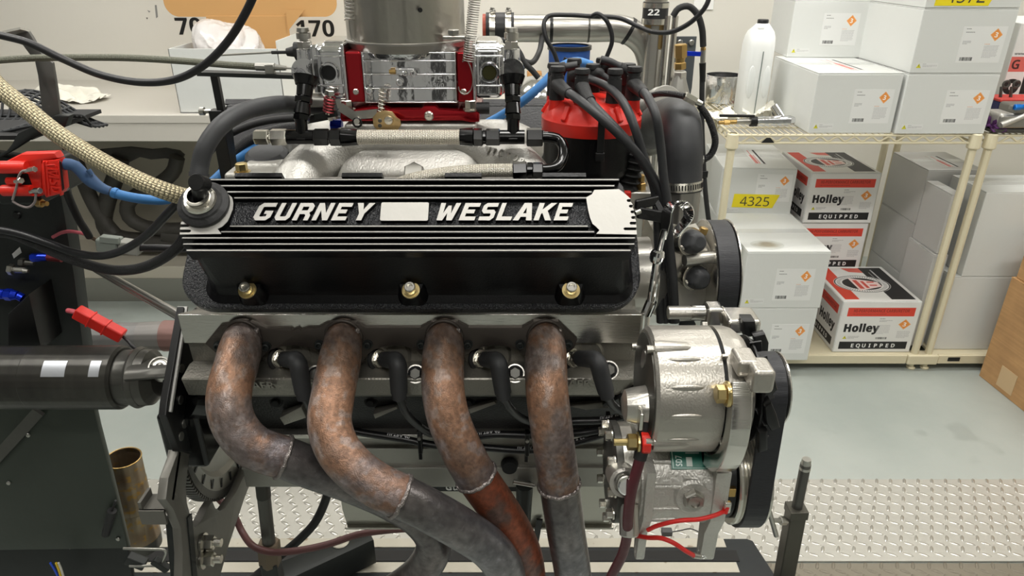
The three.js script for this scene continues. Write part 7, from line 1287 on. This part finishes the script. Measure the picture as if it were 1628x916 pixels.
// ================================================================ PIPES AND HOSES AT THE BACK
{
  const z = -1.95, k = mpp(45, z), g = thing('intake_pipe', 'brushed aluminium pipe running right behind the carburetor and bending down', 'pipe');
  const y = at(800, 45, z).y, X = (px) => at(px, 45, z).x, P = (px) => V(X(px), y, z), r = 21 * k;
  M.pipeAlu = mat({ color: 0xb2afa8, roughness: 0.34, metalness: 0.9, bumpMap: again(T.brushed, 4), bumpScale: 0.0004 });
  part('pipe', sweep([P(800), P(850), P(900), P(950), P(978), ...path([[1004, 52], [1024, 70], [1033, 95], [1036, 125], [1037, 170]], z)], r, { m: 36, n: 90 }), M.pipeAlu, g);
  part('coupler', [crease(new THREE.CylinderGeometry(r * 1.13, r * 1.13, X(817) - X(773), 36, 1, true).rotateZ(Math.PI / 2).translate((X(773) + X(817)) / 2, y, z), 40), crease(new THREE.CylinderGeometry(r * 1.0, r * 1.0, X(817) - X(773), 36, 1, true).rotateZ(Math.PI / 2).translate((X(773) + X(817)) / 2, y, z), 40)], mat({ color: 0x1a1a1b, roughness: 0.5, side: THREE.DoubleSide }), g, 'black rubber coupler');
  part('coupler_lining', crease(new THREE.CylinderGeometry(r * 1.02, r * 1.02, 0.03, 36, 1, false).rotateZ(Math.PI / 2).translate(X(777), y, z), 40), mat({ color: 0xa34a36, roughness: 0.6 }), g, 'brick red lining');
  for (const px of [783, 808]) { const c = part('clamp_band', crease(new THREE.CylinderGeometry(r * 1.17, r * 1.17, 9 * k, 36).rotateZ(Math.PI / 2).translate(X(px), y, z), 40), M.zinc, g); part('clamp_screw', [rod(V(X(px) - 0.006, y + r * 1.2, z + 0.012), V(X(px) + 0.008, y + r * 1.32, z + 0.012), 0.005, 0.005, 12), hexRod(V(X(px), y + r * 1.25, z + 0.012), V(X(px), y + r * 1.5, z + 0.012), 0.0055)], M.steel, c); }
  for (const px of [876, 935, 998]) part('tape_band', px < 990 ? crease(new THREE.CylinderGeometry(r * 1.03, r * 1.03, (px === 935 ? 3 : 5) * k, 36).rotateZ(Math.PI / 2).translate(X(px), y, z), 40) : rod(at(996, 48, z), at(1001, 51, z), r * 1.04, r * 1.04, 36), px === 935 ? M.darkSteel : M.black, g);
}
{
  const z = -1.9, k = mpp(30, z), g = thing('steel_stack', 'stainless pipe stack with a black 22 coupler and brass-tinted cut end', 'pipe'), p = (py) => V(at(1041, 30, z).x, at(1041, py, z).y, z), r = 18.5 * k;
  part('pipe', rod(p(6), p(-60), r * 0.95, r * 0.95, 32), M.pipeAlu, g); part('coupler', rod(p(37), p(3), r * 1.08, r * 1.08, 32), M.rubber, g); for (const [a, b] of [[12, 4], [38, 29]]) part('clamp_band', rod(p(a), p(b), r * 1.13, r * 1.13, 32), M.zinc, g);
  { const q = p(25); part('size_mark', lettering('22', 9 * k, 0.001).scale(1.4, 1, 1).translate(q.x - 16 * k, q.y + 2 * k, z + r * 1.09), M.white, g); }
  part('cut_end', (() => { const s = [[1024, 38], [1059, 38], [1058, 50], [1051, 80], [1046, 78], [1030, 52]]; return flat(s, z + r * 0.5, 0.02, 0.003); })(), mat({ color: 0xa98f62, roughness: 0.3, metalness: 0.9 }), g, 'brassy slanted cut end'); part('lower_tube', rod(p(40), p(40).setY(0.002), r * 0.62, r * 0.62, 28), M.pipeAlu, g);
}
{ const z = -1.88, g = thing('steel_upright', 'shiny steel uprights with a dark drilled plate behind the brass valve', 'upright'); for (const px of [1060, 1073]) part('tube', rod(at(px + 1, 25, z), at(px + 1, 25, z).setY(0.002), 0.008, 0.008, 18), M.machined, g); part('drilled_plate', flat([[1072, 58], [1108, 58], [1100, 140], [1090, 190], [1074, 190]], z - 0.02, 0.006, 0.001), mat({ color: 0x53575a, roughness: 0.5, metalness: 0.4 }), g); for (const px of [1081, 1099]) part('plate_bolt', latheAlong([[0, 0], [0.0085, 0], [0.006, 0.005], [0, 0.006]], at(px, 68, z - 0.019), V(0, 0, 1), 16), M.steel, g); }
{ const z = -1.35, g = thing('brass_valve', 'brass pipe fitting on a steel hex nipple behind the elbow hose', 'valve'); const k = mpp(90, z); part('body', [hexRod(at(1082, 92, z), at(1082, 70, z), 10.5 * k), hexRod(at(1081, 110, z), at(1081, 99, z), 10 * k), rod(at(1081, 100, z), at(1082, 90, z), 7 * k, 8 * k, 20)], M.brass, g); part('nipple', [hexRod(at(1079, 150, z), at(1081, 113, z), 11 * k)], M.satinAlu, g, 'aluminium hex nipple'); part('cone', rod(at(1078, 165, z), at(1080, 118, z), 22 * k, 9 * k, 26), M.dullAlu, g); part('stay', rod(at(1078, 160, z), at(1084, 128, -1.9), 0.006, 0.006, 12), M.darkSteel, g); }
{ const z = -1.75, k = mpp(80, z), g = thing('air_hose', 'black air hose looping over to a brass coupling and hanging down', 'hose'); part('hose', [sweep(path([[1070, 26], [1078, 14], [1094, 10], [1108, 22], [1116, 45], [1118, 74]], z), 5 * k, { m: 14 }), sweep(path([[1117, 100], [1116, 150], [1116, 200], [1118, 250], [1121, 300], [1126, 345], [1130, 375]], z), 4.2 * k, { m: 14 })], M.rubber, g); part('coupling', [rod(at(1118, 73, z), at(1118, 80, z), 3.6 * k, 3.6 * k, 16), hexRod(at(1118, 76, z), at(1118, 80, z), 4.4 * k)], M.brass, g); part('valve_body', [rod(at(1118, 80, z), at(1117, 102, z), 4.4 * k, 4 * k, 16)], M.steel, g); part('lever', bar(at(1092, 85, z + 0.006), at(1114, 86, z + 0.006), 7 * k, 0.004, V(0, 1, 0), 0.001), M.blueAnod, g, 'blue lever'); part('strain_relief', rod(at(1117, 100, z), at(1117, 130, z), 5.4 * k, 4.6 * k, 16), M.black, g); part('buckle', [box(0.018, 0.018, 0.006, at(1119, 274, z).x, at(1119, 276, z).y, z + 0.006, 0.002)], M.black, g); }
single('black_cable', 'long black cable draped over the back pipe and up to the right', 'cable', sweep(path([[900, 92, -1.86], [892, 110, -1.86], [880, 82, -1.86], [868, 60, -1.86], [865, 36, -1.87], [872, 26, -1.88], [905, 24, -1.88], [940, 26, -1.88], [985, 29, -1.88], [1015, 42, -1.85], [1040, 51, -1.80], [1070, 50, -1.75], [1100, 34, -1.72], [1122, 10, -1.70], [1130, -12, -1.70]]), 0.0056, { m: 12 }), M.wire);
single('black_cable', 'short black cable looped once round the back pipe', 'cable', sweep(path([[942, 25, -1.87], [950, 22, -1.86], [962, 30, -1.85], [971, 48, -1.85], [973, 66, -1.85], [964, 92, -1.86]]), 0.0056, { m: 12 }), M.wire);
single('black_cable', 'thick black cables tangled behind the right float bowl', 'cable', merge(sweep(path([[862, 58, -1.915], [858, 80, -1.88], [842, 100, -1.80], [826, 92, -1.80], [820, 78, -1.82]]), 0.007, { m: 12 }), sweep(path([[822, 80, -1.78], [832, 98, -1.78], [846, 112, -1.78], [856, 124, -1.78]]), 0.007, { m: 12 }), sweep(path([[768, 66, -1.80], [790, 64, -1.80], [812, 68, -1.80], [826, 84, -1.80], [836, 108, -1.80]]), 0.007, { m: 12 })), M.rubber);
// small hose with crimp by the elbow hose
{ const z = -0.87, g = thing('small_hose', 'thin black hose with a bright crimp fitting curling round the elbow hose', 'hose'); part('hose', [sweep(path([[1030, 154, -0.93], [1050, 149, -0.90], [1072, 150, -0.88], [1088, 153, -0.87]]), 0.0038, { m: 12 }), sweep(path([[1112, 168, z], [1124, 184, z], [1134, 208, z], [1137, 228, z], [1130, 246, z], [1116, 256, z]]), 0.0042, { m: 14 })], M.blackBraid, g); part('crimp', [hexRod(at(1088, 152, z), at(1106, 162, z), 0.0058), rod(at(1105, 161, z), at(1115, 166, z), 0.0042, 0.0036, 14)], M.zinc, g); part('end', rod(at(1118, 254, z), at(1112, 254, z), 0.0052, 0.0052, 14), M.steel, g); }
// bellows and brass fitting behind the leads
{ const g = thing('bellows_boot', 'black ribbed bellows with brass fittings behind the ignition leads', 'bellows'), z = -0.90; const a = at(996, 302, z), b = at(1012, 240, z), pr = []; for (let i = 0; i <= 5; i++) { pr.push([0.011, i * 0.009], [0.0155, i * 0.009 + 0.0045]); } part('bellows', orient(lathe(pr.concat([[0, 0.055]]), 26, 50), a, b), M.rubber, g); part('brass', [hexRod(at(1018, 302, z), at(1018, 290, z), 0.0075), hexRod(at(1018, 288, z), at(1018, 278, z), 0.006)], M.brass, g); part('base', box(0.04, 0.02, 0.03, at(1016, 314, z).x, at(1016, 312, z).y, z, 0.003), M.satinAlu, g); single('red_tag', 'small red clip beside the right end of the valve cover', 'clip', box(0.014, 0.010, 0.008, at(994, 312, -0.84).x, at(994, 310, -0.84).y, -0.84, 0.002), M.redPlastic); }
// insulated hose wrap behind the cap
single('heat_wrap', 'silvery crinkled heat wrap on a pipe behind the distributor', 'pipe wrap', (() => { const g = sweep(path([[1030, 228, -1.12], [1030, 200, -1.10], [1040, 176, -1.08], [1062, 168, -1.05]]), (t) => 0.026 + 0.003 * Math.sin(t * 46) + 0.0015 * Math.sin(t * 91), { m: 30, n: 120 }); return g; })(), M.dullAlu);
// blue bin, wood block, steel bowl on the bench
{ const z = -3.58, p = V(at(905, 90, z).x, BY + 0.001, z), g = thing('blue_bin', 'blue cloth-covered bin with a black rim on the bench', 'bin'), r = mpp(90, z) * 33; const y1 = at(905, 74, z).y; part('body', lathe([[0, BY + 0.001], [r * 0.9, BY + 0.001], [r * 0.98, (BY + y1) / 2], [r, y1], [r - 0.004, y1], [r - 0.006, BY + 0.02], [0, BY + 0.02]], 32).translate(p.x, 0, z), M.blueCloth, g); part('rim', lathe([[r - 0.008, y1 - 0.012], [r + 0.006, y1 - 0.012], [r + 0.006, y1 + 0.006], [r - 0.008, y1 + 0.006]], 32).translate(p.x, 0, z), M.black, g); part('liner', lathe([[0, y1 - 0.02], [r - 0.006, y1 - 0.02], [r - 0.006, y1 - 0.018], [0, y1 - 0.018]], 32).translate(p.x, 0, z), M.blackMatte, g); }
{ const p = V(at(848, 110, -3.5).x, BY + 0.001, -3.5), g = thing('wood_block', 'short stack of tan wood blocks on the bench behind the right bowl', 'wood block'), m = mat({ color: 0xb98a55, roughness: 0.8 }); part('block', box(0.09, 0.05, 0.08, p.x, p.y + 0.026, p.z, 0.003), m, g); part('block', box(0.07, 0.035, 0.07, p.x + 0.005, p.y + 0.0695, p.z, 0.003), m, g); }
{ const p = onBench(852, 170), g = thing('steel_bowl', 'upturned polished steel bowl behind the right fuel riser', 'bowl'), k = mpp(140, p.z) * 38; part('bowl', lathe([[k, 0.0], [k * 0.98, k * 0.5], [k * 0.8, k * 0.95], [k * 0.4, k * 1.22], [0, k * 1.28]], 40, 60).translate(p.x, p.y, p.z), M.polished, g); part('rim', lathe([[k - 0.002, 0], [k + 0.006, 0], [k + 0.006, 0.004], [k - 0.002, 0.004]], 40).translate(p.x, p.y, p.z), M.polished, g); }
// wall plate at the top
{ const p = at(1119, 2, Z0), g = thing('wall_plate', 'white switch plate on the back wall at the top edge', 'wall plate'); part('plate', box(0.10, 0.08, 0.008, p.x, p.y, Z0 + 0.004, 0.003), M.white, g); part('screw', latheAlong([[0, 0], [0.004, 0], [0, 0.001]], V(p.x, p.y - 0.02, Z0 + 0.008), V(0, 0, 1), 12), M.zinc, g); }
// wall scuffs
{ const g = thing('wall_scuff', 'dark scuff marks on the white wall left of the number', 'scuff'); part('mark', [flat([[246, 8], [249, 8], [251, 27], [248, 29]], Z0 + 0.0012, 0.0008, 0), flat([[234, 16], [239, 18], [237, 20]], Z0 + 0.0012, 0.0008, 0)], mat({ color: 0x8a8a88, roughness: 0.8 }), g); part('speck', flat([[232, 28], [235, 28], [234, 31]], Z0 + 0.0012, 0.0008, 0), M.darkSteel, g); }

// ================================================================ ON THE WIRE SHELF
const onDeck = (px, py) => atY(px, py, DECK + 0.003);
{ const p = onDeck(1150, 172), g = thing('steel_pot', 'stainless steel pot on the wire shelf behind the rag', 'pot'), r = mpp(145, p.z) * 30, h = 0.11; p.z -= 0.16; const pp = V(at(1148, 150, p.z).x, p.y, p.z); part('pot', lathe([[0, 0], [r * 0.92, 0], [r * 0.97, 0.01], [r, h], [r + 0.006, h + 0.001], [r + 0.006, h + 0.004], [r - 0.003, h + 0.004], [r - 0.005, 0.004], [0, 0.004]], 44).translate(pp.x, pp.y, pp.z), M.polished, g); part('rivet', latheAlong([[0, 0], [0.005, 0], [0, 0.003]], V(pp.x, pp.y + h * 0.8, pp.z + r), V(0, 0, 1), 12), M.steel, g); }
{ // jug
  const b0 = onDeck(1196, 186), z = b0.z, y0 = b0.y, g = thing('oil_jug', 'tall white plastic jug with a black cap on the wire shelf', 'jug'), m = mat({ color: 0xe9ebe9, roughness: 0.35 });
  const k = mpp(110, z), Hh = at(1206, 34, z).y - y0, cx = at(1196, 186, z).x, sec = (f, w, d, dx) => { const o = [], n = 28; for (let i = 0; i < n; i++) { const a = i / n * 6.2832, c = Math.cos(a), s = Math.sin(a), e = 0.55; o.push(V(cx + dx + Math.sign(c) * Math.pow(Math.abs(c), e) * w, y0 + f * Hh, z - 0.05 + Math.sign(s) * Math.pow(Math.abs(s), e) * d)); } return o.reverse(); };
  part('body', ringLoft([sec(0, 0.052, 0.058, 0), sec(0.02, 0.055, 0.062, 0), sec(0.55, 0.0555, 0.062, 0), sec(0.76, 0.055, 0.060, 0), sec(0.84, 0.052, 0.052, 0.002), sec(0.89, 0.046, 0.042, 0.003), sec(0.93, 0.034, 0.030, 0.005), sec(0.97, 0.021, 0.021, 0.006)], { deg: 60 }), m, g);
  part('cap', lathe([[0, 0], [0.021, 0], [0.021, 0.013], [0.019, 0.016], [0, 0.016]], 28).translate(cx + 0.005, y0 + Hh * 0.965, z - 0.05), M.black, g, 'black cap'); part('level_strip', bar(V(cx + 0.001, y0 + 0.01, z + 0.0128), V(cx + 0.003, y0 + Hh * 0.7, z + 0.0128), 0.0035, 0.0016, V(1, 0, 0)), mat({ color: 0x77807c, roughness: 0.4 }), g, 'grey see-through level strip');
  for (const s of [-1, 1]) part('side_recess', plain(new THREE.SphereGeometry(1, 20, 14)).scale(0.016, 0.062, 0.006).translate(cx + s * 0.030, y0 + Hh * 0.38, z + 0.0102), mat({ color: 0xdfe2e0, roughness: 0.4 }), g); part('neck_collar', box(0.03, 0.035, 0.03, cx - 0.008, y0 + Hh * 0.90, z - 0.03, 0.008), m, g);
}
{ // air tool
  const z = onDeck(1220, 203).z, y = DECK + 0.026, X = (px) => at(px, 198, z).x, g = thing('air_ratchet', 'chromed air tool with a black grip lying at the front of the wire shelf', 'air tool');
  part('body', [rod(V(X(1200), y, z), V(X(1254), y + 0.004, z), 0.017, 0.0185, 28)], M.polished, g); part('head', [rod(V(X(1254), y + 0.004, z), V(X(1262), y + 0.004, z), 0.0185, 0.012, 28), rod(V(X(1246), y, z), V(X(1234), y + 0.045, z - 0.05), 0.014, 0.015, 24)], M.polished, g); part('trigger', bar(V(X(1142), y + 0.022, z), V(X(1198), y + 0.020, z), 0.010, 0.010, V(0, 0, 1), 0.003), M.black, g, 'black lever'); part('grip', rod(V(X(1192), y, z), V(X(1202), y, z), 0.0185, 0.0185, 24), M.black, g); part('inlet', [rod(V(X(1170), y, z), V(X(1192), y, z), 0.010, 0.012, 18)], M.steel, g); part('coupler', [rod(V(X(1142), y - 0.004, z), V(X(1172), y - 0.001, z), 0.007, 0.009, 18), hexRod(V(X(1150), y - 0.003, z), V(X(1160), y - 0.002, z), 0.0105)], M.brass, g, 'brass coupler');
  const c = thing('socket', 'dark ringed socket beside the air tool on the wire shelf', 'socket'); const p = at(1236, 182, z - 0.05); part('ring', latheAlong([[0.012, 0], [0.018, 0], [0.019, 0.012], [0.016, 0.016], [0.010, 0.016]], p, V(-0.4, 0.7, 0.5), 28), M.darkSteel, c); part('core', latheAlong([[0, 0], [0.0115, 0], [0.0115, 0.012], [0, 0.012]], p, V(-0.4, 0.7, 0.5), 24), M.blackMatte, c);
}
// spare carburetor and tray on the right unit
{
  const z = -2.56, p = at(1612, 205, z), y0 = DECK + 0.003, X = (px) => at(px, 200, z).x, g = thing('spare_carburetor', 'bare metal carburetor body with a blue fuel fitting on the right shelf', 'carburetor');
  part('body', [box(0.17, 0.05, 0.12, X(1625), y0 + 0.04, z - 0.06, 0.01), box(0.12, 0.035, 0.09, X(1635), y0 + 0.08, z - 0.06, 0.01)], M.dullAlu, g); part('bowl', [box(0.06, 0.055, 0.1, X(1600), y0 + 0.042, z - 0.055, 0.012), rod(V(X(1590), y0 + 0.03, z + 0.004), V(X(1622), y0 + 0.065, z + 0.006), 0.011, 0.009, 16)], M.castAlu, g); part('base', box(0.2, 0.014, 0.12, X(1625), y0 + 0.007, z - 0.06, 0.003), M.darkSteel, g); part('fuel_fitting', [rod(V(X(1612), y0 + 0.095, z), V(X(1645), y0 + 0.098, z), 0.0085, 0.0085, 18), hexRod(V(X(1604), y0 + 0.094, z), V(X(1613), y0 + 0.095, z), 0.011)], mat({ color: 0x1f7fe0, roughness: 0.25, metalness: 0.6 }), g, 'blue anodized fitting'); for (const px of [1602, 1618, 1628]) part('nut', hexRod(V(X(px), y0 + 0.085, z - 0.01), V(X(px), y0 + 0.098, z - 0.01), 0.008), M.steel, g);
  const q = thing('tool_tray', 'dark blue tray with a red rim and small tools on the right shelf', 'tray'), zz = -2.74, yy = at(1600, 172, zz).y; part('tray', [box(0.2, 0.035, 0.10, at(1600, 172, zz).x + 0.02, DECK + 0.078, zz + 0.02, 0.006)], mat({ color: 0x2a2d62, roughness: 0.5 }), q); part('rim', box(0.205, 0.010, 0.105, at(1600, 172, zz).x + 0.02, DECK + 0.100, zz + 0.02, 0.003), mat({ color: 0xc4403a, roughness: 0.5 }), q, 'red rim'); for (const px of [1590, 1606]) part('tool', [rod(at(px, 160, zz + 0.03), at(px + 2, 138, zz + 0.03), 0.006, 0.005, 14), crease(new THREE.TorusGeometry(0.012, 0.004, 8, 20).translate(at(px + 2, 132, zz).x, at(px, 134, zz + 0.03).y, zz + 0.03), 60)], M.darkSteel, q); for (const dx of [-0.02, 0.13]) part('leg', box(0.015, 0.056, 0.08, at(1585, 172, zz).x + dx, DECK + 0.0335, zz + 0.02, 0.003), M.blackSteel, q);
  single('purple_cloth', 'purple cloth tucked beside the spare carburetor', 'cloth', ragGeo(0.06, 0.08, 0.07, 45).translate(at(1574, 205, -2.60).x, DECK + 0.004, -2.60), mat({ color: 0x4b1f55, roughness: 0.9, side: THREE.DoubleSide }));
}

// ---------------------------------------------------------------- put every thing's origin at its base, then draw
for (const o of [...scene.children]) {
  if (o.userData.fixed) { delete o.userData.fixed; continue; }
  if (!(o.isGroup || o.isMesh) || o.isInstancedMesh || o.position.lengthSq() > 0 || o.userData.kind === 'structure') continue;
  const b = new THREE.Box3().setFromObject(o), c = V((b.min.x + b.max.x) / 2, b.min.y, (b.min.z + b.max.z) / 2);
  if (o.isGroup) { for (const k of o.children) k.position.sub(c); } else o.geometry.translate(-c.x, -c.y, -c.z);
  o.position.copy(c);
}
scene.traverse((o) => { if (o.isMesh) o.castShadow = o.receiveShadow = true; });
renderer.render(scene, camera);
